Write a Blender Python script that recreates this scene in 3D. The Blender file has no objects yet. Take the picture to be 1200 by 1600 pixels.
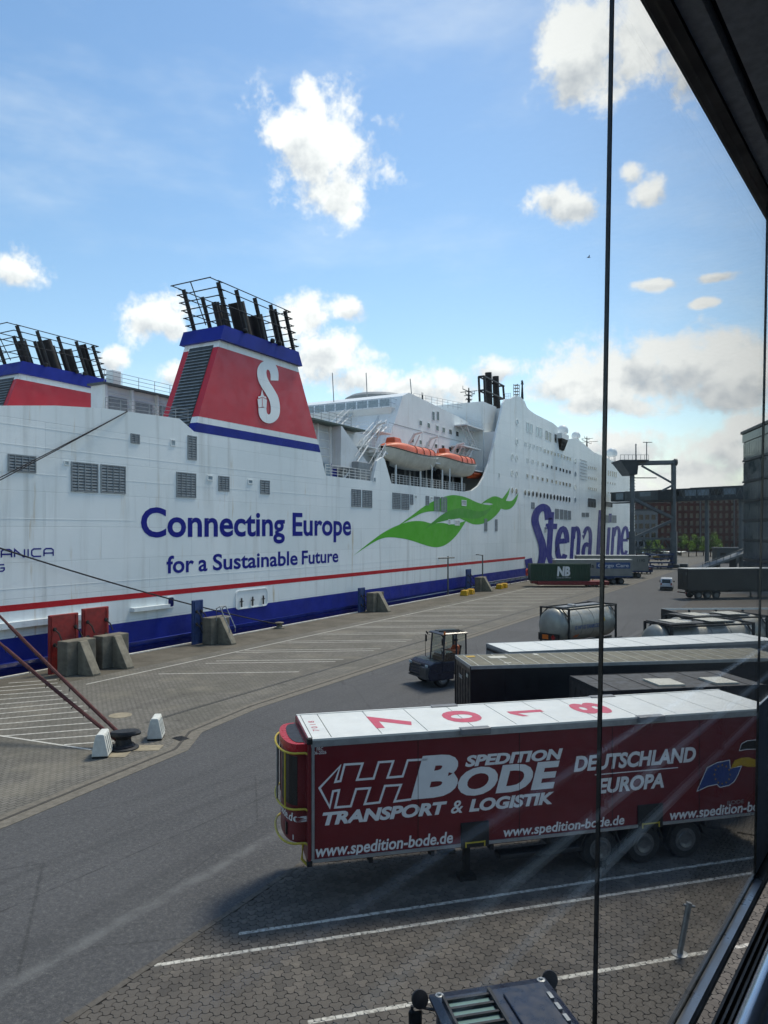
import bpy, math, random
from mathutils import Vector, Matrix
random.seed(7)
R = math.radians
col = bpy.context.scene.collection

# ------------------------------------------------------------------ camera
PSI = R(29.2)            # the camera looks 29.2 degrees left of the quay direction (+Y)
EYE = 9.1                # metres above the quay
FPX, HOR = 1150.0, 830.0 # focal length and horizon row, in pixels of the 1200 x 1600 photograph
cd = bpy.data.cameras.new('camera'); cam = bpy.data.objects.new('camera', cd); col.objects.link(cam)
cam.location = (0, 0, EYE); cam.rotation_euler = (R(90), 0, PSI)
cd.sensor_fit = 'VERTICAL'; cd.sensor_height = 36.0; cd.sensor_width = 27.0
cd.lens = FPX / 1600 * 36.0
cd.shift_y = (HOR - 800) / 1600
cd.clip_start = 0.05; cd.clip_end = 6000
sc = bpy.context.scene; sc.camera = cam
sc.view_settings.view_transform = 'Standard'; sc.view_settings.look = 'None'
sc.view_settings.gamma = 1.0; sc.view_settings.use_curve_mapping = False
sc.view_settings.exposure = 1.3
sc.view_settings.use_white_balance = True; sc.view_settings.white_balance_temperature = 7300; sc.view_settings.white_balance_tint = 10   # camera set for open shade
sc.cycles.max_bounces = 8; sc.cycles.transparent_max_bounces = 24
sc.cycles.diffuse_bounces = 3; sc.cycles.glossy_bounces = 3
sc.cycles.sample_clamp_indirect = 6.0
sc.cycles.caustics_reflective = False; sc.cycles.caustics_refractive = False

# ------------------------------------------------------------------ sky and sun
SUN_AZ, SUN_EL = R(11), R(59)         # azimuth clockwise from +Y
SUN = Vector((math.sin(SUN_AZ) * math.cos(SUN_EL), math.cos(SUN_AZ) * math.cos(SUN_EL), math.sin(SUN_EL)))
F2 = Vector((-math.sin(PSI), math.cos(PSI), 0)); R2 = Vector((math.cos(PSI), math.sin(PSI), 0)); UP = Vector((0, 0, 1))
def ray(px, py): return F2 + R2 * ((px - 600) / FPX) + UP * ((HOR - py) / FPX)

w = bpy.data.worlds.new('World'); sc.world = w; w.use_nodes = True
w.cycles.sampling_method = 'MANUAL'; w.cycles.sample_map_resolution = 256
nt = w.node_tree; nt.nodes.clear()
def N(t, **k):
    n = nt.nodes.new(t)
    for a, b in k.items(): setattr(n, a, b)
    return n
def L(a, b): nt.links.new(a, b)
def M_(op, a, b=None, c=None, clamp=False):
    n = N('ShaderNodeMath', operation=op); n.use_clamp = clamp
    for i, v in enumerate((a, b, c)):
        if v is None: continue
        if isinstance(v, (int, float)): n.inputs[i].default_value = v
        else: L(v, n.inputs[i])
    return n.outputs[0]
def VM(op, a, b):
    n = N('ShaderNodeVectorMath', operation=op)
    for i, v in enumerate((a, b)):
        if isinstance(v, (tuple, Vector)): n.inputs[i].default_value = tuple(v)
        else: L(v, n.inputs[i])
    return n
sky = N('ShaderNodeTexSky', sky_type='NISHITA'); sky.sun_disc = False
sky.sun_elevation = SUN_EL; sky.sun_rotation = SUN_AZ
sky.air_density = 1.15; sky.dust_density = 0.35; sky.ozone_density = 1.6; sky.altitude = 20
tc = N('ShaderNodeTexCoord'); D = tc.outputs['Generated']
sep = N('ShaderNodeSeparateXYZ'); L(D, sep.inputs[0])
# cumulus: soft cells round chosen directions of the sky, broken up by noise
cells = []
def cell(px, py, rx, ry, s=1.0): cells.append((ray(px, py).normalized(), rx / FPX, ry / FPX, s))
for a in [(505,232,114,84),(450,220,72,50),(542,285,42,66),(472,165,32,32),(925,70,90,95),(985,50,90,75),(905,120,50,55),(1075,95,50,55),
          (850,318,70,32),(890,330,50,25),(1022,300,34,28),(995,270,22,22),(28,424,58,34),(240,510,58,44),(272,530,30,28),
          (540,475,46,24),(480,490,50,42),(500,550,105,65),(560,590,80,40),(640,615,130,40),(175,568,34,22),(285,600,46,28),(700,600,70,35),
          (775,575,75,25),(1010,575,190,62),(1110,560,130,52),(900,600,110,42),(1160,600,110,50),(960,625,110,28),(1020,452,46,12),(1115,440,40,9),(1090,478,28,8),
          (980,700,100,48),(1090,740,110,60),(1140,690,70,48),(1150,780,130,50),(1000,770,150,40),(1180,660,60,30),(60,180,0.1,0.1)]: cell(*a)
rnd = random.Random(3)
for i in range(26):
    az = rnd.uniform(-math.pi, math.pi); el = rnd.uniform(R(4), R(62))
    if abs((az + PSI + math.pi) % (2 * math.pi) - math.pi) < R(38) and el < R(46): continue
    d = Vector((math.sin(az) * math.cos(el), math.cos(az) * math.cos(el), math.sin(el)))
    cells.append((d, rnd.uniform(.06, .17), rnd.uniform(.03, .1), 1.0))
n1 = N('ShaderNodeTexNoise'); n1.inputs['Scale'].default_value = 19; n1.inputs['Detail'].default_value = 12; n1.inputs['Roughness'].default_value = .66
L(D, n1.inputs['Vector'])
n0 = N('ShaderNodeTexNoise'); n0.inputs['Scale'].default_value = 6.5; n0.inputs['Detail'].default_value = 2
L(D, n0.inputs['Vector'])
warp = VM('ADD', D, (0, 0, 0))
wsc = VM('MULTIPLY_ADD', n0.outputs['Color'], (.05, .05, .05)); wsc.inputs[2].default_value = (-.025, -.025, -.025)
L(D, warp.inputs[0]); L(wsc.outputs[0], warp.inputs[1]); DW = warp.outputs[0]
acc = None; low = None
for (c, rx, ry, s) in cells:
    h = Vector((c.y, -c.x, 0)).normalized(); v = h.cross(c).normalized()
    if v.z < 0: v = -v
    if c.dot(F2) < 0: pass
    df = VM('SUBTRACT', DW, c).outputs[0]
    a = VM('DOT_PRODUCT', df, h / rx).outputs['Value']; b = VM('DOT_PRODUCT', df, v / ry).outputs['Value']
    e = VM('DOT_PRODUCT', df, c / max(rx, ry)).outputs['Value']
    q = M_('MULTIPLY', a, a); q = M_('MULTIPLY_ADD', b, b, q); q = M_('MULTIPLY_ADD', e, e, q)
    m = M_('SUBTRACT', 1.0, M_('SQRT', q))
    if s != 1.0: m = M_('MULTIPLY', m, s)
    lw = M_('MULTIPLY', M_('MAXIMUM', m, 0.0), b)        # where inside the cell, bottom to top
    acc = m if acc is None else M_('SMOOTH_MAX', acc, m, .15)
    low = lw if low is None else M_('ADD', low, lw)
dens = M_('ADD', M_('MULTIPLY', acc, 0.95), M_('MULTIPLY', M_('SUBTRACT', n1.outputs[0], .5), 2.3))
cover = N('ShaderNodeMapRange', interpolation_type='SMOOTHSTEP'); L(dens, cover.inputs['Value'])
cover.inputs['From Min'].default_value = .04; cover.inputs['From Max'].default_value = .58
# thin high veil
n3 = N('ShaderNodeTexNoise'); n3.inputs['Scale'].default_value = 2.2; n3.inputs['Detail'].default_value = 7; n3.inputs['Roughness'].default_value = .62
mp = N('ShaderNodeMapping'); mp.inputs['Scale'].default_value = (1, 1, 3.2); L(D, mp.inputs[0]); L(mp.outputs[0], n3.inputs['Vector'])
veil = N('ShaderNodeMapRange', interpolation_type='SMOOTHSTEP'); L(n3.outputs[0], veil.inputs['Value'])
veil.inputs['From Min'].default_value = .47; veil.inputs['From Max'].default_value = .8; veil.inputs['To Max'].default_value = .32
# light and shade inside a cloud: density towards the sun against density here
offv = VM('ADD', D, tuple(SUN * .035)).outputs[0]
n2 = N('ShaderNodeTexNoise'); n2.inputs['Scale'].default_value = 19; n2.inputs['Detail'].default_value = 5; n2.inputs['Roughness'].default_value = .6
L(offv, n2.inputs['Vector'])
sh = M_('SUBTRACT', n1.outputs[0], n2.outputs[0])
sh = M_('ADD', M_('MULTIPLY', sh, 2.0), M_('MULTIPLY', low, 1.1))
thick = M_('MULTIPLY', M_('MAXIMUM', M_('SUBTRACT', dens, .6), 0.0), .33)
lit = M_('ADD', M_('SUBTRACT', sh, thick), .78, clamp=True)
cr = N('ShaderNodeValToRGB'); L(lit, cr.inputs[0])
cr.color_ramp.elements[0].position = .1; cr.color_ramp.elements[0].color = (3.2, 3.7, 4.5, 1)
cr.color_ramp.elements[1].position = .85; cr.color_ramp.elements[1].color = (6.0, 6.45, 7.1, 1)
hsv = N('ShaderNodeHueSaturation'); hsv.inputs['Saturation'].default_value = 1.18; hsv.inputs['Value'].default_value = 1.1
L(sky.outputs[0], hsv.inputs['Color'])
mx0 = N('ShaderNodeMix', data_type='RGBA'); L(veil.outputs[0], mx0.inputs[0]); L(hsv.outputs[0], mx0.inputs[6]); mx0.inputs[7].default_value = (6.3, 6.9, 7.5, 1)
hz = N('ShaderNodeMapRange', interpolation_type='SMOOTHSTEP'); L(sep.outputs[2], hz.inputs['Value'])
hz.inputs['From Min'].default_value = -.02; hz.inputs['From Max'].default_value = .16; hz.inputs['To Min'].default_value = .9; hz.inputs['To Max'].default_value = 0
mxh = N('ShaderNodeMix', data_type='RGBA'); L(hz.outputs[0], mxh.inputs[0]); L(mx0.outputs[2], mxh.inputs[6]); mxh.inputs[7].default_value = (5.6, 6.4, 7.2, 1)
mx0 = mxh
mx = N('ShaderNodeMix', data_type='RGBA'); L(cover.outputs[0], mx.inputs[0]); L(mx0.outputs[2], mx.inputs[6]); L(cr.outputs[0], mx.inputs[7])
bg = N('ShaderNodeBackground'); bg.inputs['Strength'].default_value = .075; L(mx.outputs[2], bg.inputs['Color'])
wo = N('ShaderNodeOutputWorld'); L(bg.outputs[0], wo.inputs['Surface'])

sl = bpy.data.lights.new('sun', 'SUN'); sun = bpy.data.objects.new('sun', sl); col.objects.link(sun)
sl.energy = 1.5; sl.angle = R(12); sl.color = (1.0, .95, .88)
sun.rotation_euler = SUN.to_track_quat('Z', 'Y').to_euler(); sun.location = (0, 60, 60)

# ------------------------------------------------------------------ measuring the photograph: pixel -> point on a known plane
def G(px, py, h=0.0):
    d = ray(px, py); t = (h - EYE) / d.z; return Vector((d.x * t, d.y * t, h))
def PX(px, py, X):
    d = ray(px, py); t = X / d.x; return Vector((X, d.y * t, EYE + d.z * t))
def PD(px, py, b):
    d = ray(px, py); return Vector((d.x * b, d.y * b, EYE + d.z * b))
def proj(p):
    p = Vector(p) - Vector((0, 0, EYE)); b = p.dot(F2); return 600 + FPX * p.dot(R2) / b, HOR - FPX * p.z / b

# ------------------------------------------------------------------ materials
def lin(c):
    if isinstance(c, str):
        c = c.lstrip('#'); c = [int(c[i:i+2], 16) / 255 for i in (0, 2, 4)]
        c = [x / 12.92 if x <= .04045 else ((x + .055) / 1.055) ** 2.4 for x in c]
    return (c[0], c[1], c[2], 1.0)
MATS = {}
class NT:
    def __init__(s, name):
        s.m = bpy.data.materials.new(name); s.m.use_nodes = True; s.t = s.m.node_tree; s.b = s.t.nodes['Principled BSDF']
    def n(s, t, **k):
        x = s.t.nodes.new(t)
        for a, b in k.items(): setattr(x, a, b)
        return x
    def l(s, a, b): s.t.links.new(a, b)
    def set(s, i, v):
        s.b.inputs[i].default_value = v
    def noise(s, vec, scale, detail=4, rough=.55):
        x = s.n('ShaderNodeTexNoise'); x.inputs['Scale'].default_value = scale; x.inputs['Detail'].default_value = detail; x.inputs['Roughness'].default_value = rough
        s.l(vec, x.inputs['Vector']); return x.outputs[0]
    def ramp(s, f, a, b, c0, c1):
        x = s.n('ShaderNodeMapRange', interpolation_type='SMOOTHSTEP'); s.l(f, x.inputs['Value'])
        for k, v in zip(('From Min', 'From Max', 'To Min', 'To Max'), (a, b, c0, c1)): x.inputs[k].default_value = v
        return x.outputs[0]
    def mix(s, f, a, b, mode='MIX'):
        x = s.n('ShaderNodeMix', data_type='RGBA', blend_type=mode)
        for i, v in ((0, f), (6, a), (7, b)):
            if hasattr(v, 'node'): s.l(v, x.inputs[i])
            else: x.inputs[i].default_value = v
        return x.outputs[2]
    def math(s, op, a, b=None, c=None, clamp=False):
        x = s.n('ShaderNodeMath', operation=op); x.use_clamp = clamp
        for i, v in enumerate((a, b, c)):
            if v is None: continue
            if hasattr(v, 'node'): s.l(v, x.inputs[i])
            else: x.inputs[i].default_value = v
        return x.outputs[0]
    def pos(s): return s.n('ShaderNodeNewGeometry').outputs['Position']
    def obj(s): return s.n('ShaderNodeTexCoord').outputs['Object']
    def bump(s, h, st, dist=.02):
        x = s.n('ShaderNodeBump'); x.inputs['Strength'].default_value = st; x.inputs['Distance'].default_value = dist
        s.l(h, x.inputs['Height']); s.l(x.outputs[0], s.b.inputs['Normal'])
    def mapping(s, v, scale=(1,1,1), rot=(0,0,0), loc=(0,0,0)):
        x = s.n('ShaderNodeMapping'); x.inputs['Scale'].default_value = scale; x.inputs['Rotation'].default_value = rot; x.inputs['Location'].default_value = loc
        s.l(v, x.inputs[0]); return x.outputs[0]
def mat(name, c, rough=.55, metal=0.0, var=.18, scale=3.0, bump=0.0, bscale=40, coat=0.0, spec=.5, streak=0.0, streakc='#6b5a45', space='obj'):
    """paint/metal/concrete: base colour with soft dirt variation, optional vertical streaks and fine relief"""
    if name in MATS: return MATS[name]
    t = NT(name); c = lin(c); v = t.pos() if space == 'pos' else t.obj()
    f = t.noise(v, scale, 6, .62)
    dark = tuple(x * (1 - var) for x in c[:3]) + (1,); lite = tuple(min(1, x * (1 + var * .6)) for x in c[:3]) + (1,)
    base = t.mix(t.ramp(f, .3, .7, 0, 1), dark, lite)
    if streak:
        m = t.mapping(v, (1.3, 1.3, .07)); g = t.noise(m, 1.6, 5, .6)
        base = t.mix(t.ramp(g, .56, .8, 0, streak), base, lin(streakc))
    t.l(base, t.b.inputs['Base Color'])
    r = t.ramp(t.noise(v, scale * 2.3, 3), .3, .7, max(.02, rough - .1), min(1, rough + .1)); t.l(r, t.b.inputs['Roughness'])
    t.set('Metallic', metal); t.set('Specular IOR Level', spec)
    if coat: t.set('Coat Weight', coat); t.set('Coat Roughness', .12)
    if bump: t.bump(t.noise(v, bscale, 3), bump)
    MATS[name] = t.m; return t.m

# ------------------------------------------------------------------ mesh building
class MB:
    def __init__(s): s.v = []; s.f = []
    def add(s, vs, fs):
        o = len(s.v); s.v += [tuple(x) for x in vs]; s.f += [tuple(i + o for i in f) for f in fs]; return s
    def box(s, x0, x1, y0, y1, z0, z1):
        return s.add([(x0,y0,z0),(x1,y0,z0),(x1,y1,z0),(x0,y1,z0),(x0,y0,z1),(x1,y0,z1),(x1,y1,z1),(x0,y1,z1)],
                     [(3,2,1,0),(4,5,6,7),(0,1,5,4),(1,2,6,5),(2,3,7,6),(3,0,4,7)])
    def hexa(s, a, b):       # two quads of points, a below/behind b
        return s.add(list(a) + list(b), [(3,2,1,0),(4,5,6,7),(0,1,5,4),(1,2,6,5),(2,3,7,6),(3,0,4,7)])
    def prism(s, pts, fn, t0, t1):
        n = len(pts)
        return s.add([fn(a, b, t0) for a, b in pts] + [fn(a, b, t1) for a, b in pts],
                     [tuple(range(n))[::-1], tuple(range(n, 2 * n))] + [(i, (i + 1) % n, n + (i + 1) % n, n + i) for i in range(n)])
    def tube(s, pts, r, n=8, cap=True):
        pts = [Vector(p) for p in pts]; rs = r if isinstance(r, (list, tuple)) else [r] * len(pts)
        vs = []; fs = []
        for i, p in enumerate(pts):
            t = (pts[min(i + 1, len(pts) - 1)] - pts[max(i - 1, 0)]).normalized()
            a = t.cross(Vector((0, 0, 1)));  a = t.cross(Vector((1, 0, 0))) if a.length < .05 else a
            a.normalize(); b = t.cross(a)
            for k in range(n):
                q = 2 * math.pi * (k + .5) / n; vs.append(p + (a * math.cos(q) + b * math.sin(q)) * rs[i])
        for i in range(len(pts) - 1):
            for k in range(n):
                fs.append((i * n + k, i * n + (k + 1) % n, (i + 1) * n + (k + 1) % n, (i + 1) * n + k))
        if cap: fs += [tuple(range(n))[::-1], tuple(range(len(vs) - n, len(vs)))]
        return s.add(vs, fs)
    def lathe(s, prof, o, ax, n=20):   # prof: (radius, along); axis from o along ax
        o = Vector(o); ax = Vector(ax).normalized(); a = ax.cross(Vector((0, 0, 1))); a = ax.cross(Vector((1, 0, 0))) if a.length < .05 else a
        a.normalize(); b = ax.cross(a); vs = []; fs = []
        for r, h in prof:
            for k in range(n):
                q = 2 * math.pi * k / n; vs.append(o + ax * h + (a * math.cos(q) + b * math.sin(q)) * r)
        for i in range(len(prof) - 1):
            for k in range(n): fs.append((i * n + k, i * n + (k + 1) % n, (i + 1) * n + (k + 1) % n, (i + 1) * n + k))
        fs += [tuple(range(n))[::-1], tuple(range(len(vs) - n, len(vs)))]
        return s.add(vs, fs)
    def build(s, name, m, parent=None, smooth=False, bevel=0.0, world=False, seg=2):
        me = bpy.data.meshes.new(name); me.from_pydata(s.v, [], s.f); me.update()
        if isinstance(m, str): m = MATS[m]
        me.materials.append(m)
        if smooth:
            for p in me.polygons: p.use_smooth = True
            me.set_sharp_from_angle(angle=R(38))
        o = bpy.data.objects.new(name, me); col.objects.link(o)
        if parent:
            o.parent = parent
            if world: o.location = -Vector(parent['_w']) if '_w' in parent else -parent.location
        if bevel:
            b = o.modifiers.new('bevel', 'BEVEL'); b.width = bevel; b.segments = seg; b.limit_method = 'ANGLE'; b.angle_limit = R(40)
        return o
def thing(name, label, cat, loc=(0, 0, 0), rz=0.0, group=None):
    e = bpy.data.objects.new(name, None); col.objects.link(e); e.empty_display_size = .3
    e.location = loc; e.rotation_euler = (0, 0, rz); e['label'] = label; e['category'] = cat
    if group: e['group'] = group
    return e
def tag(o, label, cat, group=None):
    o['label'] = label; o['category'] = cat
    if group: o['group'] = group
    return o
def struct(o): o['kind'] = 'structure'; return o
def sub(o, part, same=True):
    """make o a sub-part of part, both meshes given in the thing's frame"""
    o.parent = part; o.location = -part.location if part.location.length else (0, 0, 0)
    if part.location.length: o.location = (0, 0, 0)
    return o
def copy_tree(o, parent=None):
    c = o.copy(); col.objects.link(c)
    if parent: c.parent = parent
    for ch in list(o.children): copy_tree(ch, c)
    return c
def text_geo(s, offset=0.0, shear=0.0, spacing=1.0):
    cu = bpy.data.curves.new('t', 'FONT'); cu.body = s; cu.size = 1; cu.offset = offset; cu.shear = shear; cu.space_character = spacing
    cu.resolution_u = 4; cu.fill_mode = 'FRONT'; cu.align_x = 'LEFT'
    o = bpy.data.objects.new('t', cu); col.objects.link(o)
    dg = bpy.context.evaluated_depsgraph_get(); me = bpy.data.meshes.new_from_object(o.evaluated_get(dg))
    vs = [v.co.copy() for v in me.vertices]; fs = [tuple(p.vertices) for p in me.polygons]
    bpy.data.objects.remove(o); bpy.data.curves.remove(cu); bpy.data.meshes.remove(me)
    return vs, fs
def lettering(name, s, fn, u0, u1, v0, v1, m, parent, offset=.02, shear=0.0, lift=.006, world=False, spacing=1.0, base=None):
    """text fitted into the rectangle u0..u1, v0..v1 of a surface; fn(u, v, lift) -> point. base: v of the baseline when the text has descenders (v0..v1 is then baseline to cap height)"""
    vs, fs = text_geo(s, offset, shear, spacing)
    xs = [v.x for v in vs]; ys = [v.y for v in vs]; xa, xb = min(xs), max(xs)
    if base: ya, yb = -offset, base + offset
    else: ya, yb = min(ys), max(ys)
    mb = MB(); mb.add([fn(u0 + (v.x - xa) / (xb - xa) * (u1 - u0), v0 + (v.y - ya) / (yb - ya) * (v1 - v0), lift) for v in vs], fs)
    return mb.build(name, m, parent, world=world)
def stroke(pts, w, closed=False):
    """polyline of width w -> list of quads (2-D), mitred"""
    P = [Vector(p).to_2d() for p in pts]; n = len(P); Lp = []; Rp = []
    ws = w if isinstance(w, (list, tuple)) else [w] * n
    for i in range(n):
        if closed: a, b = P[i - 1], P[(i + 1) % n]
        else: a, b = P[max(i - 1, 0)], P[min(i + 1, n - 1)]
        d1 = (P[i] - a); d2 = (b - P[i])
        d1 = d1.normalized() if d1.length > 1e-9 else d2.normalized(); d2 = d2.normalized() if d2.length > 1e-9 else d1
        t = (d1 + d2); t = t.normalized() if t.length > 1e-6 else d1
        nn = Vector((-t.y, t.x)); c = max(.45, nn.dot(Vector((-d1.y, d1.x)))); h = ws[i] / 2 / c
        Lp.append(P[i] + nn * h); Rp.append(P[i] - nn * h)
    qs = []
    for i in range(n if closed else n - 1):
        j = (i + 1) % n; qs.append((Lp[i], Lp[j], Rp[j], Rp[i]))
    return qs
def smooth_poly(pts, it=2, closed=True):
    P = [Vector(p) for p in pts]
    for _ in range(it):
        Q = []; n = len(P); rng = range(n) if closed else range(n - 1)
        for i in rng:
            a, b = P[i], P[(i + 1) % n]; Q += [a * .75 + b * .25, a * .25 + b * .75]
        if not closed: Q = [P[0]] + Q + [P[-1]]
        P = Q
    return P
def crom(pts, k=6):
    """Catmull-Rom through open polyline"""
    P = [Vector(p) for p in pts]; out = []
    for i in range(len(P) - 1):
        p0, p1, p2, p3 = P[max(i - 1, 0)], P[i], P[i + 1], P[min(i + 2, len(P) - 1)]
        for j in range(k):
            t = j / k; out.append(.5 * ((2 * p1) + (p2 - p0) * t + (2 * p0 - 5 * p1 + 4 * p2 - p3) * t * t + (3 * p1 - p0 - 3 * p2 + p3) * t ** 3))
    out.append(P[-1]); return out
# ================================================================== GROUND
def _g(a, b, *r): a, b = G(*a), G(*b); return (a.x, a.y, b.x, b.y) + r
ASPH = [_g((0, 1545), (420, 1310), .35, .55, '#6a6c6c'), _g((0, 1425), (460, 1225), .05, .8, '#1d1e20'), _g((0, 1380), (430, 1215), .3, .35, '#27292b'), _g((0, 1500), (300, 1345), .5, .35, '#2a2c2e')]   # soft pale band, tar seam, wheel tracks
def asphalt_mat():
    t = NT('asphalt'); p = t.pos()
    big = t.noise(p, .13, 4); mid = t.noise(t.mapping(p, (1.2, .09, 1), (0, 0, R(-4))), 1.1, 4); fine = t.noise(p, 10, 5, .8); sp = t.noise(p, 17, 4, .85)
    c = t.mix(t.ramp(big, .3, .7, 0, 1), lin('#3e3f42'), lin('#4a4b4d'))
    c = t.mix(t.ramp(mid, .42, .72, 0, .5), c, lin('#333537'))
    c = t.mix(t.ramp(fine, .45, .7, 0, .55), c, lin('#2a2c2f'))
    c = t.mix(t.ramp(sp, .54, .68, 0, 1.0), c, lin('#676865'))
    st = t.noise(t.mapping(p, (.55, .02, 1), (0, 0, R(-20))), 1.3, 3)
    c = t.mix(t.ramp(st, .62, .75, 0, .3), c, lin('#5b5d5e'))
    oil = t.noise(p, .8, 5, .6); c = t.mix(t.ramp(oil, .66, .76, 0, .55), c, lin('#1f2022')); pa = t.n('ShaderNodeTexVoronoi', feature='DISTANCE_TO_EDGE'); pa.inputs['Scale'].default_value = .22; t.l(t.mapping(p, (1, .4, 1)), pa.inputs['Vector']); c = t.mix(t.ramp(pa.outputs['Distance'], .0, .006, .5, 0), c, lin('#1c1d1f'))
    gr = t.noise(p, 7.5, 6, .9); c = t.mix(t.ramp(gr, .5, .66, 0, .55), c, lin('#6f706d')); c = t.mix(t.ramp(gr, .5, .36, 0, .5), c, lin('#232527'))
    s_ = t.n('ShaderNodeSeparateXYZ'); t.l(p, s_.inputs[0]); wob = t.math('MULTIPLY_ADD', t.noise(p, .6, 3), .5, -.25)
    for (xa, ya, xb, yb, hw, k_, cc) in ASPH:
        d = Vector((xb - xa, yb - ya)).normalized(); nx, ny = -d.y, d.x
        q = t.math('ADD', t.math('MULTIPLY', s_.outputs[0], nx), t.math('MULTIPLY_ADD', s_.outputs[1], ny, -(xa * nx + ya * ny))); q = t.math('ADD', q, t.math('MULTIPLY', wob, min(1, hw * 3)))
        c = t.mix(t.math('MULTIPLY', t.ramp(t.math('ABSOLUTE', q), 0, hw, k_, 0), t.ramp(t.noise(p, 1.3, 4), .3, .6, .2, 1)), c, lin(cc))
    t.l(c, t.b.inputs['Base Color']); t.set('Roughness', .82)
    h = t.math('ADD', fine, t.math('MULTIPLY', sp, .8)); t.bump(h, .8, .02); return t.m
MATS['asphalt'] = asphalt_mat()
def block_mat():
    t = NT('apron_blocks'); p = t.pos(); m = t.mapping(p, (1, 1, 1), (0, 0, R(90)))
    wv = t.noise(p, 7, 1); 
    b = t.n('ShaderNodeTexBrick'); t.l(m, b.inputs['Vector'])
    b.inputs['Scale'].default_value = 1.0; b.inputs['Brick Width'].default_value = .30; b.inputs['Row Height'].default_value = .19
    b.inputs['Mortar Size'].default_value = .016; b.inputs['Mortar Smooth'].default_value = .3; b.inputs['Bias'].default_value = 0
    b.inputs['Color1'].default_value = lin('#706d66'); b.inputs['Color2'].default_value = lin('#605d56'); b.inputs['Mortar'].default_value = lin('#312f2b')
    big = t.noise(p, .22, 5, .6); c = t.mix(t.ramp(big, .35, .7, 0, .55), b.outputs['Color'], lin('#4d4b42'))
    c = t.mix(t.ramp(t.noise(p, 1.7, 5, .7), .5, .75, 0, .35), c, lin('#78756b'))
    c = t.mix(t.ramp(t.noise(t.mapping(p, (1, .12, 1)), .5, 4), .55, .75, 0, .4), c, lin('#3e3c37'))
    oil = t.noise(p, .9, 5, .65); c = t.mix(t.ramp(oil, .62, .74, 0, .6), c, lin('#2b2a27')); c = t.mix(t.ramp(t.noise(p, .35, 3), .5, .7, 0, .3), c, lin('#857f70'))
    t.l(c, t.b.inputs['Base Color']); t.set('Roughness', .85)
    t.bump(t.math('SUBTRACT', 1.0, b.outputs['Fac']), .8, .012); return t.m
MATS['blocks'] = block_mat()
def quay_mat():
    t = NT('quay_concrete'); p = t.pos()
    c = t.mix(t.ramp(t.noise(p, .5, 6, .65), .3, .7, 0, 1), lin('#48443a'), lin('#605b51'))
    c = t.mix(t.ramp(t.noise(t.mapping(p, (1, .3, 1)), 2.2, 5, .7), .55, .8, 0, .6), c, lin('#332f27'))
    t.l(c, t.b.inputs['Base Color']); t.set('Roughness', .9); t.bump(t.noise(p, 12, 5), .4); return t.m
MATS['quay'] = quay_mat()
mat('gutter_stone', '#6a655b', .85, var=.25, scale=4, bump=.3)
mat('kerb_dark', '#3f3c37', .85, var=.25, scale=4, bump=.3)
mat('line_white', '#b9b8b0', .7, var=.3, scale=6, space='pos')
mat('rail_steel', '#3a3b3d', .5, .6, var=.3)
mat('white_nosing', '#c4c3bb', .6, var=.3, scale=5, space='pos')
t = NT('water'); p = t.pos(); t.set('Base Color', lin('#0c1a24')); t.set('Roughness', .08); t.bump(t.noise(p, 1.2, 5), .4, .1); MATS['water'] = t.m

QX = -42.85
EDGE = [(-19.9, -60), (-21.7, 14.2), (-22.5, 22.6), (-23.9, 24.9), (-24.6, 30), (-24.6, 330)]
g = MB(); g.add([(QX, -80, 0), (420, -80, 0), (900, 4000, 0), (QX, 4000, 0)], [(0, 1, 2, 3)])
g.add([(-1500, 420, -.01), (QX, 420, -.01), (QX, 4000, -.01), (-1500, 4000, -.01)], [(0, 1, 2, 3)])
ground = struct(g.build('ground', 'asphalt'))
wt = MB().add([(-1500, -400, -2.2), (QX + .2, -400, -2.2), (QX + .2, 425, -2.2), (-1500, 425, -2.2)], [(0, 1, 2, 3)]); struct(wt.build('water', 'water'))
qw = MB().box(QX - .002, QX + .6, -80, 419, -4, -.012); struct(qw.build('quay_wall', 'quay'))
apron = struct(MB().add([(-38.2, -60, .006)] + [(x, y, .006) for x, y in EDGE] + [(-38.2, 330, .006)], [tuple(range(len(EDGE) + 2))]).build('quay_apron', 'blocks'))
struct(MB().add([(QX + .18, -60, .01), (-38.2, -60, .01), (-38.2, 330, .01), (QX + .18, 330, .01)], [(0, 1, 2, 3)]).build('quay_coping', 'quay'))
struct(MB().box(QX - .05, QX + .16, -60, 330, -.4, .09).build('quay_nosing', 'white_nosing', bevel=.02))
# drain row and light gutter course along the carriageway
def strip(mb, pts, o0, o1, z0, z1):
    P = [Vector((x, y)) for x, y in pts]; A = []; B = []
    for i in range(len(P)):
        d = (P[min(i + 1, len(P) - 1)] - P[max(i - 1, 0)]).normalized(); nrm = Vector((d.y, -d.x))
        A.append(P[i] + nrm * o0); B.append(P[i] + nrm * o1)
    n = len(P); vs = [(p.x, p.y, z1) for p in A] + [(p.x, p.y, z1) for p in B] + [(p.x, p.y, z0) for p in A] + [(p.x, p.y, z0) for p in B]
    fs = []
    for i in range(n - 1):
        fs += [(i + 1, i, n + i, n + i + 1), (i, i + 1, 2*n + i + 1, 2*n + i), (n + i + 1, n + i, 3*n + i, 3*n + i + 1)]
    return mb.add(vs, fs)
struct(strip(MB(), EDGE, -.02, .5, -.05, .014).build('gutter_course', 'gutter_stone'))
struct(strip(MB(), EDGE, -.16, -.03, -.05, .018).build('gutter_joint', 'kerb_dark'))
struct(strip(MB(), EDGE, -.46, -.16, -.05, .012).build('gutter_course.001', 'gutter_stone'))
for x in (-27.0, -26.86):
    o = MB().box(x - .03, x + .03, 25.0, 300, .004, .013).build('crane_rail', 'rail_steel', apron)
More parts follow.
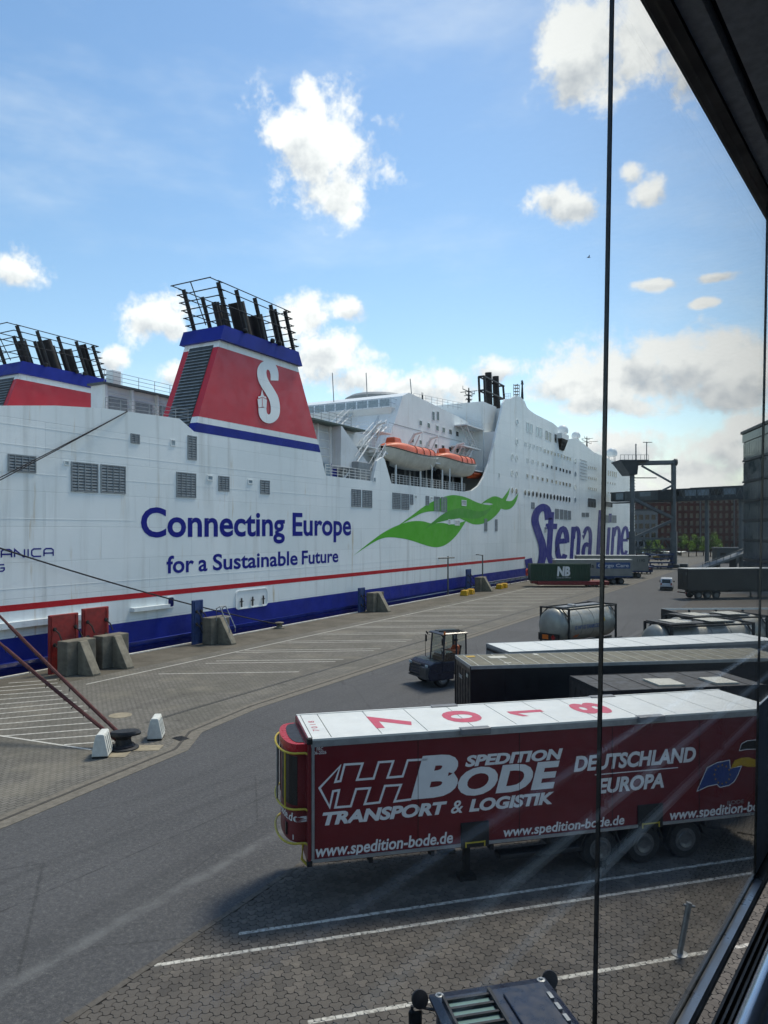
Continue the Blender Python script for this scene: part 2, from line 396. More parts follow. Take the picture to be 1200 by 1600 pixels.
def line(mb, a, b, w, z=.012, z0=.004):
    a, b = Vector(a[:2]), Vector(b[:2]); d = (b - a).normalized(); n = Vector((-d.y, d.x)) * w / 2
    q = [a - n, b - n, b + n, a + n]; return mb.add([(p.x, p.y, z) for p in q], [(0, 1, 2, 3)])
def pline(a, b, w=.13, z=.014): return line(MB(), a, b, w, z).build('painted_line', 'line_white', apron)
pline((-36.75, 29.5), (-37.15, 150), .14, .016)
dd = Vector((.83, .555))
for k in range(-1, 20):
    for e in (0, 1.05):
        y = 37.4 + k * 5.35 + e
        if y < 33: continue
        x0 = -36.6 + (0 if k > 0 else 1.2); a = Vector((x0, y + (x0 + 36.6) * .667)); pline(a, a + dd * ((-28.0 - x0) / .83))
for (a, b) in [((40,263),(265,247)),((0,283),(270,262)),((0,300),(285,278)),((0,318),(290,298)),((0,340),(320,315)),((0,362),(340,333)),((0,384),(360,352)),((0,406),(388,370)),
               ((0,430),(410,393)),((0,455),(420,420)),((0,482),(460,447)),((0,512),(480,475)),((150,530),(500,505)),((300,552),(535,535))]:
    p0, p1 = G(a[0] / 3, a[1] / 3 + 980), G(b[0] / 3, b[1] / 3 + 980)
    if a[0] == 0: p0 = p1 + (p0 - p1) * 1.7
    pline(p0, p1)
p0, p1 = G(0, 1150), G(143, 1172); pline(p1 + (p0 - p1) * 2.2, p1, .14, .017)

# ------------------------------------------------------------------ lorry park: three-lobed concrete stones
PK = -11.75
def stone_mat(name, tiled):
    t = NT(name); p = t.pos(); geo = t.n('ShaderNodeNewGeometry'); rnd = geo.outputs['Random Per Island']
    c = t.mix(rnd, lin('#474440'), lin('#5e5953'))
    if tiled:
        v = t.n('ShaderNodeTexVoronoi', feature='DISTANCE_TO_EDGE'); v.inputs['Scale'].default_value = 4.6; v.inputs['Randomness'].default_value = .25; t.l(p, v.inputs['Vector'])
        c = t.mix(t.ramp(v.outputs['Distance'], .02, .06, 0, 1), lin('#211f1c'), lin('#534f4a'))
    big = t.noise(p, .45, 5, .62); c = t.mix(t.ramp(big, .45, .7, 0, .7), c, lin('#3c3834'))
    c = t.mix(t.ramp(t.noise(p, 1.9, 5, .65), .55, .78, 0, .45), c, lin('#807a6f'))
    c = t.mix(t.ramp(t.noise(p, 30, 4, .7), .4, .7, 0, .35), c, lin('#36322f'))
    c = t.mix(t.ramp(t.noise(p, .9, 4, .7), .66, .8, 0, .8), c, lin('#211f1c'))
    s = t.n('ShaderNodeSeparateXYZ'); t.l(p, s.inputs[0]); tot = None
    for (ax, ay, bx, by, hw) in LINES:
        d = (Vector((bx - ax, by - ay))).normalized(); nx, ny = -d.y, d.x
        q = t.math('ADD', t.math('MULTIPLY', s.outputs[0], nx), t.math('MULTIPLY_ADD', s.outputs[1], ny, -(ax * nx + ay * ny)))
        q = t.ramp(t.math('ABSOLUTE', q), hw - .012, hw + .006, 1, 0)
        al = t.math('ADD', t.math('MULTIPLY', s.outputs[0], d.x), t.math('MULTIPLY_ADD', s.outputs[1], d.y, -(ax * d.x + ay * d.y)))
        q = t.math('MULTIPLY', q, t.ramp(al, 0, .03, 0, 1)); tot = q if tot is None else t.math('MAXIMUM', tot, q)
    wear = t.ramp(t.noise(p, 9, 5, .7), .32, .6, .25, .92); tot = t.math('MULTIPLY', tot, wear)
    c = t.mix(tot, c, lin('#c3c1b8'))
    t.l(c, t.b.inputs['Base Color']); t.set('Roughness', .86); t.bump(t.noise(p, 55, 4), .35, .006); return t.m
def pl(a, b, hw=.06): a, b = G(*a), G(*b); return (a.x, a.y, b.x, b.y, hw)
LINES = [pl((238, 1511), (1180, 1365)), pl((372, 1461), (1179, 1341)), pl((480, 1600), (1137, 1484))]
for a in list(LINES[1:2]):   # the same bay pattern goes on beyond the red trailer
    for k in (1, 2, 3, 4): LINES.append((a[0] - .2, a[1] + 4.9 * k, a[2] - .2, a[3] + 4.9 * k, .06))
MATS['stones'] = stone_mat('paving_stones', False); MATS['stones_far'] = stone_mat('paving_stones_far', True)
mat('joint_sand', '#2a2825', .95, var=.3, scale=8, space='pos')
park = struct(MB().add([(PK, -40, .004), (40, -40, .004), (40, 24.6, .004), (PK, 24.6, .004)], [(0, 1, 2, 3)]).build('parking_area', 'joint_sand'))
struct(MB().add([(PK, 24.6, .026), (60, 24.6, .026), (60, 118, .026), (PK, 118, .026)], [(0, 1, 2, 3)]).build('parking_area.001', 'stones_far'))
mat('kerb_stone', '#524e48', .85, var=.3, scale=5, bump=.3, space='pos')
kb = MB()
for i in range(300):
    y = -10 + i * .5; 
    if y > 118: break
    kb.box(PK - .08 + random.uniform(-.006, .006), PK + .06, y + .008, y + .492, -.05, .040 + random.uniform(-.004, .004))
ko = kb.build('kerb_course', 'kerb_stone', park); ko['kind'] = 'stuff'
A = .078     # hexagon side
def trihex(grow):
    hexes = []; s3 = math.sqrt(3)
    cs = [(A * math.cos(R(90 + 120 * k)), A * math.sin(R(90 + 120 * k))) for k in range(3)]
    # outline of three hexagons round a common corner, as 12 points
    pts = []
    for k in range(3):
        cx, cy = cs[k]; b = 90 + 120 * k
        for a in (-90 + 0, -30 - 0, 30, 90):
            pass
        for a in (-60, 0, 60):
            pts.append((cx + A * math.cos(R(b + a)), cy + A * math.sin(R(b + a))))
        j = (cx + A * math.cos(R(b + 120)), cy + A * math.sin(R(b + 120))); pts.append(j)
    P = [Vector(p) for p in pts]; n = len(P); area = sum(P[i].x * P[(i+1)%n].y - P[(i+1)%n].x * P[i].y for i in range(n))
    if area < 0: P.reverse()
    out = []
    for i in range(n):
        d1 = (P[i] - P[i-1]).normalized(); d2 = (P[(i+1) % n] - P[i]).normalized(); n1_ = Vector((-d1.y, d1.x)); n2_ = Vector((-d2.y, d2.x))
        m = (n1_ + n2_); m = m / max(.3, m.length_squared) * 2; out.append(P[i] + m * grow / 1.0)
    return out
def stone_mesh():
    o = smooth_poly(trihex(.0035), 1); i_ = smooth_poly(trihex(.0085), 1); n = len(o)
    vs = [(p.x, p.y, .002) for p in o] + [(p.x, p.y, .024) for p in o] + [(p.x, p.y, .030) for p in i_]
    fs = [(k, (k+1) % n, n + (k+1) % n, n + k) for k in range(n)] + [(n + k, n + (k+1) % n, 2*n + (k+1) % n, 2*n + k) for k in range(n)] + [tuple(range(2*n, 3*n))]
    return vs, fs
sv, sf = stone_mesh()
s3 = math.sqrt(3); t1 = Vector((1.5 * s3 * A, 1.5 * A)); t2 = Vector((0, 3 * A)); rot = Matrix.Rotation(R(-18), 2)
spots = []
for i in range(-260, 260):
    for j in range(-260, 260):
        p = rot @ (t1 * i + t2 * j)
        if not (PK + .0 < p.x < 10 and 6 < p.y < 24.55): continue
        b = p.dot(F2.to_2d()); a = p.dot(R2.to_2d())
        if b < 11.5: continue
        px, py = 600 + FPX * a / b, HOR + FPX * EYE / b
        if -20 < px < 1260 and py < 1640: spots.append((b, p))
spots.sort(key=lambda q: q[0])
me = bpy.data.meshes.new('paving_stone'); me.from_pydata(sv, [], sf); me.materials.append(MATS['stones'])
rest = MB()
c18, s18 = math.cos(R(-18)), math.sin(R(-18))
cab_clear = 0
for k, (b, p) in enumerate(spots):
    a = p.dot(R2.to_2d()); px = 600 + FPX * a / b
    hidden = 650 < px < 905 and b < 13.9
    jz = random.uniform(-.0035, .0035); tx, ty = random.uniform(-.012, .012), random.uniform(-.012, .012)
    if cab_clear < 300 and not hidden and px < 1120:
        cab_clear += 1
        o = bpy.data.objects.new('paving_stone', me); col.objects.link(o); o.parent = park; o.location = (p.x, p.y, jz); o.rotation_euler = (tx, ty, R(-18))
    else:
        rest.add([(p.x + x * c18 - y * s18, p.y + x * s18 + y * c18, z + jz + x * ty + y * tx) for x, y, z in sv], sf)
ro = rest.build('paving_stones', 'stones', park); ro['kind'] = 'stuff'
# ================================================================== FERRY
XS = -44.2; BEAM = 32.4; XC = XS - BEAM / 2
Y0B, YEB = 212.0, 262.0
def hullX(y):
    if y <= Y0B: return XS
    u = min(1.0, (y - Y0B) / (YEB - Y0B)); return XC + BEAM / 2 * (1 - u ** 4) ** .25
def pxy(y): return proj((hullX(y), y, 10))[0]
_ym = max([Y0B + k * .25 for k in range(200)], key=pxy)
def SY(px):
    a, b = 2.0, _ym
    if px >= pxy(b): return b
    for _ in range(50):
        m = (a + b) / 2
        if pxy(m) < px: a = m
        else: b = m
    return (a + b) / 2
def S(px, py):
    y = SY(px); x = hullX(y); dep = Vector((x, y, 0)).dot(F2); return (y, EYE + (HOR - py) / FPX * dep)
def hp(y, z, t): return (hullX(y) + t, y, z)          # a point t metres proud of the shell
FB = Vector((XC, 120, -2.2))
ferry = thing('car_ferry', 'long white car ferry with blue lettering and red funnels moored along the quay', 'ferry', FB)
def FP(mb, name, m, parent=None, **k):
    if parent is None or parent is ferry: return mb.build(name, m, ferry, world=True, **k)
    return mb.build(name, m, parent, **k)

def hull_mat():
    t = NT('hull_white'); p = t.pos()
    c = t.mix(t.ramp(t.noise(p, .12, 5), .3, .7, 0, 1), lin('#d8e0e1'), lin('#e6ebeb'))
    sx = t.n('ShaderNodeSeparateXYZ'); t.l(p, sx.inputs[0])
    # plate strakes: each plate slightly different, thin weld line between
    b = t.n('ShaderNodeTexBrick'); cm = t.n('ShaderNodeCombineXYZ'); t.l(sx.outputs[1], cm.inputs[0]); t.l(sx.outputs[2], cm.inputs[1]); t.l(cm.outputs[0], b.inputs['Vector'])
    b.inputs['Scale'].default_value = 1; b.inputs['Brick Width'].default_value = 9.2; b.inputs['Row Height'].default_value = 2.35; b.inputs['Mortar Size'].default_value = .035; b.inputs['Mortar Smooth'].default_value = .6
    b.inputs['Color1'].default_value = (1, 1, 1, 1); b.inputs['Color2'].default_value = (.90, .92, .92, 1); b.inputs['Mortar'].default_value = (.76, .78, .79, 1)
    c = t.mix(.75, c, b.outputs['Color'], 'MULTIPLY')
    st = t.noise(t.mapping(p, (1, .9, .05)), 1.1, 5, .62); c = t.mix(t.ramp(st, .5, .75, 0, .38), c, lin('#94968f'))
    ru = t.noise(t.mapping(p, (1, 1.4, .16)), .9, 4, .6); ru2 = t.noise(p, .11, 3)
    rf = t.math('MULTIPLY', t.ramp(ru, .6, .76, 0, .85), t.ramp(ru2, .44, .6, 0, 1)); c = t.mix(rf, c, lin('#b39b6e'))
    t.l(c, t.b.inputs['Base Color']); t.set('Roughness', .42); t.set('Specular IOR Level', .3)
    dent = t.noise(t.mapping(p, (1, .5, .6)), 1.1, 3); t.bump(t.math('ADD', dent, t.math('MULTIPLY', b.outputs['Fac'], -.25)), .35, .05); return t.m
MATS['hull'] = hull_mat()
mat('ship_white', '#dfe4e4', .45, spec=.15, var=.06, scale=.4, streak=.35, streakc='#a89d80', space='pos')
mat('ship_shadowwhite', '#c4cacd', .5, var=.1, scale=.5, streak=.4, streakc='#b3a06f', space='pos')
mat('ship_blue', '#1c2c84', .42, spec=.15, var=.2, scale=.5, streak=.25, streakc='#3b4a8e', space='pos')
mat('ship_blue_dark', '#141b5c', .42, spec=.15, var=.25, scale=.6, streak=.3, streakc='#1a1f40', space='pos')
mat('ship_letter', '#121d7c', .45, spec=.15, var=.05, scale=.4, space='pos')
mat('ship_red', '#b3232c', .42, spec=.15, var=.08, scale=.5, space='pos')
mat('funnel_red', '#b81e2d', .4, var=.1, scale=.4, streak=.12, streakc='#7c2026', space='pos')
mat('leaf_green', '#4ca82f', .45, spec=.15, var=.06, scale=.4, space='pos')
mat('leaf_dark', '#3f9535', .45, spec=.15, var=.06, scale=.4, space='pos')
mat('louvre', '#7b8387', .6, var=.2, scale=2, space='pos')
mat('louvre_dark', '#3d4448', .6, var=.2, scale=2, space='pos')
mat('dark_glass', '#141b20', .08, var=.2, space='pos')
mat('pale_glass', '#8fa0a8', .12, var=.2, space='pos')
mat('black_steel', '#15161a', .5, .2, var=.25, scale=2)
mat('soot_steel', '#1d1b1b', .7, .1, var=.4, scale=1.4)
mat('deck_green', '#4b5a55', .8, var=.2, space='pos')
mat('boat_orange', '#c8562c', .5, var=.12, scale=1.5)
mat('boat_white', '#c3c0b4', .45, var=.12, scale=1.2, streak=.3, streakc='#8d8674')
mat('grey_steel', '#878c8f', .5, .3, var=.2)
mat('rail_white', '#cfd3d3', .5, var=.08)

# main volume of the hull: garage decks up to the boat deck
out = [(XS - .35, 2.0)] + [(hullX(Y0B + k * 1.0) - .35, Y0B + k * 1.0) for k in range(0, int(YEB - Y0B) + 1)]
outp = out + [(2 * XC - x, y) for x, y in reversed(out)]
FP(MB().prism(outp, lambda a, b, t_: (a, b, t_), -3.6, 15.05), 'hull_core', 'hull')
# outer shell on the quay side, up to the sheer line with its cut-outs
topline = [(2, 17.0), (29, 17.1), (33, 17.7), (37, 18.1), (44.6, 18.36), (46.3, 17.5), (65.2, 17.5), (66.2, 15.1)]
cut1 = [(66.2, 15.1), (76.4, 15.1), (76.9, 16.6), (77.4, 17.6), (78.7, 18.2), (79.3, 17.9), (81.0, 15.1), (104.6, 15.15), (107.5, 15.5), (110.2, 16.4), (112.4, 17.9), (114.6, 20.2), (116.4, 22.8), (117.9, 25.4), (120.2, 29.2), (121.4, 31.3), (122.6, 32.2),
        (125.2, 32.6), (126.8, 33.2), (128.5, 33.75), (131, 33.8), (133, 33.4), (134.2, 32.6), (135.6, 32.2), (139, 31.9)]
cut2 = [S(844, 651), S(864, 661)]
S_ = lambda px, py: Vector(S(px, py))
cut2 += [S(872, 668), S(880, 690), S(885, 687), S(900, 684), S(908, 690), S(920, 700), S(928, 707)]
yend = cut2[-1][0]
zred = 4.15
poly = [(2, 2.2)] + [(yend, 2.2)] + list(reversed(topline[:-1] + cut1 + cut2))
# planar shell between the blue boot-topping and the sheer line
shell = FP(MB().prism(poly, lambda a, b, t_: (XS + t_, a, b), -.34, 0.0), 'hull_side', 'hull')
# rounded fore body and accommodation
tops = [(yend, cut2[-1][1]), (200, 28.9), (206, 28.6), (212, 28.6), (222, 28.5), (230, 28.1), (238, 27.2), (244, 25.5), (249, 22.5), (251, 21)]
def topz(y):
    for (a, za), (b, zb) in zip(tops, tops[1:]):
        if a <= y <= b: return za + (zb - za) * (y - a) / (b - a)
    return 21
ys = [yend + k * 1.5 for k in range(int((YEB - yend) / 1.5) + 1)] + [YEB]
m = MB(); vs = []
for y in ys:
    x = hullX(y)
    for z in (2.2, 6, 10, 15, topz(y)): vs.append((x, y, z))
fs = [(i * 5 + j, (i + 1) * 5 + j, (i + 1) * 5 + j + 1, i * 5 + j + 1) for i in range(len(ys) - 1) for j in range(4)]
m.add(vs, fs); o0 = len(m.v)
m.add([(2 * XC - hullX(y), y, topz(y)) for y in ys] + [(hullX(y), y, topz(y)) for y in ys], [(i, i + 1, len(ys) + i + 1, len(ys) + i) for i in range(len(ys) - 1)])
FP(m, 'bow_shell', 'hull', smooth=True)
# blue boot-topping with lighter belting ledge
def band(name, m_, z0, z1, t0, t1, y0, y1, step=3.0, parent=None):
    n = max(2, int((y1 - y0) / step) + 1) if y1 > Y0B else 2
    yy = [y0 + (y1 - y0) * i / (n - 1) for i in range(n)]; mb = MB()
    for a, b in zip(yy, yy[1:]):
        mb.hexa([hp(a, z0, t0), hp(b, z0, t0), hp(b, z1, t0), hp(a, z1, t0)], [hp(a, z0, t1), hp(b, z0, t1), hp(b, z1, t1), hp(a, z1, t1)])
    return FP(mb, name, m_, parent)
band('boot_topping', 'ship_blue', .62, 2.2, -.34, .0, 2, 258)
band('boot_topping.001', 'ship_blue_dark', -3.0, .22, -.34, .0, 2, 258)
mb = MB()
for a, b in [(2, 240)]:
    mb.add([hp(a, .2, 0), hp(b, .2, -.8), hp(b, .62, -.4), hp(a, .62, .30), hp(a, .66, 0), hp(b, .66, -.8)], [(0, 1, 2, 3), (3, 2, 5, 4)])
mat('belting_skylit', '#3348a6', .4, var=.3, scale=.6, streak=.3, streakc='#27326e', space='pos'); FP(mb, 'belting', 'belting_skylit')  # ledge's sky reflection put into the colour as a lighter blue
band('red_stripe', 'ship_red', 3.93, 4.34, 0, .008, 2, 133.2)
o = band('belting_bar', 'hull', 2.85, 3.25, 0, .42, 2, 37.2); o = band('belting_bar', 'hull', 2.95, 3.25, 0, .42, 39.5, 43.2)
# raised weld beads between the strakes
for z, ya, yb in [(5.35, 2, 205), (12.9, 2, 66), (12.9, 66, 122), (14.7, 2, 66), (9.9, 2, 40), (16.0, 2, 46), (13.9, 122, 205)]:
    band('weld_seam', 'ship_white', z, z + .035, 0, .012, ya, yb)

# ------------------------------------------------------------------ lettering and emblems on the shell
def HL(s, x0, x1, z0, z1, m_='ship_letter', **k):
    y0, y1 = SY(x0), SY(x1); return lettering('lettering', s, hp, y0, y1, z0, z1, m_, ferry, world=True, lift=.012, **k)
HL('Connecting', 220, 445, 8.62, 11.0, offset=.024, base=.69); HL('Europe', 457, 548.5, 8.62, 11.0, offset=.024, base=.69)
for wd, x0, x1 in (('for', 260, 303), ('a', 310, 324), ('Sustainable', 332.5, 465), ('Future', 471.5, 528.5)): HL(wd, x0, x1, 5.68, 7.12, offset=.021, base=.69)
# big slanted name: heavy strokes, compressed lengthwise
def arc(cx, cy, rx, ry, a0, a1, n=10): return [(cx + rx * math.cos(R(a0 + (a1 - a0) * i / n)), cy - ry * math.sin(R(a0 + (a1 - a0) * i / n))) for i in range(n + 1)]
def big_letter(polys, w_):
    mb = MB(); lay = 0
    for P in polys:
        for q in stroke(P, w_): mb.add([hp(*S(p.x + (842 - p.y) * .06, p.y), .03 + lay) for p in q], [(0, 1, 2, 3)]); lay += .002
        lay += .01
    return FP(mb, 'letter', 'ship_letter')
big_letter([crom([Vector(p) for p in [(855,812,0),(852,797,0),(844,793,0),(836,800,0),(834,814,0),(840,832,0),(847,850,0),(849,868,0),(845,885,0),(836,890,0),(829,883,0),(826,873,0)]], 5)], 11.5)
big_letter([[(859,800),(859,868),(862,876),(868,877)], [(851,822.5),(869,822.5)]], 8.6)
big_letter([[(871,846),(886,845)] , arc(878.5, 848, 7.2, 22, 0, 180) + [(871.3, 856)] + arc(878.5, 852, 7.2, 22, 190, 320)], 8.0)
big_letter([[(894.4,823),(894.4,878)], [(895.5,842)] + arc(899.6, 842, 4.7, 17, 150, 0) + [(904.3, 878)]], 5.6)
big_letter([[(911.5,836)] + arc(917, 842, 5.4, 17, 165, 0) + [(922.4, 878)], [(921.5,850)] + arc(916.2, 862, 4.2, 12, 60, 300) + [(921.5, 874)]], 5.6)
big_letter([[(935.5,797),(935.5,868),(945,868)]], 6.0)
big_letter([[(951,802.5),(951,816)]], 4.8); big_letter([[(950.5,824),(950.5,868)]], 4.8)
big_letter([[(957.5,824),(957.5,868)], [(958.5,838)] + arc(963, 837, 4.0, 13, 150, 0) + [(967, 868)]], 4.6)
big_letter([[(971,844),(981,844)], arc(976, 843, 4.6, 19, 0, 180) + [(971.4, 850)] + arc(976, 848, 4.6, 19, 190, 320)], 4.4)
# squared ship's name at the stern (the part in view)
def strokes_text(glyphs, x0, x1, z0, z1, wst):
    n = len(glyphs); Wt = sum(g[0] for g in glyphs) + .3 * (n - 1); u = 0; y0, y1 = SY(x0), SY(x1); k = (y1 - y0) / Wt; mb = MB()
    for wd, polys in glyphs:
        for P in polys:
            for q in stroke([(y0 + (u + a * wd) * k, z0 + b * (z1 - z0)) for a, b in P], wst):
                mb.add([hp(p.x, p.y, .012) for p in q], [(0, 1, 2, 3)])
        u += wd + .3
    return mb
gA = (1, [[(0, 0), (0, .8), (.2, 1), (.8, 1), (1, .8), (1, 0)], [(0, .4), (1, .4)]]); gN = (1, [[(0, 0), (0, 1), (.9, 0), (1, 0), (1, 1)]]); gI = (.15, [[(.5, 0), (.5, 1)]])
gC = (1, [[(1, 1), (.2, 1), (0, .8), (0, .2), (.2, 0), (1, 0)]]); gG = (1, [[(1, 1), (.2, 1), (0, .8), (0, .2), (.2, 0), (.8, 0), (1, .2), (1, .5), (.5, .5)]])
FP(strokes_text([gA, gN, gI, gC, gA], 2, 83, 7.42, 7.92, .10), 'lettering', 'ship_letter')
FP(strokes_text([gG], -6, 6.5, 6.55, 6.96, .09), 'lettering', 'ship_letter')
def zpoly(pts, fx=.3, ox=480, oy=560): return [S(ox + x * fx, oy + y * fx) for x, y in pts]
def leaf(up, dn, m_, lift):
    a = crom([Vector((*S(480 + x * .3, 560 + y * .3), 0)) for x, y in up], 5); b = crom([Vector((*S(480 + x * .3, 560 + y * .3), 0)) for x, y in dn], 5)
    P = [(v.x, v.y) for v in a] + [(v.x, v.y) for v in b[1:-1]]
    FP(MB().add([hp(y, z, lift) for y, z in P], [tuple(range(len(P)))]), 'leaf_emblem', m_)
leaf([(240,1027),(330,955),(400,905),(470,870),(540,849),(600,848),(650,860),(700,856),(760,864),(828,845)], [(828,845),(800,890),(770,930),(730,965),(690,982),(650,982),(600,968),(540,948),(480,936),(420,932),(370,945),(310,980),(240,1027)], 'leaf_green', .010)
leaf([(470,873),(540,822),(610,770),(680,733),(740,714),(780,713),(830,725),(880,748),(920,760),(960,762),(1005,740),(1035,705),(1057,672)], [(1057,672),(1045,718),(1020,765),(990,810),(950,845),(910,862),(870,865),(830,850),(780,826),(740,810),(700,799),(650,796),(600,805),(550,830),(500,858),(470,873)], 'leaf_green', .014)
leaf([(900,763),(935,735),(975,718),(1010,728),(1040,742),(1070,738),(1100,700)], [(1100,700),(1088,745),(1062,780),(1030,788),(1000,778),(965,758),(930,752),(900,763)], 'leaf_green', .018)
leaf([(600,895),(650,855),(700,815),(750,790),(800,780),(850,788),(890,797),(930,790),(965,768)], [(965,768),(940,805),(900,830),(860,835),(815,830),(770,836),(720,845),(660,862),(600,895)], 'leaf_dark', .020)

# ------------------------------------------------------------------ openings in the shell: frame, flat back plate toned dark for recess shade, slats
def opening(x0, y0, x1, y1, cols=3, kind='louvre', frame='ship_white', rad=0):
    ya, yb = SY(x0), SY(x1); xm = (x0 + x1) / 2; zt, zb = S(xm, y0)[1], S(xm, y1)[1]; w = min(.09, (yb - ya) * .12)
    mb = MB()
    def bx(m_, a, b, c, d, t0, t1): m_.hexa([hp(a, c, t0), hp(b, c, t0), hp(b, d, t0), hp(a, d, t0)], [hp(a, c, t1), hp(b, c, t1), hp(b, d, t1), hp(a, d, t1)])
    for a, b, c, d in [(ya, yb, zb, zb + w), (ya, yb, zt - w, zt), (ya, ya + w, zb + w, zt - w), (yb - w, yb, zb + w, zt - w)]: bx(mb, a, b, c, d, -.02, .06)
    if kind == 'louvre':
        f = FP(mb, 'louvre_grille', 'louvre'); b = MB(); bx(b, ya + w, yb - w, zb + w, zt - w, -.01, .012); b.build('backing', 'louvre_dark', f)
        s_ = MB(); n = max(4, int((zt - zb) / .22)); 
        for k in range(n):
            z = zb + w + (zt - zb - 2 * w) * (k + .5) / n; h = (zt - zb - 2 * w) / n * .33
            s_.add([hp(ya + w, z - h, .05), hp(yb - w, z - h, .05), hp(yb - w, z + h, .02), hp(ya + w, z + h, .02)], [(0, 1, 2, 3)])
        for k in range(1, cols): 
            y = ya + (yb - ya) * k / cols; bx(s_, y - .03, y + .03, zb + w, zt - w, .012, .065)
        s_.build('slats', 'louvre', f)
    else:
        f = FP(mb, 'window', 'ship_white'); b = MB(); bx(b, ya + w, yb - w, zb + w, zt - w, -.01, .02); b.build('pane', kind, f)
    return f
for a in [(12,711,56,738,4),(110.7,723,153,769,4),(157,727,196,771,4),(204,678,218,693,2),(293,681,307,718.5,2),(275.5,738.5,306,777.5,4),(341,744,358,767.5,3),(406.4,750.4,421,772,2),
          (549,764.5,563.6,792,3),(566,766,581,793,3),(613,770,625.5,795.5,3),(627,771.5,639,796.4,3),(640.5,772.4,645.3,788.6,1),(665,774.8,670,789.5,1),(678,776,687,798.5,2),(689,777,698,800,2),
          (756.6,810.5,761,830,1),(773.4,811.4,777,830,1),(867,795,873,811,2),(874.5,796,880,811.5,2),(881,797,886,812,2),(887,798,892,812,2),(909,801,914,808,2),(915,801,920,808,2),(945,805,953,817,2),(954,805,963,817,2),(830,785,835,795,1)]: opening(*a)
for a in [(100,720,107.5,727),(266,687,274,697),(323.6,742.6,332.6,751),(387,749,394.7,756.4),(583,745.6,587,753.4),(647,773.6,651.3,779.6),(672,776,675.6,781.4),(721,781.4,728.4,790.4),(700,811.4,703.5,819.5),(710.4,812.6,718,821),(778.5,739,781,746.6),(838,812,842,821),(850,823,854,833)]:
    opening(*a, cols=1, kind='pale_glass')
def porthole(cx, cy, rx, ry, kind):
    y, z = S(cx, cy); ya, yb = SY(cx - rx), SY(cx + rx); a = (yb - ya) / 2; zt = S(cx, cy - ry)[1]; b = abs(zt - z); n = 20
    ring = MB(); vs = []
    for k, t_ in ((1.0, 0), (1.0, .06), (.78, .06), (.78, .0)):
        vs += [hp(y + a * k * math.cos(2 * math.pi * i / n), z + b * k * math.sin(2 * math.pi * i / n), t_) for i in range(n)]
    ring.add(vs, [(j * n + i, j * n + (i + 1) % n, (j + 1) * n + (i + 1) % n, (j + 1) * n + i) for j in range(3) for i in range(n)])
    f = FP(ring, 'porthole', 'ship_white'); MB().add([hp(y + a * .8 * math.cos(2 * math.pi * i / n), z + b * .8 * math.sin(2 * math.pi * i / n), .02) for i in range(n)], [tuple(range(n))]).build('pane', kind, f)
zz = lambda x, y: (780 + x * .35, 560 + y * .35)
for x, y in [(57,591),(76,594),(115,600),(132,603),(150,605),(167,608),(184,611),(200,613),(215,615.5),(230,618),(245,620),(260,622.5),(273,625),(287,627),(300,629),(313,631)]: porthole(*zz(x, y), 2.1, 5.6, 'dark_glass')
for x, y in [(80,285),(79,373),(58,440),(77,445),(57,513),(77,517),(340,460),(340,517),(339,575),(339,633)]: porthole(*zz(x, y), 2.0, 5.2, 'pale_glass')
def win(x, y, w, h, kind): px, py = zz(x, y); opening(px - w * .175, py - h * .175, px + w * .175, py + h * .175, cols=1, kind=kind)
for x, y in [(127,308),(143,314),(170,327),(186,332)]: win(x, y, 11, 44, 'pale_glass')
for x, y in [(211,343),(226,350),(251,358)]: win(x, y, 11, 42, 'dark_glass')
for i, (x, y) in enumerate([(118,383),(137,388),(154,393),(170,399),(185,404),(203,413),(218,418),(233,422),(248,428),(263,432),(277,437),(291,441),(304,446),(316,450)]): win(x, y, 8, 18, 'pale_glass' if i < 5 else 'dark_glass')
for i, (x, y) in enumerate([(126,455),(149,460),(172,467),(194,474),(214,480),(234,486),(254,491),(272,496),(286,500),(301,505),(315,508)]): win(x, y, 8, 18, 'pale_glass' if i < 3 else 'dark_glass')
for i, (x, y) in enumerate([(125,525),(148,530),(171,535),(193,540),(214,544),(235,549),(254,553),(271,557),(286,560),(300,563),(315,566)]): win(x, y, 8, 19, 'dark_glass')
for y0, dy in ((486, 1.0), (533, 1.0), (580, 1.0)):
    for i, x in enumerate((399, 407, 415, 424, 432)): win(x, y0 + i * 1.6, 5, 14, 'dark_glass')
for i, x in enumerate((487, 496, 505, 513, 521)): win(x, 512 + i * 2, 5, 26, 'dark_glass')
for i, x in enumerate((470, 485, 496, 506, 516)): win(x, 553 + i * 2, 4, 12, 'dark_glass')
for i, x in enumerate((486, 495, 504)): win(x, 600 + i, 4, 11, 'dark_glass')
porthole(*zz(471, 507), 2.0, 4.2, 'pale_glass')
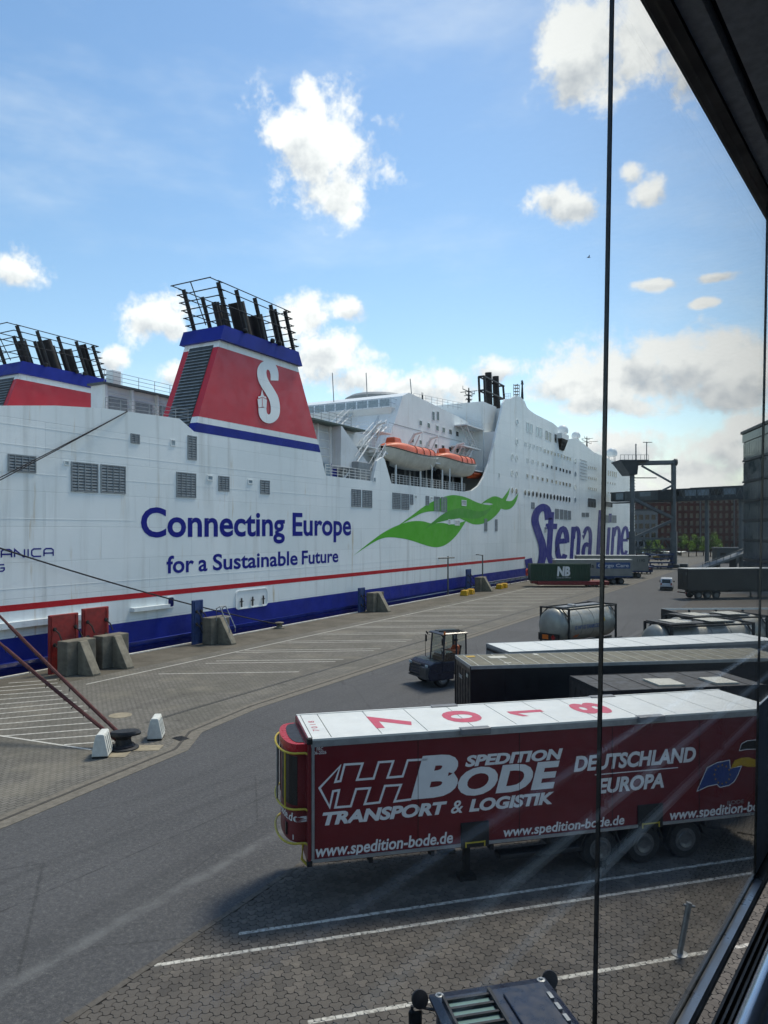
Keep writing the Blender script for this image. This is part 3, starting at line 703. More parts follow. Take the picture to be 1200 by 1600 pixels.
# deep openings (mooring decks): flat plates, mostly darkened to stand for shaded depth, with fittings
def recess(x0, y0, x1, y1, back='dark_glass', posts=0):
    ya, yb = SY(x0), SY(x1); xm = (x0 + x1) / 2; zt, zb = S(xm, y0)[1], S(xm, y1)[1]
    n = 24; rr = min((yb - ya), (zt - zb)) * .25; P = []
    for cx, cz, a0 in ((yb - rr, zt - rr, 0), (ya + rr, zt - rr, 90), (ya + rr, zb + rr, 180), (yb - rr, zb + rr, 270)):
        P += [(cx + rr * math.cos(R(a0 + q)), cz + rr * math.sin(R(a0 + q))) for q in (0, 22, 45, 67, 90)]
    ring = MB(); k = len(P); cy, cz = (ya + yb) / 2, (zt + zb) / 2
    sc_ = lambda p, e: (p[0] + math.copysign(e, p[0] - cy), p[1] + math.copysign(e, p[1] - cz))
    ring.add([hp(*sc_(p, .09), 0) for p in P] + [hp(*sc_(p, .09), .07) for p in P] + [hp(*p, .07) for p in P] + [hp(*p, .0) for p in P], [(j * k + i, j * k + (i + 1) % k, (j + 1) * k + (i + 1) % k, (j + 1) * k + i) for j in range(3) for i in range(k)])
    f = FP(ring, 'mooring_port', 'ship_white'); MB().add([hp(*p, .012) for p in P], [tuple(range(k))]).build('backing', back, f)
    if posts:
        q = MB()
        for i in range(posts):
            y = ya + (yb - ya) * (.15 + .7 * i / max(1, posts - 1)); q.tube([hp(y, zb + .1, .12), hp(y, zb + (zt - zb) * .6, .12)], .07); q.tube([hp(y - .2, zb + (zt - zb) * .4, .12), hp(y + .2, zb + (zt - zb) * .4, .12)], .05)
        q.build('bitts', 'rail_steel', f)
    return f
recess(262, 933.5, 271, 948, 'ship_blue_dark'); recess(368.5, 922, 417, 948, 'ship_white', 3)
recess(918, 779, 931, 793, 'louvre_dark', 3); recess(940.5, 784, 957, 792, 'louvre_dark', 2)
for zq in (13.7, 11.0):
    mb = MB().lathe([(.25, 0), (.42, .02), (.42, .16), (.25, .2)], hp(20, zq, 0), (1, 0, 0)); FP(mb, 'fairlead', 'black_steel', smooth=True)
# horizontal louvre block forward
ya, yb = SY(906), SY(917); mb = MB()
for k in range(7):
    z = 26.9 - k * .75 - 1.0; mb.hexa([hp(ya, z, 0), hp(yb, z, 0), hp(yb, z + .12, 0), hp(ya, z + .12, 0)], [hp(ya, z, .1), hp(yb, z, .1), hp(yb, z + .12, .04), hp(ya, z + .12, .04)])
FP(mb, 'louvre_grille', 'louvre')

# ------------------------------------------------------------------ funnels
def funnel(dx, emblem):
    X0 = XS + dx; W = 4.3
    def q(y, z, t_): return (X0 + t_, y, z)
    zb, za = 17.5, 27.3
    yL = lambda z: 46.3 + (z - 17.5) * .40; yR = lambda z: 65.2 - (z - 17.5) * .47
    inset = lambda z: -max(0, z - 18.8) * .02
    def slab(z0, z1, m_, name, parent=None, grow=0.0):
        a = [(X0 + inset(z0) + grow, yL(z0) - grow, z0), (X0 + inset(z0) + grow, yR(z0) + grow, z0), (X0 - W - grow, yR(z0) + grow, z0), (X0 - W - grow, yL(z0) - grow, z0)]
        b = [(X0 + inset(z1) + grow, yL(z1) - grow, z1), (X0 + inset(z1) + grow, yR(z1) + grow, z1), (X0 - W - grow, yR(z1) + grow, z1), (X0 - W - grow, yL(z1) - grow, z1)]
        return FP(MB().hexa(a, b), name, m_, parent)
    fb = slab(18.85 if emblem else 16.2, 25.35, 'funnel_red', 'funnel')
    if emblem:
        slab(17.5, 18.3, 'ship_blue', 'funnel_band', fb, .01); slab(18.3, 18.85, 'hull', 'funnel_band', fb, .01)
    slab(25.35, 25.95, 'hull', 'funnel_band', fb, .01)
    cap = slab(25.95, 27.3, 'ship_blue', 'funnel_cap', fb, .38)
    # louvred air intake on the after face
    lv = MB(); n = 26; yq = lambda z: yL(z) - .012
    def aft(m_, xa, xb, z0, z1, e0, e1): m_.hexa([(xa, yL(z0), z0), (xb, yL(z0), z0), (xb, yL(z1), z1), (xa, yL(z1), z1)], [(xa, yL(z0) - e0, z0), (xb, yL(z0) - e0, z0), (xb, yL(z1) - e1, z1), (xa, yL(z1) - e1, z1)])
    bk = MB(); aft(bk, X0 - .75, X0 - W + .7, 17.4, 25.6, .02, .02); bk.build('intake', 'louvre_dark', fb)
    for k in range(n):
        z = 17.6 + k * .305; lv.hexa([(X0 - .8, yL(z), z), (X0 - W + .75, yL(z), z), (X0 - W + .75, yL(z + .07), z + .07), (X0 - .8, yL(z + .07), z + .07)], [(X0 - .8, yL(z) - .16, z - .08), (X0 - W + .75, yL(z) - .16, z - .08), (X0 - W + .75, yL(z) - .13, z - .02), (X0 - .8, yL(z) - .13, z - .02)])
    lv.build('intake_slats', 'louvre', fb)
    # exhaust cage leaning aft
    lean = -1.55; Hc = 3.7; z0 = 27.3; fr = MB(); pp = []
    def top(x, y, k=1.0): return (x, y + lean * k, z0 + Hc * k)
    ysp = [50.9, 53.3, 55.9, 58.3, 60.6]
    posts = MB()
    for x in (X0 - .1, X0 - W + .1):
        for y in ysp: MB().tube([(x, y, z0 - .1), top(x, y)], .2, 8).build('cage_post', 'black_steel', fb)
    rails = MB(); ya_, yb_ = 50.6, 60.9
    for k in (.15, .32, .49, .66, .83, 1.0):
        A_, B_ = top(X0 + .2, ya_ - (.95 if k > .9 else .45), k), top(X0 - W - .2, ya_ - (.95 if k > .9 else .45), k)
        C_, D_ = top(X0 + .2, yb_ + .3, k), top(X0 - W - .2, yb_ + .3, k)
        rails.tube([A_, B_], .055, 6); rails.tube([C_, D_], .055, 6)
        for x in (X0 + .1, X0 - W - .1): rails.tube([top(x, ya_ - (.95 if k > .9 else .45), k), top(x, 51.2, k)], .05, 6); rails.tube([top(x, 60.2, k), top(x, yb_ + .35, k)], .05, 6)
        if k in (.83, 1.0, .49): 
            for x in (X0 + .2, X0 - W - .2): rails.tube([top(x, ya_, k), top(x, yb_ + .3, k)], .05, 6)
    rails.tube([top(X0 - W / 2, ya_ - .95, 1), top(X0 - W / 2, ya_ - .4, .1)], .05, 6)
    rails.build('cage_rail', 'black_steel', fb)
    for (y, r_, h, xo) in ((55.4, .78, .93, -2.0), (58.0, .72, .80, -2.0), (53.0, .36, .80, -2.6), (59.9, .28, 1.02, -1.2), (60.3, .14, 1.06, -1.0), (51.8, .22, .7, -1.8)):
        p = MB().tube([(X0 + xo, y, z0 - .2), (X0 + xo, y + lean * h, z0 + Hc * h)], r_, 16); p.build('exhaust_pipe', 'soot_steel', fb, smooth=True)
    for y in (52.5, 56.5, 57.6):
        MB().lathe([(.1, 0), (.22, .05), (.22, .3), (.1, .36)], (X0 + .2, y, z0 + .15), (1, 0, -.3)).build('floodlight', 'black_steel', fb, smooth=True)
    if emblem:
        def fp(y, z, t_): return (X0 + inset(z) + t_, y, z)
        fz = lambda x, y: S(260 + x * .3, 430 + y * .3)
        pc = crom([Vector((260 + x * .3, 430 + y * .3, 0)) for x, y in [(566,548),(566,512),(556,482),(532,468),(512,474),(500,498),(503,535),(518,570),(540,605),(560,645),(567,690),(562,728),(540,748),(517,744),(502,724),(498,690)]], 5); nP = len(pc)
        eS = MB()
        for i, qd in enumerate(stroke([(v.x, v.y) for v in pc], [12.2 + 2.6 * math.sin(math.pi * k / (nP - 1)) for k in range(nP)])): eS.add([fp(*S(p.x, p.y), .03 + i * .0006) for p in qd], [(0, 1, 2, 3)])
        eS.build('emblem', 'hull', fb)
        sh_ = MB()
        for P in ([(473,645),(498,636),(522,648),(519,694),(500,684),(478,690)], [(477,632),(498,626),(519,634),(519,644),(498,634),(477,642)], [(490,628),(498,595),(503,620),(508,628)]):
            sh_.add([fp(*fz(x, y), .09) for x, y in P], [tuple(range(len(P)))])
        sh_.build('emblem', 'ship_white', fb)
        bar = MB()
        for P in ([(476,643),(498,634),(521,645),(521,648),(498,637),(476,646)], [(496,640),(499,640),(499,682),(496,682)]): bar.add([fp(*fz(x, y), .10) for x, y in P], [tuple(range(len(P)))])
        bar.build('emblem', 'funnel_red', fb)
    return fb
funnel(0, True); funnel(-BEAM + 4.3, False)

# ------------------------------------------------------------------ decks and houses inboard
def railing(name, pts, h=1.1, step=1.5, bars=3, m_='rail_white', r=.03, parent=None):
    mb = MB()
    for a, b in zip(pts, pts[1:]):
        a, b = Vector(a), Vector(b); n = max(1, int((b - a).length / step))
        for i in range(n + 1): p = a.lerp(b, i / n); mb.tube([p, p + Vector((0, 0, h))], r, 5)
        for k in range(1, bars + 1): mb.tube([a + Vector((0, 0, h * k / bars)), b + Vector((0, 0, h * k / bars))], r * .8, 5)
    return FP(mb, name, m_, parent)
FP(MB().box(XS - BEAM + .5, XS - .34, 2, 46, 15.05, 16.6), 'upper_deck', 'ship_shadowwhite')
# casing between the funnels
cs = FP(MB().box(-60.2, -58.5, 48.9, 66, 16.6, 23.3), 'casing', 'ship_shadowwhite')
mb = MB()
for k in range(6):
    y = 48.9 + k * 3.3; mb.box(-58.5, -58.2, y, y + .3, 16.6, 23.3)
for z in (17.8, 19, 20.2, 21.4, 22.6): mb.box(-58.5, -58.42, 48.9, 66, z, z + .05)
mb.build('stiffener', 'ship_shadowwhite', cs)
for k in range(4): MB().box(-58.5, -58.40, 49.6 + k * 3.3, 51.8 + k * 3.3, 19.4, 22.3).build('louvre_panel', 'louvre', cs)
railing('railing', [(-58.3, 48.9, 23.5), (-58.3, 66, 23.5)], 1.2, 2, 3, 'grey_steel')
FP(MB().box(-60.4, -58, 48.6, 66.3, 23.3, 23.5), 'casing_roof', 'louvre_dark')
FP(MB().box(-59.6, -58.6, 50.2, 51.2, 23.5, 25.0), 'vent_box', 'ship_white', bevel=.05)
railing('railing', [(XS - .4, 37.5, 18.1), (XS - .4, 46, 18.4)], .9, 1.4, 3, 'grey_steel')
# stair recess between funnel and boat deck: back bulkhead with stiffeners
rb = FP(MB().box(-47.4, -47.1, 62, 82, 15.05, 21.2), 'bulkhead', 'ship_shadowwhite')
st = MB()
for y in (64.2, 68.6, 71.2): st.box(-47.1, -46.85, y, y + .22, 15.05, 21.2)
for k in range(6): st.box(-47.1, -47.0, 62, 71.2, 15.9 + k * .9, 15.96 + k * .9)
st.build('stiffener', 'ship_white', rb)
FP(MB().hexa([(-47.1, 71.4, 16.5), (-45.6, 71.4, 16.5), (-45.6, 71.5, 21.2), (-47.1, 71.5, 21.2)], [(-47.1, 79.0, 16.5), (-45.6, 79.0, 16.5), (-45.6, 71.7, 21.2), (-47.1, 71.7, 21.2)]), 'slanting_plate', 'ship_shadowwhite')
FP(MB().box(-60, -45.6, 62, 77, 21.2, 21.4), 'deck', 'deck_green')
railing('railing', [(-45.8, 63, 21.4), (-45.8, 74, 21.4)], 1.1, 1.4, 3, 'grey_steel')
railing('railing', [(XS - .15, 66.4, 15.1), (XS - .15, 76.2, 15.1)], 1.25, 1.1, 4, 'rail_white', .035)
for k, c in enumerate(('louvre', 'pale_glass', 'pale_glass', 'ship_blue', 'louvre', 'louvre')):
    FP(MB().box(-46.9, -46.8, 66.8 + k * 1.5, 68.0 + k * 1.5, 15.1, 16.9), 'locker', c)
FP(MB().box(-46.8, -44.7, 73.8, 76.6, 15.1, 17.3), 'shelter', 'louvre', bevel=.08)
def stair(p0, p1, wdt, name='staircase'):
    p0, p1 = Vector(p0), Vector(p1); mb = MB(); n = max(4, int(abs(p1.z - p0.z) / .22))
    for s_ in (0, wdt):
        a, b = p0 + Vector((s_, 0, 0)), p1 + Vector((s_, 0, 0)); mb.tube([a, b], .11, 6); mb.tube([a + Vector((0, 0, 1)), b + Vector((0, 0, 1))], .045, 6)
        for k in range(5): q = a.lerp(b, k / 4); mb.tube([q, q + Vector((0, 0, 1))], .035, 5)
    for k in range(n + 1):
        q = p0.lerp(p1, k / n); mb.box(q.x, q.x + wdt, q.y - .12, q.y + .12, q.z, q.z + .04)
    return FP(mb, name, 'rail_white')
stair((-46.9, 72.5, 15.1), (-46.9, 75.5, 17.3), .9); stair((-48.4, 76.5, 17.4), (-48.4, 82.0, 21.2), .9); stair((-50.6, 74.5, 17.4), (-50.6, 81.0, 21.6), .9); stair((-47.2, 79.0, 15.6), (-47.2, 83.0, 18.4), .8)
FP(MB().box(-52, -45.2, 80, 86, 18.6, 18.75), 'landing', 'ship_white'); railing('railing', [(-45.3, 80, 18.75), (-45.3, 86, 18.75)], 1.1, 1.0, 3)
FP(MB().box(-56, -49, 78, 84, 20.4, 20.55), 'landing', 'ship_white'); railing('railing', [(-49.1, 77, 20.55), (-49.1, 84, 20.55)], 1.1, 1.0, 3)
# aft upper lounge: slanted grey face, terrace, round observation bar
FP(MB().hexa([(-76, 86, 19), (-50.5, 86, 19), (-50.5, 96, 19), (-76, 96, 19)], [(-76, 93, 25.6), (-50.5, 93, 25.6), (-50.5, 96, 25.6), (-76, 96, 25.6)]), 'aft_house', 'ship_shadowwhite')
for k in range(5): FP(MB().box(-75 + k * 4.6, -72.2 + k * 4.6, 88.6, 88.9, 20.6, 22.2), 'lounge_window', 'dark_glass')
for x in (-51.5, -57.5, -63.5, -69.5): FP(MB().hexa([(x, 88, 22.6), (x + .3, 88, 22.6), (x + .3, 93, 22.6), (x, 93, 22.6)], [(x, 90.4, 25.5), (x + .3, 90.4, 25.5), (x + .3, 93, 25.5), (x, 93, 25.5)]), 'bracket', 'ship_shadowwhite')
FP(MB().box(-76, -49.4, 84.4, 86.2, 22.3, 22.6), 'mid_terrace', 'ship_white'); railing('railing', [(-75, 84.6, 22.6), (-49.6, 84.6, 22.6)], 1.1, 1.4, 3, 'rail_white')
FP(MB().hexa([(-76, 90.4, 25.6), (-49.4, 90.4, 25.6), (-49.4, 104, 25.6), (-76, 104, 25.6)], [(-76, 89.8, 26.4), (-49.0, 89.8, 26.4), (-49.0, 104, 26.4), (-76, 104, 26.4)]), 'terrace_deck', 'ship_white')
rg = railing('railing', [(-75, 90, 26.4), (-49.2, 90, 26.4), (-49.2, 95, 26.4)], 1.3, 1.5, 2, 'grey_steel')
for k in range(14): MB().box(-74.8 + k * 1.83, -73.2 + k * 1.83, 89.98, 90.02, 26.6, 27.6).build('glass_panel', 'pale_glass', rg)
FP(MB().lathe([(3.9, 0), (4.0, 2.3), (5.2, 3.2), (5.3, 3.4), (4.4, 3.9), (1.6, 4.3), (.1, 4.35)], (-60, 105, 27.3), (0, 0, 1), 40), 'observation_bar', 'louvre', smooth=True)
FP(MB().lathe([(4.05, .8), (4.12, 2.2)], (-60, 105, 27.3), (0, 0, 1), 40), 'window_band', 'pale_glass', smooth=True)
stair((-52.5, 80.0, 18.8), (-52.5, 85.0, 22.4), 1.0); stair((-56.5, 84.8, 22.6), (-56.5, 90.0, 25.9), 1.0)
for (x, y, z, h) in ((-60.5, 93, 26.4, 6.4), (-57, 97, 26.4, 6.8), (-50.5, 99, 29, 3)):
    FP(MB().tube([(x, y, z), (x, y - .6, z + h)], .07, 6), 'antenna', 'grey_steel')
for a, b, X in (((546, 727), (566, 697), -46.2), ((556, 703), (584, 672), -47.6), ((577, 737), (594, 706), -45.4), ((566, 700), (596, 668), -49.0)): stair(PX(*a, X), PX(*b, X), .8)
for a, b, z_, X in ((562, 584, 697, -46.4), (578, 604, 672, -48.0), (552, 566, 703, -47.6)):
    q0, q1 = PX(a, z_, X), PX(b, z_, X); FP(MB().box(X - 1.4, X + .9, q0.y, q1.y, q0.z - .12, q0.z), 'landing', 'ship_white'); railing('railing', [(X + .9, q0.y, q0.z), (X + .9, q1.y, q0.z)], 1.1, .9, 3)
# boat deck recess and house behind the lifeboats
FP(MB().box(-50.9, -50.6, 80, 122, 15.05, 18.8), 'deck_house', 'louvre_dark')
gr = MB()
for k in range(12): gr.box(-50.6, -50.5, 81.5 + k * 3.0, 82.2 + k * 3.0, 15.05, 18.8)
FP(gr, 'pillar', 'louvre')
for k in range(4): FP(MB().tube([(-45.2, 84 + k * 7.2, 15.05), (-45.2, 84 + k * 7.2, 19.0)], .13, 8), 'pillar', 'ship_white')
FP(MB().box(-51, -45.0, 80, 118, 18.8, 19.0), 'embarkation_deck', 'ship_shadowwhite')
railing('railing', [(XS - .15, 81.4, 15.1), (XS - .15, 104.8, 15.15)], 1.2, 1.0, 4, 'rail_white', .035)
FP(MB().tube([(XS - .1, 93.0, 15.1), (XS - .1, 93.0, 18.0), (XS - .1, 91.3, 19.0)], .1, 8), 'pillar', 'ship_white')
FP(MB().tube([(XS - .3, 99.5, 15.1), (XS - .3, 99.5, 18.4)], .1, 8), 'pillar', 'ship_white')
hs = FP(MB().add([(-48.4, 86, 19.0), (-48.4, 122, 19.0), (-48.4, 122, 27.2), (-48.4, 107, 28.2), (-48.4, 94.0, 29.0), (-48.4, 92.0, 28.2), (-48.4, 89.6, 24.2),
                  (-75, 86, 19.0), (-75, 122, 19.0), (-75, 122, 27.2), (-75, 107, 28.2), (-75, 94.0, 29.0), (-75, 92.0, 28.2), (-75, 89.6, 24.2)],
                 [tuple(range(7))[::-1], tuple(range(7, 14))] + [(i, (i + 1) % 7, 7 + (i + 1) % 7, 7 + i) for i in range(7)]), 'accommodation', 'ship_white')
def hwin(px, py, w, h, X=-48.4):
    a, b = PX(px - w / 2, py, X), PX(px + w / 2, py, X); zt, zb = PX(px, py - h / 2, X).z, PX(px, py + h / 2, X).z
    f = FP(MB().box(X, X + .05, a.y, b.y, zb, zt), 'window', 'ship_white'); MB().box(X + .05, X + .07, a.y + .1, b.y - .1, zb + .1, zt - .1).build('pane', 'dark_glass', f)
for x, y in [(657,661),(669.5,665),(683,669),(693,672),(703.5,675),(714,678)]: hwin(x, y, 4.6, 9)
for x, y in [(644,688),(657,691),(668.5,694),(681,697),(692,699),(703,702),(714.5,704.5)]: hwin(x, y, 4.4, 8)
for x in (677, 684): hwin(x, 650, 4, 15)
sm_ = MB().box(-48.4, -48.36, 88, 122, 23.9, 23.95); FP(sm_, 'weld_seam', 'louvre')
# forward stair tower and casing next to the shell
FP(MB().box(-56, -46.6, 108, 122, 19.0, 19.2), 'landing', 'ship_white'); FP(MB().box(-52, -46.2, 108.5, 116, 22.7, 22.9), 'landing', 'ship_white'); FP(MB().box(-52, -46.2, 110, 118, 26.2, 26.4), 'landing', 'ship_white')
stair((-47.4, 109, 19.2), (-47.4, 113.5, 22.7), .9); stair((-47.4, 115, 22.9), (-47.4, 110.5, 26.2), .9); stair((-49.4, 109, 22.9), (-49.4, 114, 26.2), .9)
railing('railing', [(-46.3, 108.5, 22.9), (-46.3, 116, 22.9)], 1.1, 1.1, 3); railing('railing', [(-46.3, 110, 26.4), (-46.3, 118, 26.4)], 1.1, 1.1, 3); railing('railing', [(-46.5, 104, 19.1), (-46.5, 117, 19.1)], 1.1, 1.1, 3)
FP(MB().box(-58, -46.4, 117.5, 124, 19, 31.2), 'accommodation', 'ship_white')
FP(MB().box(-46.4, -46.34, 118.3, 119.8, 20, 24.5), 'door', 'louvre'); FP(MB().box(-46.4, -46.34, 120.6, 122, 20, 24.5), 'door', 'louvre')
# upper works forward of the shell top
FP(MB().box(-74, XS - .36, 124, 150, 26, 30.9), 'accommodation', 'ship_white'); FP(MB().box(-74, XS - 1.0, 150, yend + 4, 20, 28.4), 'accommodation', 'ship_white')
FP(MB().box(-75, XS - .36, 118, yend, 15.05, 26), 'accommodation', 'ship_white')
FP(MB().box(-74, -50, 98, 124, 27.4, 28.6), 'accommodation', 'ship_white'); railing('railing', [(-50.2, 99, 28.6), (-50.2, 124, 30.4)], 1.3, 2.0, 3, 'grey_steel'); railing('railing', [(XS - .6, 123, 32.2), (XS - .6, 127, 33.0)], 1.0, 1.0, 2, 'black_steel')
# twin exhausts in a portal frame
fb = PX(757, 632, -47.5); yb0 = fb.y
fr = MB(); zb = 29.8; zt = PX(757, 588, -47.5).z; yw = PX(789, 620, -47.5).y - yb0
for x in (-47.5, -48.5):
    for y in (0, yw): fr.tube([(x, yb0 + y + .5, zb), (x, yb0 + y * .92 - .2, zt)], .2, 6)
    for z in (zt, (zt * .62 + zb * .38)): fr.tube([(x, yb0 - .2, z), (x, yb0 + yw * .95, z)], .17, 6)
for y in (-.2, yw * .92):
    for z in (zt, (zt * .62 + zb * .38)): fr.tube([(-47.5, yb0 + y, z), (-48.5, yb0 + y, z)], .17, 6)
stk = FP(fr, 'exhaust_frame', 'black_steel')
for y in (.33, .68):
    p = MB().tube([(-48.0, yb0 + yw * y + .4, zb), (-48.0, yb0 + yw * y - .3, zt + 1.3)], .6, 16); p.build('exhaust_pipe', 'soot_steel', stk, smooth=True)
# signal mast, whips, radomes
def mast(px, py0, py1, X, arms):
    a, b = PX(px, py0, X), PX(px, py1, X); mb = MB().tube([a, (a.x, a.y, b.z)], [.28, .1], 8)
    for f_, l in arms: z = a.z + (b.z - a.z) * f_; mb.tube([(a.x, a.y - l, z), (a.x, a.y + l, z)], .09, 6); mb.tube([(a.x - l * .6, a.y, z), (a.x + l * .6, a.y, z)], .07, 6)
    for f_, l in arms[:2]:
        for s_ in (-1, 1): z = a.z + (b.z - a.z) * f_; mb.tube([(a.x, a.y + s_ * l, z), (a.x, a.y + s_ * l, z + .6)], .05, 5)
    return FP(mb, 'signal_mast', 'black_steel')
mast(732.5, 632, 606, -55, [(.55, 1.6), (.78, 2.9), (.3, 1.2)]); mast(816, 624, 594, XS - 2, [(.8, .5)]); mast(917, 699, 682, -60, [(.5, 6.0), (.8, 3.2)]); mast(660, 634, 617, -55, [(.9, .2)])
lad = MB(); a = PX(807, 622, XS - 2)
for dx in (-.4, .4):
    for dy in (-.5, .5): lad.tube([(a.x + dx, a.y + dy, a.z - 1), (a.x + dx, a.y + dy, a.z + 2.6)], .06, 5)
for k in range(5): lad.box(a.x - .45, a.x + .45, a.y - .55, a.y + .55, a.z + k * .6, a.z + k * .6 + .07)
FP(lad, 'mast_platform', 'grey_steel')
def radome(px, py, X, r, h):
    p = PX(px, py, X); prof = [(r * .55, -h * .2), (r * .95, 0)] + [(r * math.cos(R(q)), h * .45 + r * math.sin(R(q)) if q >= 0 else 0) for q in range(0, 91, 10)]
    mb = MB().lathe([(max(a, .01), b) for a, b in prof], p, (0, 0, 1), 20); o = FP(mb, 'radome', 'ship_white', smooth=True)
    pd = MB()
    for dx, dy in ((-.5, -.5), (.5, -.5), (.5, .5), (-.5, .5)): pd.tube([(p.x + dx * r, p.y + dy * r, p.z - h * 1.5), (p.x + dx * r, p.y + dy * r, p.z)], .08, 5)
    pd.build('pedestal', 'grey_steel', o)
radome(879, 677, -48, 1.35, 1.3); radome(900, 684, -52, 1.2, 1.1); radome(956, 712, -50, 1.7, 1.6)
# bridge wing
y0_, y1_ = SY(872), SY(880); FP(MB().hexa([(XS - 3, y0_, 26.6), (XS + .2, y0_ + 1, 26.6), (XS + .2, y1_, 26.6), (XS - 3, y1_, 26.6)], [(XS - 3, y0_ - .5, 28.9), (XS + .9, y0_, 28.9), (XS + .9, y1_ + .6, 28.9), (XS - 3, y1_ + .6, 28.9)]), 'bridge_wing', 'dark_glass')
FP(MB().box(XS - 3, XS + 1.0, y0_ - .5, y1_ + .9, 28.9, 30.0), 'bridge_roof', 'ship_white')
FP(MB().box(-70, -50, 192, 206, 28, 31.6), 'wheelhouse_top', 'ship_white', bevel=.5)
railing('railing', [(XS - 1, 212, 28.4), (XS - 1, 232, 27.9)], 1.1, 2, 2, 'grey_steel')

# ------------------------------------------------------------------ lifeboats (hang in davits: things of their own)
def lifeboat(ya, yb, zk, X, label):
    Ln = yb - ya; b = thing('lifeboat', label, 'lifeboat', (X, (ya + yb) / 2, zk), 0, 'lifeboats in the davits')
    n = 22; secs = []
    def hw(u): return 1.85 * max(.03, (1 - abs(2 * u - 1) ** 3.0)) ** .55
    def keel(u): return .25 + 1.15 * abs(2 * u - 1) ** 2.6
    def sheer(u): return 2.25 + .55 * abs(2 * u - 1) ** 2
    vs = []; mseg = 9
    for i in range(n + 1):
        u = i / n; y = (u - .5) * Ln
        for k in range(mseg):
            a = k / (mseg - 1) * 2 - 1; x = hw(u) * math.copysign(abs(a) ** .55, a); z = keel(u) + (sheer(u) - keel(u)) * abs(a) ** 2.2
            vs.append((x, y, z))
    fs = [(i * mseg + k, i * mseg + k + 1, (i + 1) * mseg + k + 1, (i + 1) * mseg + k) for i in range(n) for k in range(mseg - 1)]
    hull = MB().add(vs, fs).build('hull', 'boat_white', b, smooth=True)
    rub = MB()
    for s_ in (-1, 1): rub.tube([(s_ * hw(i / n) * 1.01, (i / n - .5) * Ln, sheer(i / n)) for i in range(n + 1)], .07, 6)
    rub.build('rubbing_strake', 'black_steel', hull)
    cv = []; cs_ = 9
    for i in range(n + 1):
        u = i / n; y = (u - .5) * Ln * .985; hgt = 1.25 * max(.0, 1 - abs(2 * u - 1) ** 4)
        for k in range(cs_):
            a = math.pi * k / (cs_ - 1); cv.append((hw(u) * .98 * math.copysign(abs(math.cos(a)) ** .7, math.cos(a)), y, sheer(u) + .02 + hgt * math.sin(a) ** .7))
    can = MB().add(cv, [(i * cs_ + k, (i + 1) * cs_ + k, (i + 1) * cs_ + k + 1, i * cs_ + k + 1) for i in range(n) for k in range(cs_ - 1)]).build('canopy', 'boat_orange', b, smooth=True)
    bands = MB()
    for u in (.42, .56, .7, .82):
        y = (u - .5) * Ln; bands.tube([(hw(u) * .99 * math.copysign(abs(math.cos(a)) ** .7, math.cos(a)), y, sheer(u) + .05 + 1.25 * (1 - abs(2 * u - 1) ** 4) * abs(math.sin(a)) ** .7) for a in [math.pi * k / 12 for k in range(13)]], .04, 5)
    bands.build('grab_line', 'black_steel', can)
    MB().hexa([(-.8, -Ln * .36, 3.2), (.8, -Ln * .36, 3.2), (.8, -Ln * .22, 3.2), (-.8, -Ln * .22, 3.2)], [(-.6, -Ln * .35, 4.15), (.6, -Ln * .35, 4.15), (.6, -Ln * .24, 4.15), (-.6, -Ln * .24, 4.15)]).build('conning_hatch', 'boat_orange', b, bevel=.12)
    gl = MB()
    for k in range(9): y = (.1 + k * .044) * Ln; pass
    loops = MB()
    for k in range(11):
        u = .42 + k * .05
        if u > .95: break
        y = (u - .5) * Ln; p = [(hw(u) * 1.02, y + e * Ln * .025, sheer(u) - .12 - .22 * (1 - e * e)) for e in (-1, -.5, 0, .5, 1)]; loops.tube(p, .03, 5)
    loops.build('lifeline', 'rail_white', hull)
    pr = MB().lathe([(.1, 0), (.42, .05), (.42, .3), (.1, .35)], (0, -Ln * .43, .62), (0, 1, 0)); pr.build('propeller_guard', 'black_steel', b, smooth=True)
    return b
lifeboat(81.0, 96.3, 17.1, -45.6, 'larger orange and white lifeboat nearest the big S funnel')
lifeboat(96.8, 110.8, 17.2, -45.6, 'orange and white lifeboat nearer the bow, beside the white stair tower')
def davit(y, X=-47.6):
    mb = MB(); mb.tube([(X, y, 15.05), (X, y, 21.6), (X + .8, y, 22.8), (X + 2.0, y, 23.0)], [.24, .24, .2, .14], 8); mb.tube([(X, y, 19.5), (X + 1.6, y, 22.6)], .1, 6); mb.tube([(X + 1.95, y, 22.9), (X + 1.95, y, 20.6)], .035, 5)
    FP(mb, 'davit', 'rail_white')
for y in (82.0, 92.6, 98.0, 107.6): davit(y)
rbt = thing('rescue_boat', 'small orange rescue boat tucked behind the second lifeboat', 'boat', (-46.4, 113.0, 17.4))
vs = []; 
for i in range(11):
    u = i / 10; hw_ = .95 * (1 - abs(2 * u - 1) ** 3.5 * .75)
    for k in range(7): a = math.pi * k / 6; vs.append((-hw_ * math.cos(a), (u - .5) * 5.0, 1.0 - .75 * math.sin(a) * (1 - .3 * u)))
MB().add(vs, [(i * 7 + k, i * 7 + k + 1, (i + 1) * 7 + k + 1, (i + 1) * 7 + k) for i in range(10) for k in range(6)]).build('hull', 'boat_orange', rbt, smooth=True)
tb = MB(); tb.tube([(-.95, -2.4, 1.05), (-1, 0, 1.05), (-.8, 1.8, 1.1), (0, 2.6, 1.2), (.8, 1.8, 1.1), (1, 0, 1.05), (.95, -2.4, 1.05)], .24, 10); tb.build('tube_collar', 'boat_orange', rbt, smooth=True)
MB().box(-.35, .35, -1.0, -.2, .8, 1.9).build('console', 'boat_white', rbt, bevel=.08); MB().box(-.2, .2, -2.7, -2.4, .6, 1.7).build('engine', 'black_steel', rbt, bevel=.06)
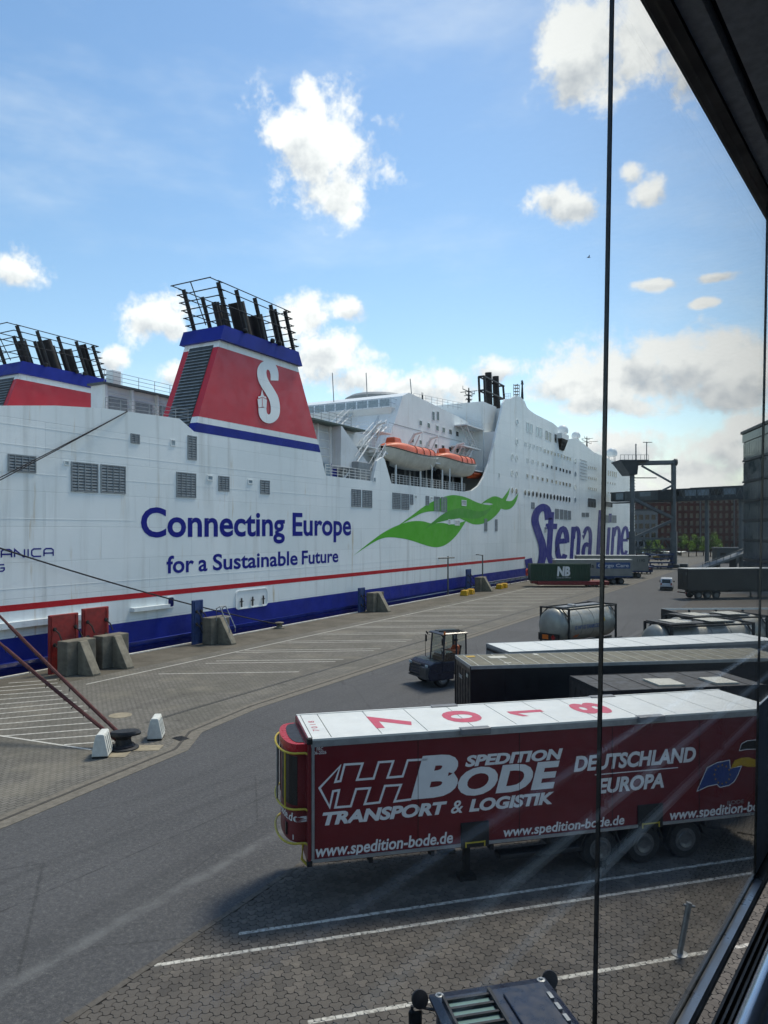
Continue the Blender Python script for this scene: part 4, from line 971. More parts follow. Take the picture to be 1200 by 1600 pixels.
# ================================================================== QUAY FURNITURE
mat('concrete_old', '#6d685c', .9, var=.35, scale=1.6, bump=.5, bscale=14, streak=.55, streakc='#3f3d33')
mat('concrete_top', '#7b7668', .9, var=.3, scale=2.2, bump=.5, bscale=18)
mat('fender_red', '#8e2320', .55, var=.3, scale=2, streak=.3, streakc='#4d1a18')
mat('fender_blue', '#1d3a6c', .55, var=.3, scale=2, streak=.4, streakc='#15233f')
mat('plastic_white', '#d0d2cb', .5, var=.12, scale=5, bump=.15)
mat('rubber', '#131313', .8, var=.3, scale=6)
mat('cast_iron', '#272a2e', .55, .3, var=.35, scale=5)
mat('rope_red', '#5a3230', .9, var=.35, scale=9, bump=.6, bscale=50)
mat('rope_dark', '#22232a', .9, var=.3, scale=9, bump=.5, bscale=50)
mat('galv', '#8c9092', .45, .6, var=.25, scale=5)
mat('post_grey', '#5f6361', .5, .3, var=.2)
mat('yellow_paint', '#c79a16', .55, var=.25, scale=4)
mat('slab_sand', '#8f8672', .9, var=.2, scale=3, bump=.4)
mat('life_orange', '#c23a20', .5, var=.1)
# concrete fender buttresses with facing panels
def buttress(y, w, fac, label, x0=-42.2, back=2.35, h=2.15):
    b = thing('fender_buttress', label, 'fender', (x0, y, .012), 0, 'fender buttresses on the quay edge')
    MB().box(0, .95, 0, w, 0, h).build('block', 'concrete_old', b, bevel=.05)
    MB().prism([(.952, 0), (back, 0), (back, .12), (1.15, h - .05), (.952, h - .05)], lambda a, c, t_: (a, t_, c), w * .36, w * .64).build('strut', 'concrete_top', b, bevel=.03)
    return b
b1 = buttress(30.5, 2.2, 'red', 'concrete fender buttress in front of the left red panel', -40.7); b2 = buttress(33.2, 2.2, 'red', 'concrete fender buttress in front of the right red panel', -40.7)
b3 = buttress(44.5, 2.2, 'blue', 'concrete fender buttress with a ladder rail, behind the barrier pair', -41.6)
b4 = buttress(71.4, 2.4, 'blue', 'concrete fender buttress midway along the ferry below the word Future', -42.2); b5 = buttress(103.5, 2.6, 'blue', 'farthest concrete fender buttress beside the lamp posts', -42.2)
def panel(y, w, z1, m_, x, label, z0=-1.6):
    p = thing('mooring_fender', label, 'fender', (x, y, z0), 0, 'steel fender panels'); MB().box(-.22, 0, 0, w, 0, z1 - z0).build('plate', m_, p, bevel=.04)
    r_ = MB()
    for dy in (.12, w - .24): r_.box(0, .05, dy, dy + .12, .1, z1 - z0 - .1)
    r_.build('rib', m_, p)
    for dy, z in ((.3, .9), (w - .3, .9), (.3, 1.9), (w - .3, 1.9)): ch = MB(); ch.tube([(.06, dy, z1 - z0 - z), (.35, dy + .1, z1 - z0 - z - .25), (.6, dy + .12, z1 - z0 - z - .7)], .05, 6); ch.lathe([(.02, 0), (.13, .02), (.13, .08), (.02, .1)], (.04, dy, z1 - z0 - z), (1, 0, 0), 10); ch.build('chain', 'rubber', p)
    return p
panel(30.35, 2.15, 3.75, 'fender_red', -41.2, 'left of two rusty red fender panels below the red stripe')
panel(32.85, 2.1, 3.95, 'fender_red', -41.2, 'right of two rusty red fender panels below the red stripe')
panel(43.9, 1.15, 3.55, 'fender_blue', -42.0, 'blue fender panel beside the laddered buttress'); panel(70.4, 1.3, 2.75, 'fender_blue', -42.5, 'blue fender panel midway along the ferry'); panel(101.2, 1.7, 3.45, 'fender_blue', -42.5, 'tall blue fender panel near the lamp posts')
for y in (31.25, 34.15):
    pass
ld = tag(MB().tube([(-40.65, 45.1, 1.9), (-40.65, 45.1, 2.85), (-40.3, 45.1, 3.05), (-39.3, 45.1, 1.35), (-39.3, 45.1, 1.0)], .045, 8).tube([(-40.65, 45.8, 1.9), (-40.65, 45.8, 2.85), (-40.3, 45.8, 3.05), (-39.3, 45.8, 1.35), (-39.3, 45.8, 1.0)], .045, 8).tube([(-40.3, 45.1, 3.05), (-40.3, 45.8, 3.05)], .035, 8).tube([(-39.8, 45.1, 2.2), (-39.8, 45.8, 2.2)], .035, 8).build('ladder_rail', 'galv'), 'bent grey ladder handrail on the laddered fender buttress', 'handrail')
# bollard with two doubled mooring ropes
BP = G(193, 1170)
bol = thing('bollard', 'black mooring bollard with ropes, on the apron between white barriers', 'bollard', (BP.x, BP.y, .012))
MB().lathe([(.62, 0), (.62, .06), (.5, .1), (.34, .2), (.3, .42), (.36, .52), (.3, .56)], (0, 0, 0), (0, 0, 1), 24).build('base', 'cast_iron', bol, smooth=True)
hd_ = MB(); P = [(.62 * math.cos(2 * math.pi * k / 24), .36 * math.sin(2 * math.pi * k / 24)) for k in range(24)]
c_, s_ = math.cos(R(50)), math.sin(R(50)); P = [(a * c_ - b * s_ + .05, a * s_ + b * c_ + .05) for a, b in P]
hd_.add([(a, b, .56) for a, b in P] + [(a * 1.03, b * 1.03, .64) for a, b in P] + [(a * .9, b * .9, .74) for a, b in P], [(j * 24 + i, j * 24 + (i + 1) % 24, (j + 1) * 24 + (i + 1) % 24, (j + 1) * 24 + i) for j in range(2) for i in range(24)] + [tuple(range(48, 72)), tuple(range(24))[::-1]]); hd_.build('head', 'cast_iron', bol, smooth=True)
cl = MB()
for k in range(9): a = k * .7; cl.tube([(.5 * math.cos(a + q) * (.8 + .1 * k / 9), .5 * math.sin(a + q) * .9, .09 + .02 * (k % 3)) for q in (0, .3, .6, .9)], .055, 6)
cl.build('rope_coil', 'rope_dark', bol, smooth=True)
sl_ = MB(); 
for (x0, x1, y0, y1) in ((.35, 1.3, .1, 1.0), (-.1, .75, -1.0, -.35)): sl_.box(BP.x + x0, BP.x + x1, BP.y + y0, BP.y + y1, .0, .02)
for i, (dx, dy) in enumerate(((.85, .55), (.35, -.75))):
    tag(MB().add([(BP.x + dx + .45 * a - .2 * b, BP.y + dy + .35 * b + .3 * a, .022) for a, b in ((-1, -1), (1, -1), (1, 1), (-1, 1))], [(0, 1, 2, 3)]).build('patch_slab', 'slab_sand', ), ['sandy repair slab on the far side of the bollard', 'sandy repair slab in front of the bollard'][i], 'paving slab')
def sag(a, b, s_, n=16): a, b = Vector(a), Vector(b); return [a.lerp(b, i / n) - Vector((0, 0, s_ * 4 * (i / n) * (1 - i / n))) for i in range(n + 1)]
bb = Vector((BP.x - .1, BP.y, .45))
rope_specs = [((-44.1, 20, 13.7), (0, .08, 0), 'upper reddish mooring rope running from the ferry stern to the bollard'), ((-44.1, 20, 11.0), (-.08, -.2, -.05), 'lower reddish mooring rope running from the ferry stern to the bollard')]
for end, o_, lb in rope_specs:
    r_ = thing('mooring_rope', lb, 'rope', tuple(bb)); P = [p - bb for p in sag(bb + Vector(o_), end, .35, 20)]
    MB().tube(P, .06, 8).build('rope', 'rope_red', r_, smooth=True)
    q = MB(); k = 0
    while k < len(P) * .42 - 2: q.tube([P[int(k)], P[int(k) + 1]], [.085, .08], 8); k += 1
    q.build('chafe_sleeve', 'rope_red', r_, smooth=True)
    ml = MB()
    for j in range(10): a = P[2].lerp(P[7], j / 9); ml.tube([a, a + Vector((random.uniform(-.12, .12), random.uniform(-.12, .12), -.16 - .1 * random.random()))], .02, 5)
    ml.build('frayed_end', 'rope_dark', r_)
e1 = G(438, 982); tag(MB().tube(sag((e1.x, e1.y, .35), PX(-150, 806, -44.15), .5, 24), .055, 7).build('mooring_rope', 'rope_dark', smooth=True), 'dark mooring line slanting across the hull to the ringed bollard', 'rope')
sb = thing('bollard', 'low weathered bollard at the quay edge beside the laddered buttress', 'bollard', (e1.x - .1, e1.y, .012)); MB().lathe([(.5, 0), (.5, .08), (.28, .14), (.25, .4), (.4, .46), (.42, .55), (.2, .6)], (0, 0, 0), (0, 0, 1), 18).build('base', 'concrete_old', sb, smooth=True)
a = PX(199, 643, -44.15)
for i, (dy, lb) in enumerate(((0, 'upper of two thin lines running down from the ferry sheer'), (-.9, 'lower of two thin lines running down from the ferry sheer'))): tag(MB().tube(sag(a, (-41.4, 5.4 + dy, .6), .3), .035, 6).build('mooring_line', 'rope_dark'), lb, 'rope')
# water-filled barriers
def barrier(px, py, rz, label):
    p = G(px, py); b = thing('traffic_barrier', label, 'barrier', (p.x, p.y, .01), R(rz), 'white barriers beside the bollard')
    Ln = .95; body = MB(); prof = [(-.32, .06), (.32, .06), (.30, .22), (.16, .9), (.13, .95), (-.13, .95), (-.16, .9), (-.30, .22)]
    body.prism(prof, lambda a, c, t_: (t_, a, c), -Ln / 2, Ln / 2).build('body', 'plastic_white', b, bevel=.03)
    rb_ = MB()
    for x in (-.28, 0, .28):
        for s_ in (-1, 1): rb_.hexa([(x - .06, s_ * .30, .24), (x + .06, s_ * .30, .24), (x + .04, s_ * .17, .85), (x - .04, s_ * .17, .85)], [(x - .06, s_ * .335, .24), (x + .06, s_ * .335, .24), (x + .04, s_ * .2, .85), (x - .04, s_ * .2, .85)])
    rb_.build('rib', 'plastic_white', b)
    ft = MB(); [ft.box(x - .12, x + .12, -.3, .3, 0, .06) for x in (-.36, 0, .36)]; ft.build('foot', 'rubber', b); return b
barrier(160, 1180, 128, 'white plastic barrier left of the bollard, nearest the carriageway'); barrier(244, 1153, 128, 'white plastic barrier right of the bollard by the crane rail')
mc = G(188, 1118); mh = tag(MB().lathe([(.55, 0), (.55, .012), (.47, .014), (.46, .008), (.45, .014), (.02, .015)], (mc.x, mc.y, .006), (0, 0, 1), 28).build('manhole_cover', 'slab_sand'), 'round pale manhole cover in the block paving', 'manhole')
gd = G(287, 1160); gr_ = thing('drain_grate', 'dark drain grate in the gutter corner', 'drain', (gd.x - .55, gd.y + .35, .015), R(-15)); q = MB(); [q.box(-.3 + k * .1, -.25 + k * .1, -.25, .25, 0, .012) for k in range(7)]; q.build('grate', 'cast_iron', gr_)
# lamp / hose posts and yellow wheel stops
def post(px, py, top, arm, label):
    p = G(px, py); h = (py - top) / FPX * Vector((p.x, p.y, 0)).dot(F2); b = thing('lamp_post', label, 'lamp post', (p.x, p.y, .01)); MB().tube([(0, 0, 0), (0, 0, h)], [.13, .1], 10).build('pole', 'post_grey', b, smooth=True)
    MB().box(-.22, .22, -.22, .22, 0, .08).build('foot', 'post_grey', b)
    if arm: MB().tube([(.6, .9, h - .25), (-1.2, -3.0, h - .25)], .09, 8).build('arm', 'post_grey', b); MB().box(-1.3, -.9, -3.3, -2.6, h - .42, h - .15).build('lamp_head', 'post_grey', b); MB().tube(sag((-1.1, -3.0, h - .4), (-1.3, -2.4, 1.0), .0, 6) + sag((-1.3, -2.4, 1.0), (-1.5, 0.2, .2), -.8, 8), .05, 6).build('hose', 'rubber', b)
    else: MB().tube([(0, 0, h - .1), (-.4, -1.0, h + .05)], .07, 8).build('arm', 'post_grey', b); MB().box(-.55, -.3, -1.5, -.8, h, h + .12).build('lamp_head', 'post_grey', b)
post(700, 929, 869, True, 'grey quay post with a crossbar and hanging hose'); post(754, 920, 867, False, 'slim grey quay post beside the farthest buttress')
def wheel_stop(px, py, label):
    p = G(px, py); b = thing('wheel_stop', label, 'block', (p.x, p.y, .01), R(8), 'yellow blocks along the quay edge')
    prof = [(-.55, 0), (.55, 0), (.45, .75), (-.35, .75)]; MB().prism(prof, lambda a, c, t_: (a, t_, c), 0, 1.3).build('block', 'yellow_paint', b, bevel=.06); MB().prism([(-.56, .1), (.56, .1), (.52, .45), (-.5, .45)], lambda a, c, t_: (a, t_, c), .55, .8).build('stripe', 'rubber', b)
for a in ((724, 931, 'yellow block, first from the left, before the lamp posts'), (733, 929, 'yellow block, second from the left'), (779, 920.5, 'yellow block, third from the left beyond the farthest buttress'), (786, 919, 'yellow block, fourth from the left')): wheel_stop(*a)
lbp = PX(822.5, 892, -42.3); lb_ = thing('lifebuoy', 'orange lifebuoy in its frame at the quay edge near the green container', 'lifebuoy', (lbp.x, lbp.y, .012)); MB().tube([(0, 0, 0), (0, 0, 2.4)], .06, 8).build('post', 'galv', lb_)
q = MB(); q.tube([(.12, .5 * math.cos(a), 1.7 + .55 * math.sin(a)) for a in [2 * math.pi * k / 20 for k in range(21)]], .13, 8); q.build('ring', 'life_orange', lb_, smooth=True)
er = thing('edge_rail', 'low grey guard rail at the quay edge past the farthest buttress', 'railing', (-42.5, 110, .012)); q = MB()
for k in range(9): q.tube([(0, k * 2.6, 0), (0, k * 2.6, 1.0)], .04, 6)
q.build('posts', 'galv', er); MB().tube([(0, 0, 1.0), (0, 20.8, 1.0)], .04, 6).build('rail', 'galv', er)
# bent steel post on the lorry park
bp = G(1062, 1493); b = thing('steel_post', 'bent grey steel post standing on the painted bay line', 'post', (bp.x, bp.y, .028)); MB().lathe([(.17, 0), (.17, .02), (.08, .03)], (0, 0, 0), (0, 0, 1), 16).build('foot', 'galv', b)
tp = PD(1077, 1410, Vector((bp.x, bp.y, 0)).dot(F2) + .1) - Vector(b.location); MB().tube([(0, 0, 0), Vector(tp) * .3, Vector(tp)], .062, 10).build('pole', 'galv', b, smooth=True)
MB().tube([Vector(tp) - R2 * .12 - Vector((0, 0, .05)), Vector(tp) + R2 * .12 - Vector((0, 0, .09))], .03, 8).build('cross_pin', 'galv', b)
# ================================================================== TRAILERS AND OTHER VEHICLES
mat('bode_red', '#66141f', .42, var=.12, scale=1.2, bump=.06, bscale=6, coat=.1)
mat('bode_bright', '#a81f2c', .35, var=.08, coat=.2)
mat('roof_white', '#cdd0cc', .5, var=.06, scale=1.5, streak=.0)
mat('digit_red', '#b8425a', .55, var=.1)
mat('alu', '#9aa0a3', .4, .5, var=.15, scale=4)
mat('print_white', '#d8dadb', .5, var=.05)
mat('black_box', '#15181c', .38, var=.2, scale=1.5)
mat('black_curtain', '#17191d', .5, var=.2, scale=1.0, bump=.12, bscale=4)
mat('roof_dust', '#6a6757', .75, var=.25, scale=1.3)
mat('roof_black', '#2a2827', .6, var=.3, scale=2)
mat('roof_patch', '#b9b7ab', .7, var=.1)
mat('chassis', '#1b1c1e', .6, .2, var=.3, scale=5)
mat('tyre', '#121212', .85, var=.25, scale=9)
mat('rim', '#5f6264', .4, .5, var=.25, scale=8)
mat('yellow_bar', '#b9a63a', .45, var=.15)
mat('tractor_blue', '#0f172b', .35, var=.2, scale=3, coat=.15)
mat('tractor_grey', '#3a3b3c', .5, var=.2)
mat('cab_glass', '#6f8a86', .08, var=.1)
mat('tank_steel', '#97978f', .42, .35, var=.15, scale=1.5, streak=.4, streakc='#6f675a')
mat('orange_plate', '#d2691e', .5, var=.05); mat('grey_panel', '#6f7275', .55, var=.15, scale=2)
mat('container_green', '#163a2b', .5, var=.2, scale=1.2, streak=.2, streakc='#0f2a1e')
mat('chassis_red', '#7a1d22', .55, var=.25); mat('sign_blue', '#2b4f86', .5, var=.1); mat('trailer_grey', '#8a8b86', .55, var=.15, scale=.8, streak=.3, streakc='#6b6a63')
mat('steel_blue', '#27406b', .6, var=.3, scale=2); mat('van_white', '#cfd3d6', .3, var=.04, coat=.5); mat('lamp_red', '#a01818', .3, var=.05); mat('eu_blue', '#1d3c78', .5, var=.1); mat('flag_gold', '#b58f1e', .5, var=.1)

def wheel(parent, x, y, z, r=.52, w=.34, side=-1):
    t_ = MB().lathe([(r * .6, -w / 2), (r * .93, -w / 2), (r, -w * .36), (r, w * .36), (r * .93, w / 2), (r * .6, w / 2)], (x, y, z), (0, 1, 0), 24).build('wheel', 'tyre', parent, smooth=True)
    MB().lathe([(.02, 0), (r * .2, -.02), (r * .22, .06), (r * .42, .09), (r * .5, .02), (r * .6, .0), (r * .61, .06)], (x, y + side * (w / 2 - .05), z), (0, side, 0), 24).build('rim', 'rim', t_, smooth=True); return t_
def undercarriage(T, Lg, zb, axles, legs, W=2.5):
    MB().box(.6, Lg - .1, .75, .9, zb - .34, zb).box(.6, Lg - .1, W - .9, W - .75, zb - .34, zb).build('chassis_beam', 'chassis', T)
    cr_ = MB(); [cr_.box(x, x + .1, .05, W - .05, zb - .16, zb - .01) for x in [1.5 + k * 1.6 for k in range(int((Lg - 2) / 1.6))]]; cr_.build('cross_member', 'chassis', T)
    for x in axles:
        wheel(T, x, .24, .52); wheel(T, x, W - .24, .52, side=1); MB().tube([(x, .3, .52), (x, W - .3, .52)], .08, 10).build('axle', 'chassis', T)
        MB().prism([(x - .62, .62), (x - .45, 1.0), (x, 1.1), (x + .45, 1.0), (x + .62, .62), (x + .58, .62), (x + .42, .96), (x, 1.06), (x - .42, .96), (x - .58, .62)], lambda a, c, t_: (a, t_, c), .06, .44).build('mudguard', 'rubber', T)
    for yy in (.35, W - .5):
        g_ = MB().box(legs, legs + .16, yy, yy + .16, .1, zb).build('landing_leg', 'chassis', T); MB().box(legs - .14, legs + .3, yy - .1, yy + .26, 0, .1).build('foot', 'chassis', g_)
def plane_uv(T, yoff=0.0):
    rz = T.rotation_euler.z; u = Vector((math.cos(rz), math.sin(rz), 0)); n = Vector((-math.sin(rz), math.cos(rz), 0)); o = Vector(T.location) + n * yoff
    def f_(px, py):
        d = ray(px, py); t_ = (o - Vector((0, 0, EYE))).dot(n) / d.dot(n); p = Vector((0, 0, EYE)) + d * t_; return (p - o).dot(u), p.z - T.location.z
    return f_
def roof_uv(T, h):
    rz = T.rotation_euler.z; u = Vector((math.cos(rz), math.sin(rz), 0)); n = Vector((-math.sin(rz), math.cos(rz), 0))
    def f_(px, py): p = G(px, py, h) - Vector((T.location.x, T.location.y, h)); return p.dot(u), p.dot(n)
    return f_
def at_corner(px, py, h, hd): p = G(px, py, h); return (p.x, p.y, .03), R(90) - R(hd)

# ------------------------------------------------------------------ red curtain-sider with lettering
loc, rz = at_corner(483, 1157, 4.03, 46.9)
red = thing('semi_trailer', 'dark red box trailer with white company lettering and white roof, nearest the viewer', 'trailer', loc, rz)
RL, RW, ZB, ZT = 13.5, 2.5, 1.0, 4.0
MB().box(.05, RL - .02, .02, RW - .02, ZB, ZT - .06).build('body', 'bode_red', red)
fr = MB().box(.02, RL, -.012, .03, ZT - .17, ZT - .02).box(.02, RL, -.012, .03, ZB + .02, ZB + .10).box(.06, .13, -.014, .03, ZB + .10, ZT - .17).box(RL - .08, RL, -.012, .03, ZB + .1, ZT - .17).build('edge_trim', 'alu', red)
rv = MB(); [rv.lathe([(.016, 0), (.010, .008)], (.3 + k * .55, -.012, ZT - .095), (0, -1, 0), 8) for k in range(24)]; [rv.lathe([(.016, 0), (.010, .008)], (.095, -.014, ZB + .3 + k * .42), (0, -1, 0), 8) for k in range(6)]; rv.build('rivets', 'alu', fr)
MB().box(-.03, .05, -.02, RW + .02, ZB - .03, ZT).build('front_frame', 'bode_red', red, bevel=.02)
for z in (ZB - .06, ZT - .1): MB().box(-.05, .08, -.03, .12, z, z + .14).build('corner_casting', 'rubber', red, bevel=.01)
uv = plane_uv(red); ru = roof_uv(red, 4.03)
seams = [.0] + [ru(x, y)[0] for x, y in ((466.7, 1114), (494, 1114.3), (564, 1110), (628, 1106.7), (696, 1104), (755, 1100), (815, 1097), (874, 1094.5), (930, 1091), (987, 1088.5), (1042, 1085), (1095, 1082))] + [RL]
for a, b in zip(seams, seams[1:]):
    if b - a > .05: MB().box(a + .012, b - .012, .03, RW - .03, ZT - .05, ZT + .012).build('roof_panel', 'roof_white', red)
MB().box(0, RL, -.015, .05, ZT - .02, ZT + .03).box(0, RL, RW - .05, RW + .015, ZT - .02, ZT + .03).build('roof_rail', 'roof_white', red)
def roof_digit(ch, px0, px1):
    ua, ub = ru(px0, 1118)[0], ru(px1, 1112)[0]
    c = (ua + ub) / 2; return c
c1 = ru(821, 1112.5)[0]; q = MB()
for P in ([(1.2, -.5), (1.45, -.5), (1.45, .52), (1.2, .52)], [(1.2, .52), (.85, .3), (.85, .12), (1.2, .3)]): q.add([(c1 - v, u, ZT + .016) for u, v in P], [(0, 1, 2, 3)])
q.build('roof_digit', 'digit_red', red)
for ch, cpx, cpy in (('7', 612, 1128), ('0', 722.5, 1120), ('8', 926, 1108.5)):
    c = ru(cpx, cpy)[0]; lettering('roof_digit', ch, lambda u, v, l, c=c: (c + .5 - v, u, ZT + .012 + l), .62 if ch != '1' else .85, 1.88 if ch != '1' else 1.6, 0, 1.05, 'digit_red', red, offset=.035, lift=.004)
sm = ru(487, 1132)[0]; lettering('roof_text', '7 0 1 8', lambda u, v, l: (sm + .1 - v, u, ZT + .012 + l), .75, 1.75, 0, .16, 'digit_red', red, offset=.0, lift=.004)
def side(u, v, l): return (u, .02 - l, v)
def ST(s, x0, yb0, yt0, x1, m_='print_white', **k):
    """baseline at (x0, yb0), cap height yt0 there, right end x1"""
    u0, v0 = uv(x0, yb0); _, v1 = uv(x0, yt0); u1, _ = uv(x1, yb0 - (x1 - x0) * .085); return lettering('lettering', s, side, u0, u1, v0, v1, m_, red, lift=.006, **k)
ST('SPEDITION', 727, 1199, 1181, 880, offset=.048, shear=.22)
ST('B', 642, 1250, 1183, 716, offset=.055, shear=.2); ST('ODE', 716, 1246, 1201, 875, offset=.045, shear=.2)
ST('TRANSPORT', 504, 1291, 1270, 699, offset=.048, shear=.22); ST('&', 705, 1272, 1252, 724, offset=.012, shear=.22); ST('LOGISTIK', 733, 1269.3, 1249.3, 866, offset=.048, shear=.22)
ST('www.spedition-bode.de', 493, 1340.5, 1320, 708, offset=.022, shear=.15, base=.73); ST('www.spedition-bode.de', 787, 1308.5, 1292, 976, offset=.022, shear=.15, base=.73); 
u0, v0 = uv(1047, 1282); lettering('lettering', 'www.spedition-bode.de', side, u0, u0 + 3.75, v0, v0 + .3, 'print_white', red, offset=.022, shear=.15, base=.73)
ST('DEUTSCHLAND', 897, 1207, 1182, 1088, offset=.04, shear=.2); ST('EUROPA', 934, 1241, 1217, 1038, offset=.04, shear=.2)
a, b = uv(930, 1211), uv(1060, 1200); MB().box(a[0], b[0], .02 - .007, .02, a[1] - .012, a[1] + .012).build('underline', 'print_white', red)
ST('FRC', 495, 1173.5, 1168, 505, offset=.01); ST('06-2026', 490.5, 1179.5, 1174.5, 510, offset=.01)
tz = lambda x, y: uv(420 + x / 3, 1060 + y / 3)
lg = MB()
for q in stroke([tz(*p) for p in [(668,568),(590,578),(620,500),(545,505),(520,582),(450,590),(475,515),(410,520),(385,600),(312,606),(330,525),(302,530),(286,604),(238,515),(335,412),(312,486),(336,482),(356,405),(440,400),(414,476),(492,470),(516,394),(584,389),(557,466),(628,460),(652,385),(745,380)]], .055): lg.add([side(p.x, p.y, .006) for p in q], [(0, 1, 2, 3)])
lg.build('arrow_logo', 'print_white', red)
fz2 = lambda x, y: uv(1060 + x * .1167, 1140 + y * .1167)
def flag(P, m_, lift, edge=False):
    Q = [fz2(*p) for p in P]; MB().add([side(a, b, lift) for a, b in Q], [tuple(range(len(Q)))]).build('flag_print', m_, red)
    if edge:
        e = MB()
        for q in stroke(Q, .02, True): e.add([side(p.x, p.y, lift + .002) for p in q], [(0, 1, 2, 3)])
        e.build('flag_outline', 'print_white', red)
flag([(250,830),(390,510),(530,440),(690,410),(700,520),(850,490),(800,610),(750,700),(680,750),(560,775),(520,735),(400,760)], 'eu_blue', .006, True)
flag([(700,530),(760,410),(850,380),(940,370),(1050,410),(1160,440),(1160,530),(1050,500),(930,500),(850,480)], 'flag_gold', .008)
flag([(820,285),(850,190),(930,150),(1040,140),(1160,170),(1160,290),(1040,262),(930,265)], 'black_box', .006, True)
stq = MB()
for k in range(12):
    a = 2 * math.pi * k / 12; u, v = fz2(590 + 105 * math.cos(a), 600 + 125 * math.sin(a)); stq.add([side(u + .035 * math.sin(j * 2.51327), v + .035 * math.cos(j * 2.51327), .010) for j in range(5)], [tuple(range(5))]) 
stq.build('flag_stars', 'flag_gold', red)
u, v = fz2(660, 1010); lettering('lettering', 'BODE', side, u, u + .55, v, v + .11, 'alu', red, offset=.0)
vj = MB()
for x in (2.75, 5.5, 8.2, 10.9): vj.box(x, x + .012, .012, .0235, ZB + .1, ZT - .17)
vj.build('curtain_joint', 'chassis', red)
for px, top in ((742, False), (1016, False)):
    u, _ = uv(px, 1305); MB().box(u - .38, u + .38, -.025, .03, ZB - .02, ZB + .62).build('grapple_plate', 'chassis', red, bevel=.01); q = MB().box(u - .25, u + .25, -.045, -.025, ZB + .1, ZB + .13).box(u - .27, u - .24, -.045, -.025, ZB, ZB + .14).box(u + .24, u + .27, -.045, -.025, ZB, ZB + .14); q.build('grapple_mark', 'yellow_bar', red)
    for y in (0, RW): MB().box(u - .4, u + .4, y - .12, y + .12, ZT - .12, ZT + .045).build('roof_bracket', 'grey_panel', red, bevel=.02)
# reefer unit on the headboard, with tubular guards
def plan(u): return None
nose = []; nn = 14
for k in range(nn + 1):
    a = math.pi * k / nn; nose.append((-.52 * abs(math.sin(a)) ** .55 - .02, 1.25 - 1.02 * math.cos(a)))
MB().prism(nose, lambda a, b, t_: (a, b, t_), 1.45, 3.70).build('cooling_unit', 'bode_red', red, smooth=True)
MB().prism([(a * 1.04 - .01, 1.25 + (b - 1.25) * 1.03) for a, b in nose], lambda a, b, t_: (a, b, t_), 3.62, 3.86).build('unit_cowl', 'bode_bright', red, smooth=True)
MB().prism([(a * .62 - .06, 1.25 + (b - 1.25) * .9) for a, b in nose], lambda a, b, t_: (a, b, t_), 3.80, 3.872).build('unit_hollow_shade', 'black_box', red)  # black plate on the cowl, standing for the shade in its hollow top
gr2 = MB().prism([(a * 1.012 - .012, b) for a, b in nose[1:7]] + [(-.1, nose[6][1]), (-.1, nose[1][1])], lambda a, b, t_: (a, b, t_), 2.35, 3.55).build('unit_grille', 'black_box', red)
gr3 = MB().prism([(a * 1.012 - .012, b) for a, b in nose[8:14]] + [(-.1, nose[13][1]), (-.1, nose[8][1])], lambda a, b, t_: (a, b, t_), 2.35, 3.55).build('unit_grille', 'black_box', red)
for z, m_ in ((3.62, 'yellow_bar'), (2.25, 'yellow_bar'), (1.42, 'yellow_bar')):
    MB().tube([(.0, .12, z)] + [(a * 1.16 - .05, 1.25 + (b - 1.25) * 1.06, z + .03) for a, b in nose] + [(.0, RW - .12, z)], .028, 8).build('guard_tube', m_, red, smooth=True)
for k in (3, 6, 11): a, b = nose[k]; MB().tube([(a * 1.16 - .05, 1.25 + (b - 1.25) * 1.06, 2.28), (a * 1.16 - .05, 1.25 + (b - 1.25) * 1.06, 3.64)], .024, 8).build('guard_tube', 'yellow_bar' if k == 3 else 'galv', red)
MB().tube([(-.12, .2, 1.42), (-.15, .22, 1.05), (-.02, .15, .92)], .035, 8).build('guard_tube', 'yellow_bar', red)
def nfront(u, v, l):    # wraps lettering round the rounded nose; u = distance across from the far side
    y = 2.35 - u; s_ = max(-1, min(1, (1.25 - y) / 1.02)); a = math.acos(s_); return (-.52 * abs(math.sin(a)) ** .55 - .02 - l, y, v)
lettering('lettering', 'spedition-bode.de', nfront, .15, 2.15, 1.95, 2.17, 'print_white', red, offset=.012, shear=.1, base=.73, lift=.012)
MB().box(-.50, -.40, .55, .85, 1.55, 1.85).build('control_box', 'black_box', red); MB().box(-.36, -.28, .32, .5, 1.5, 1.62).build('plate', 'print_white', red)
w3 = [uv(945, 1337)[0], uv(1008, 1329)[0], uv(1077, 1322)[0]]; wu = w3[1]
undercarriage(red, RL, ZB, (wu - 1.31, wu, wu + 1.31), uv(733, 1380)[0])
MB().box(5.0, 7.4, .1, .5, .5, ZB - .36).build('pallet_box', 'chassis', red, bevel=.03)

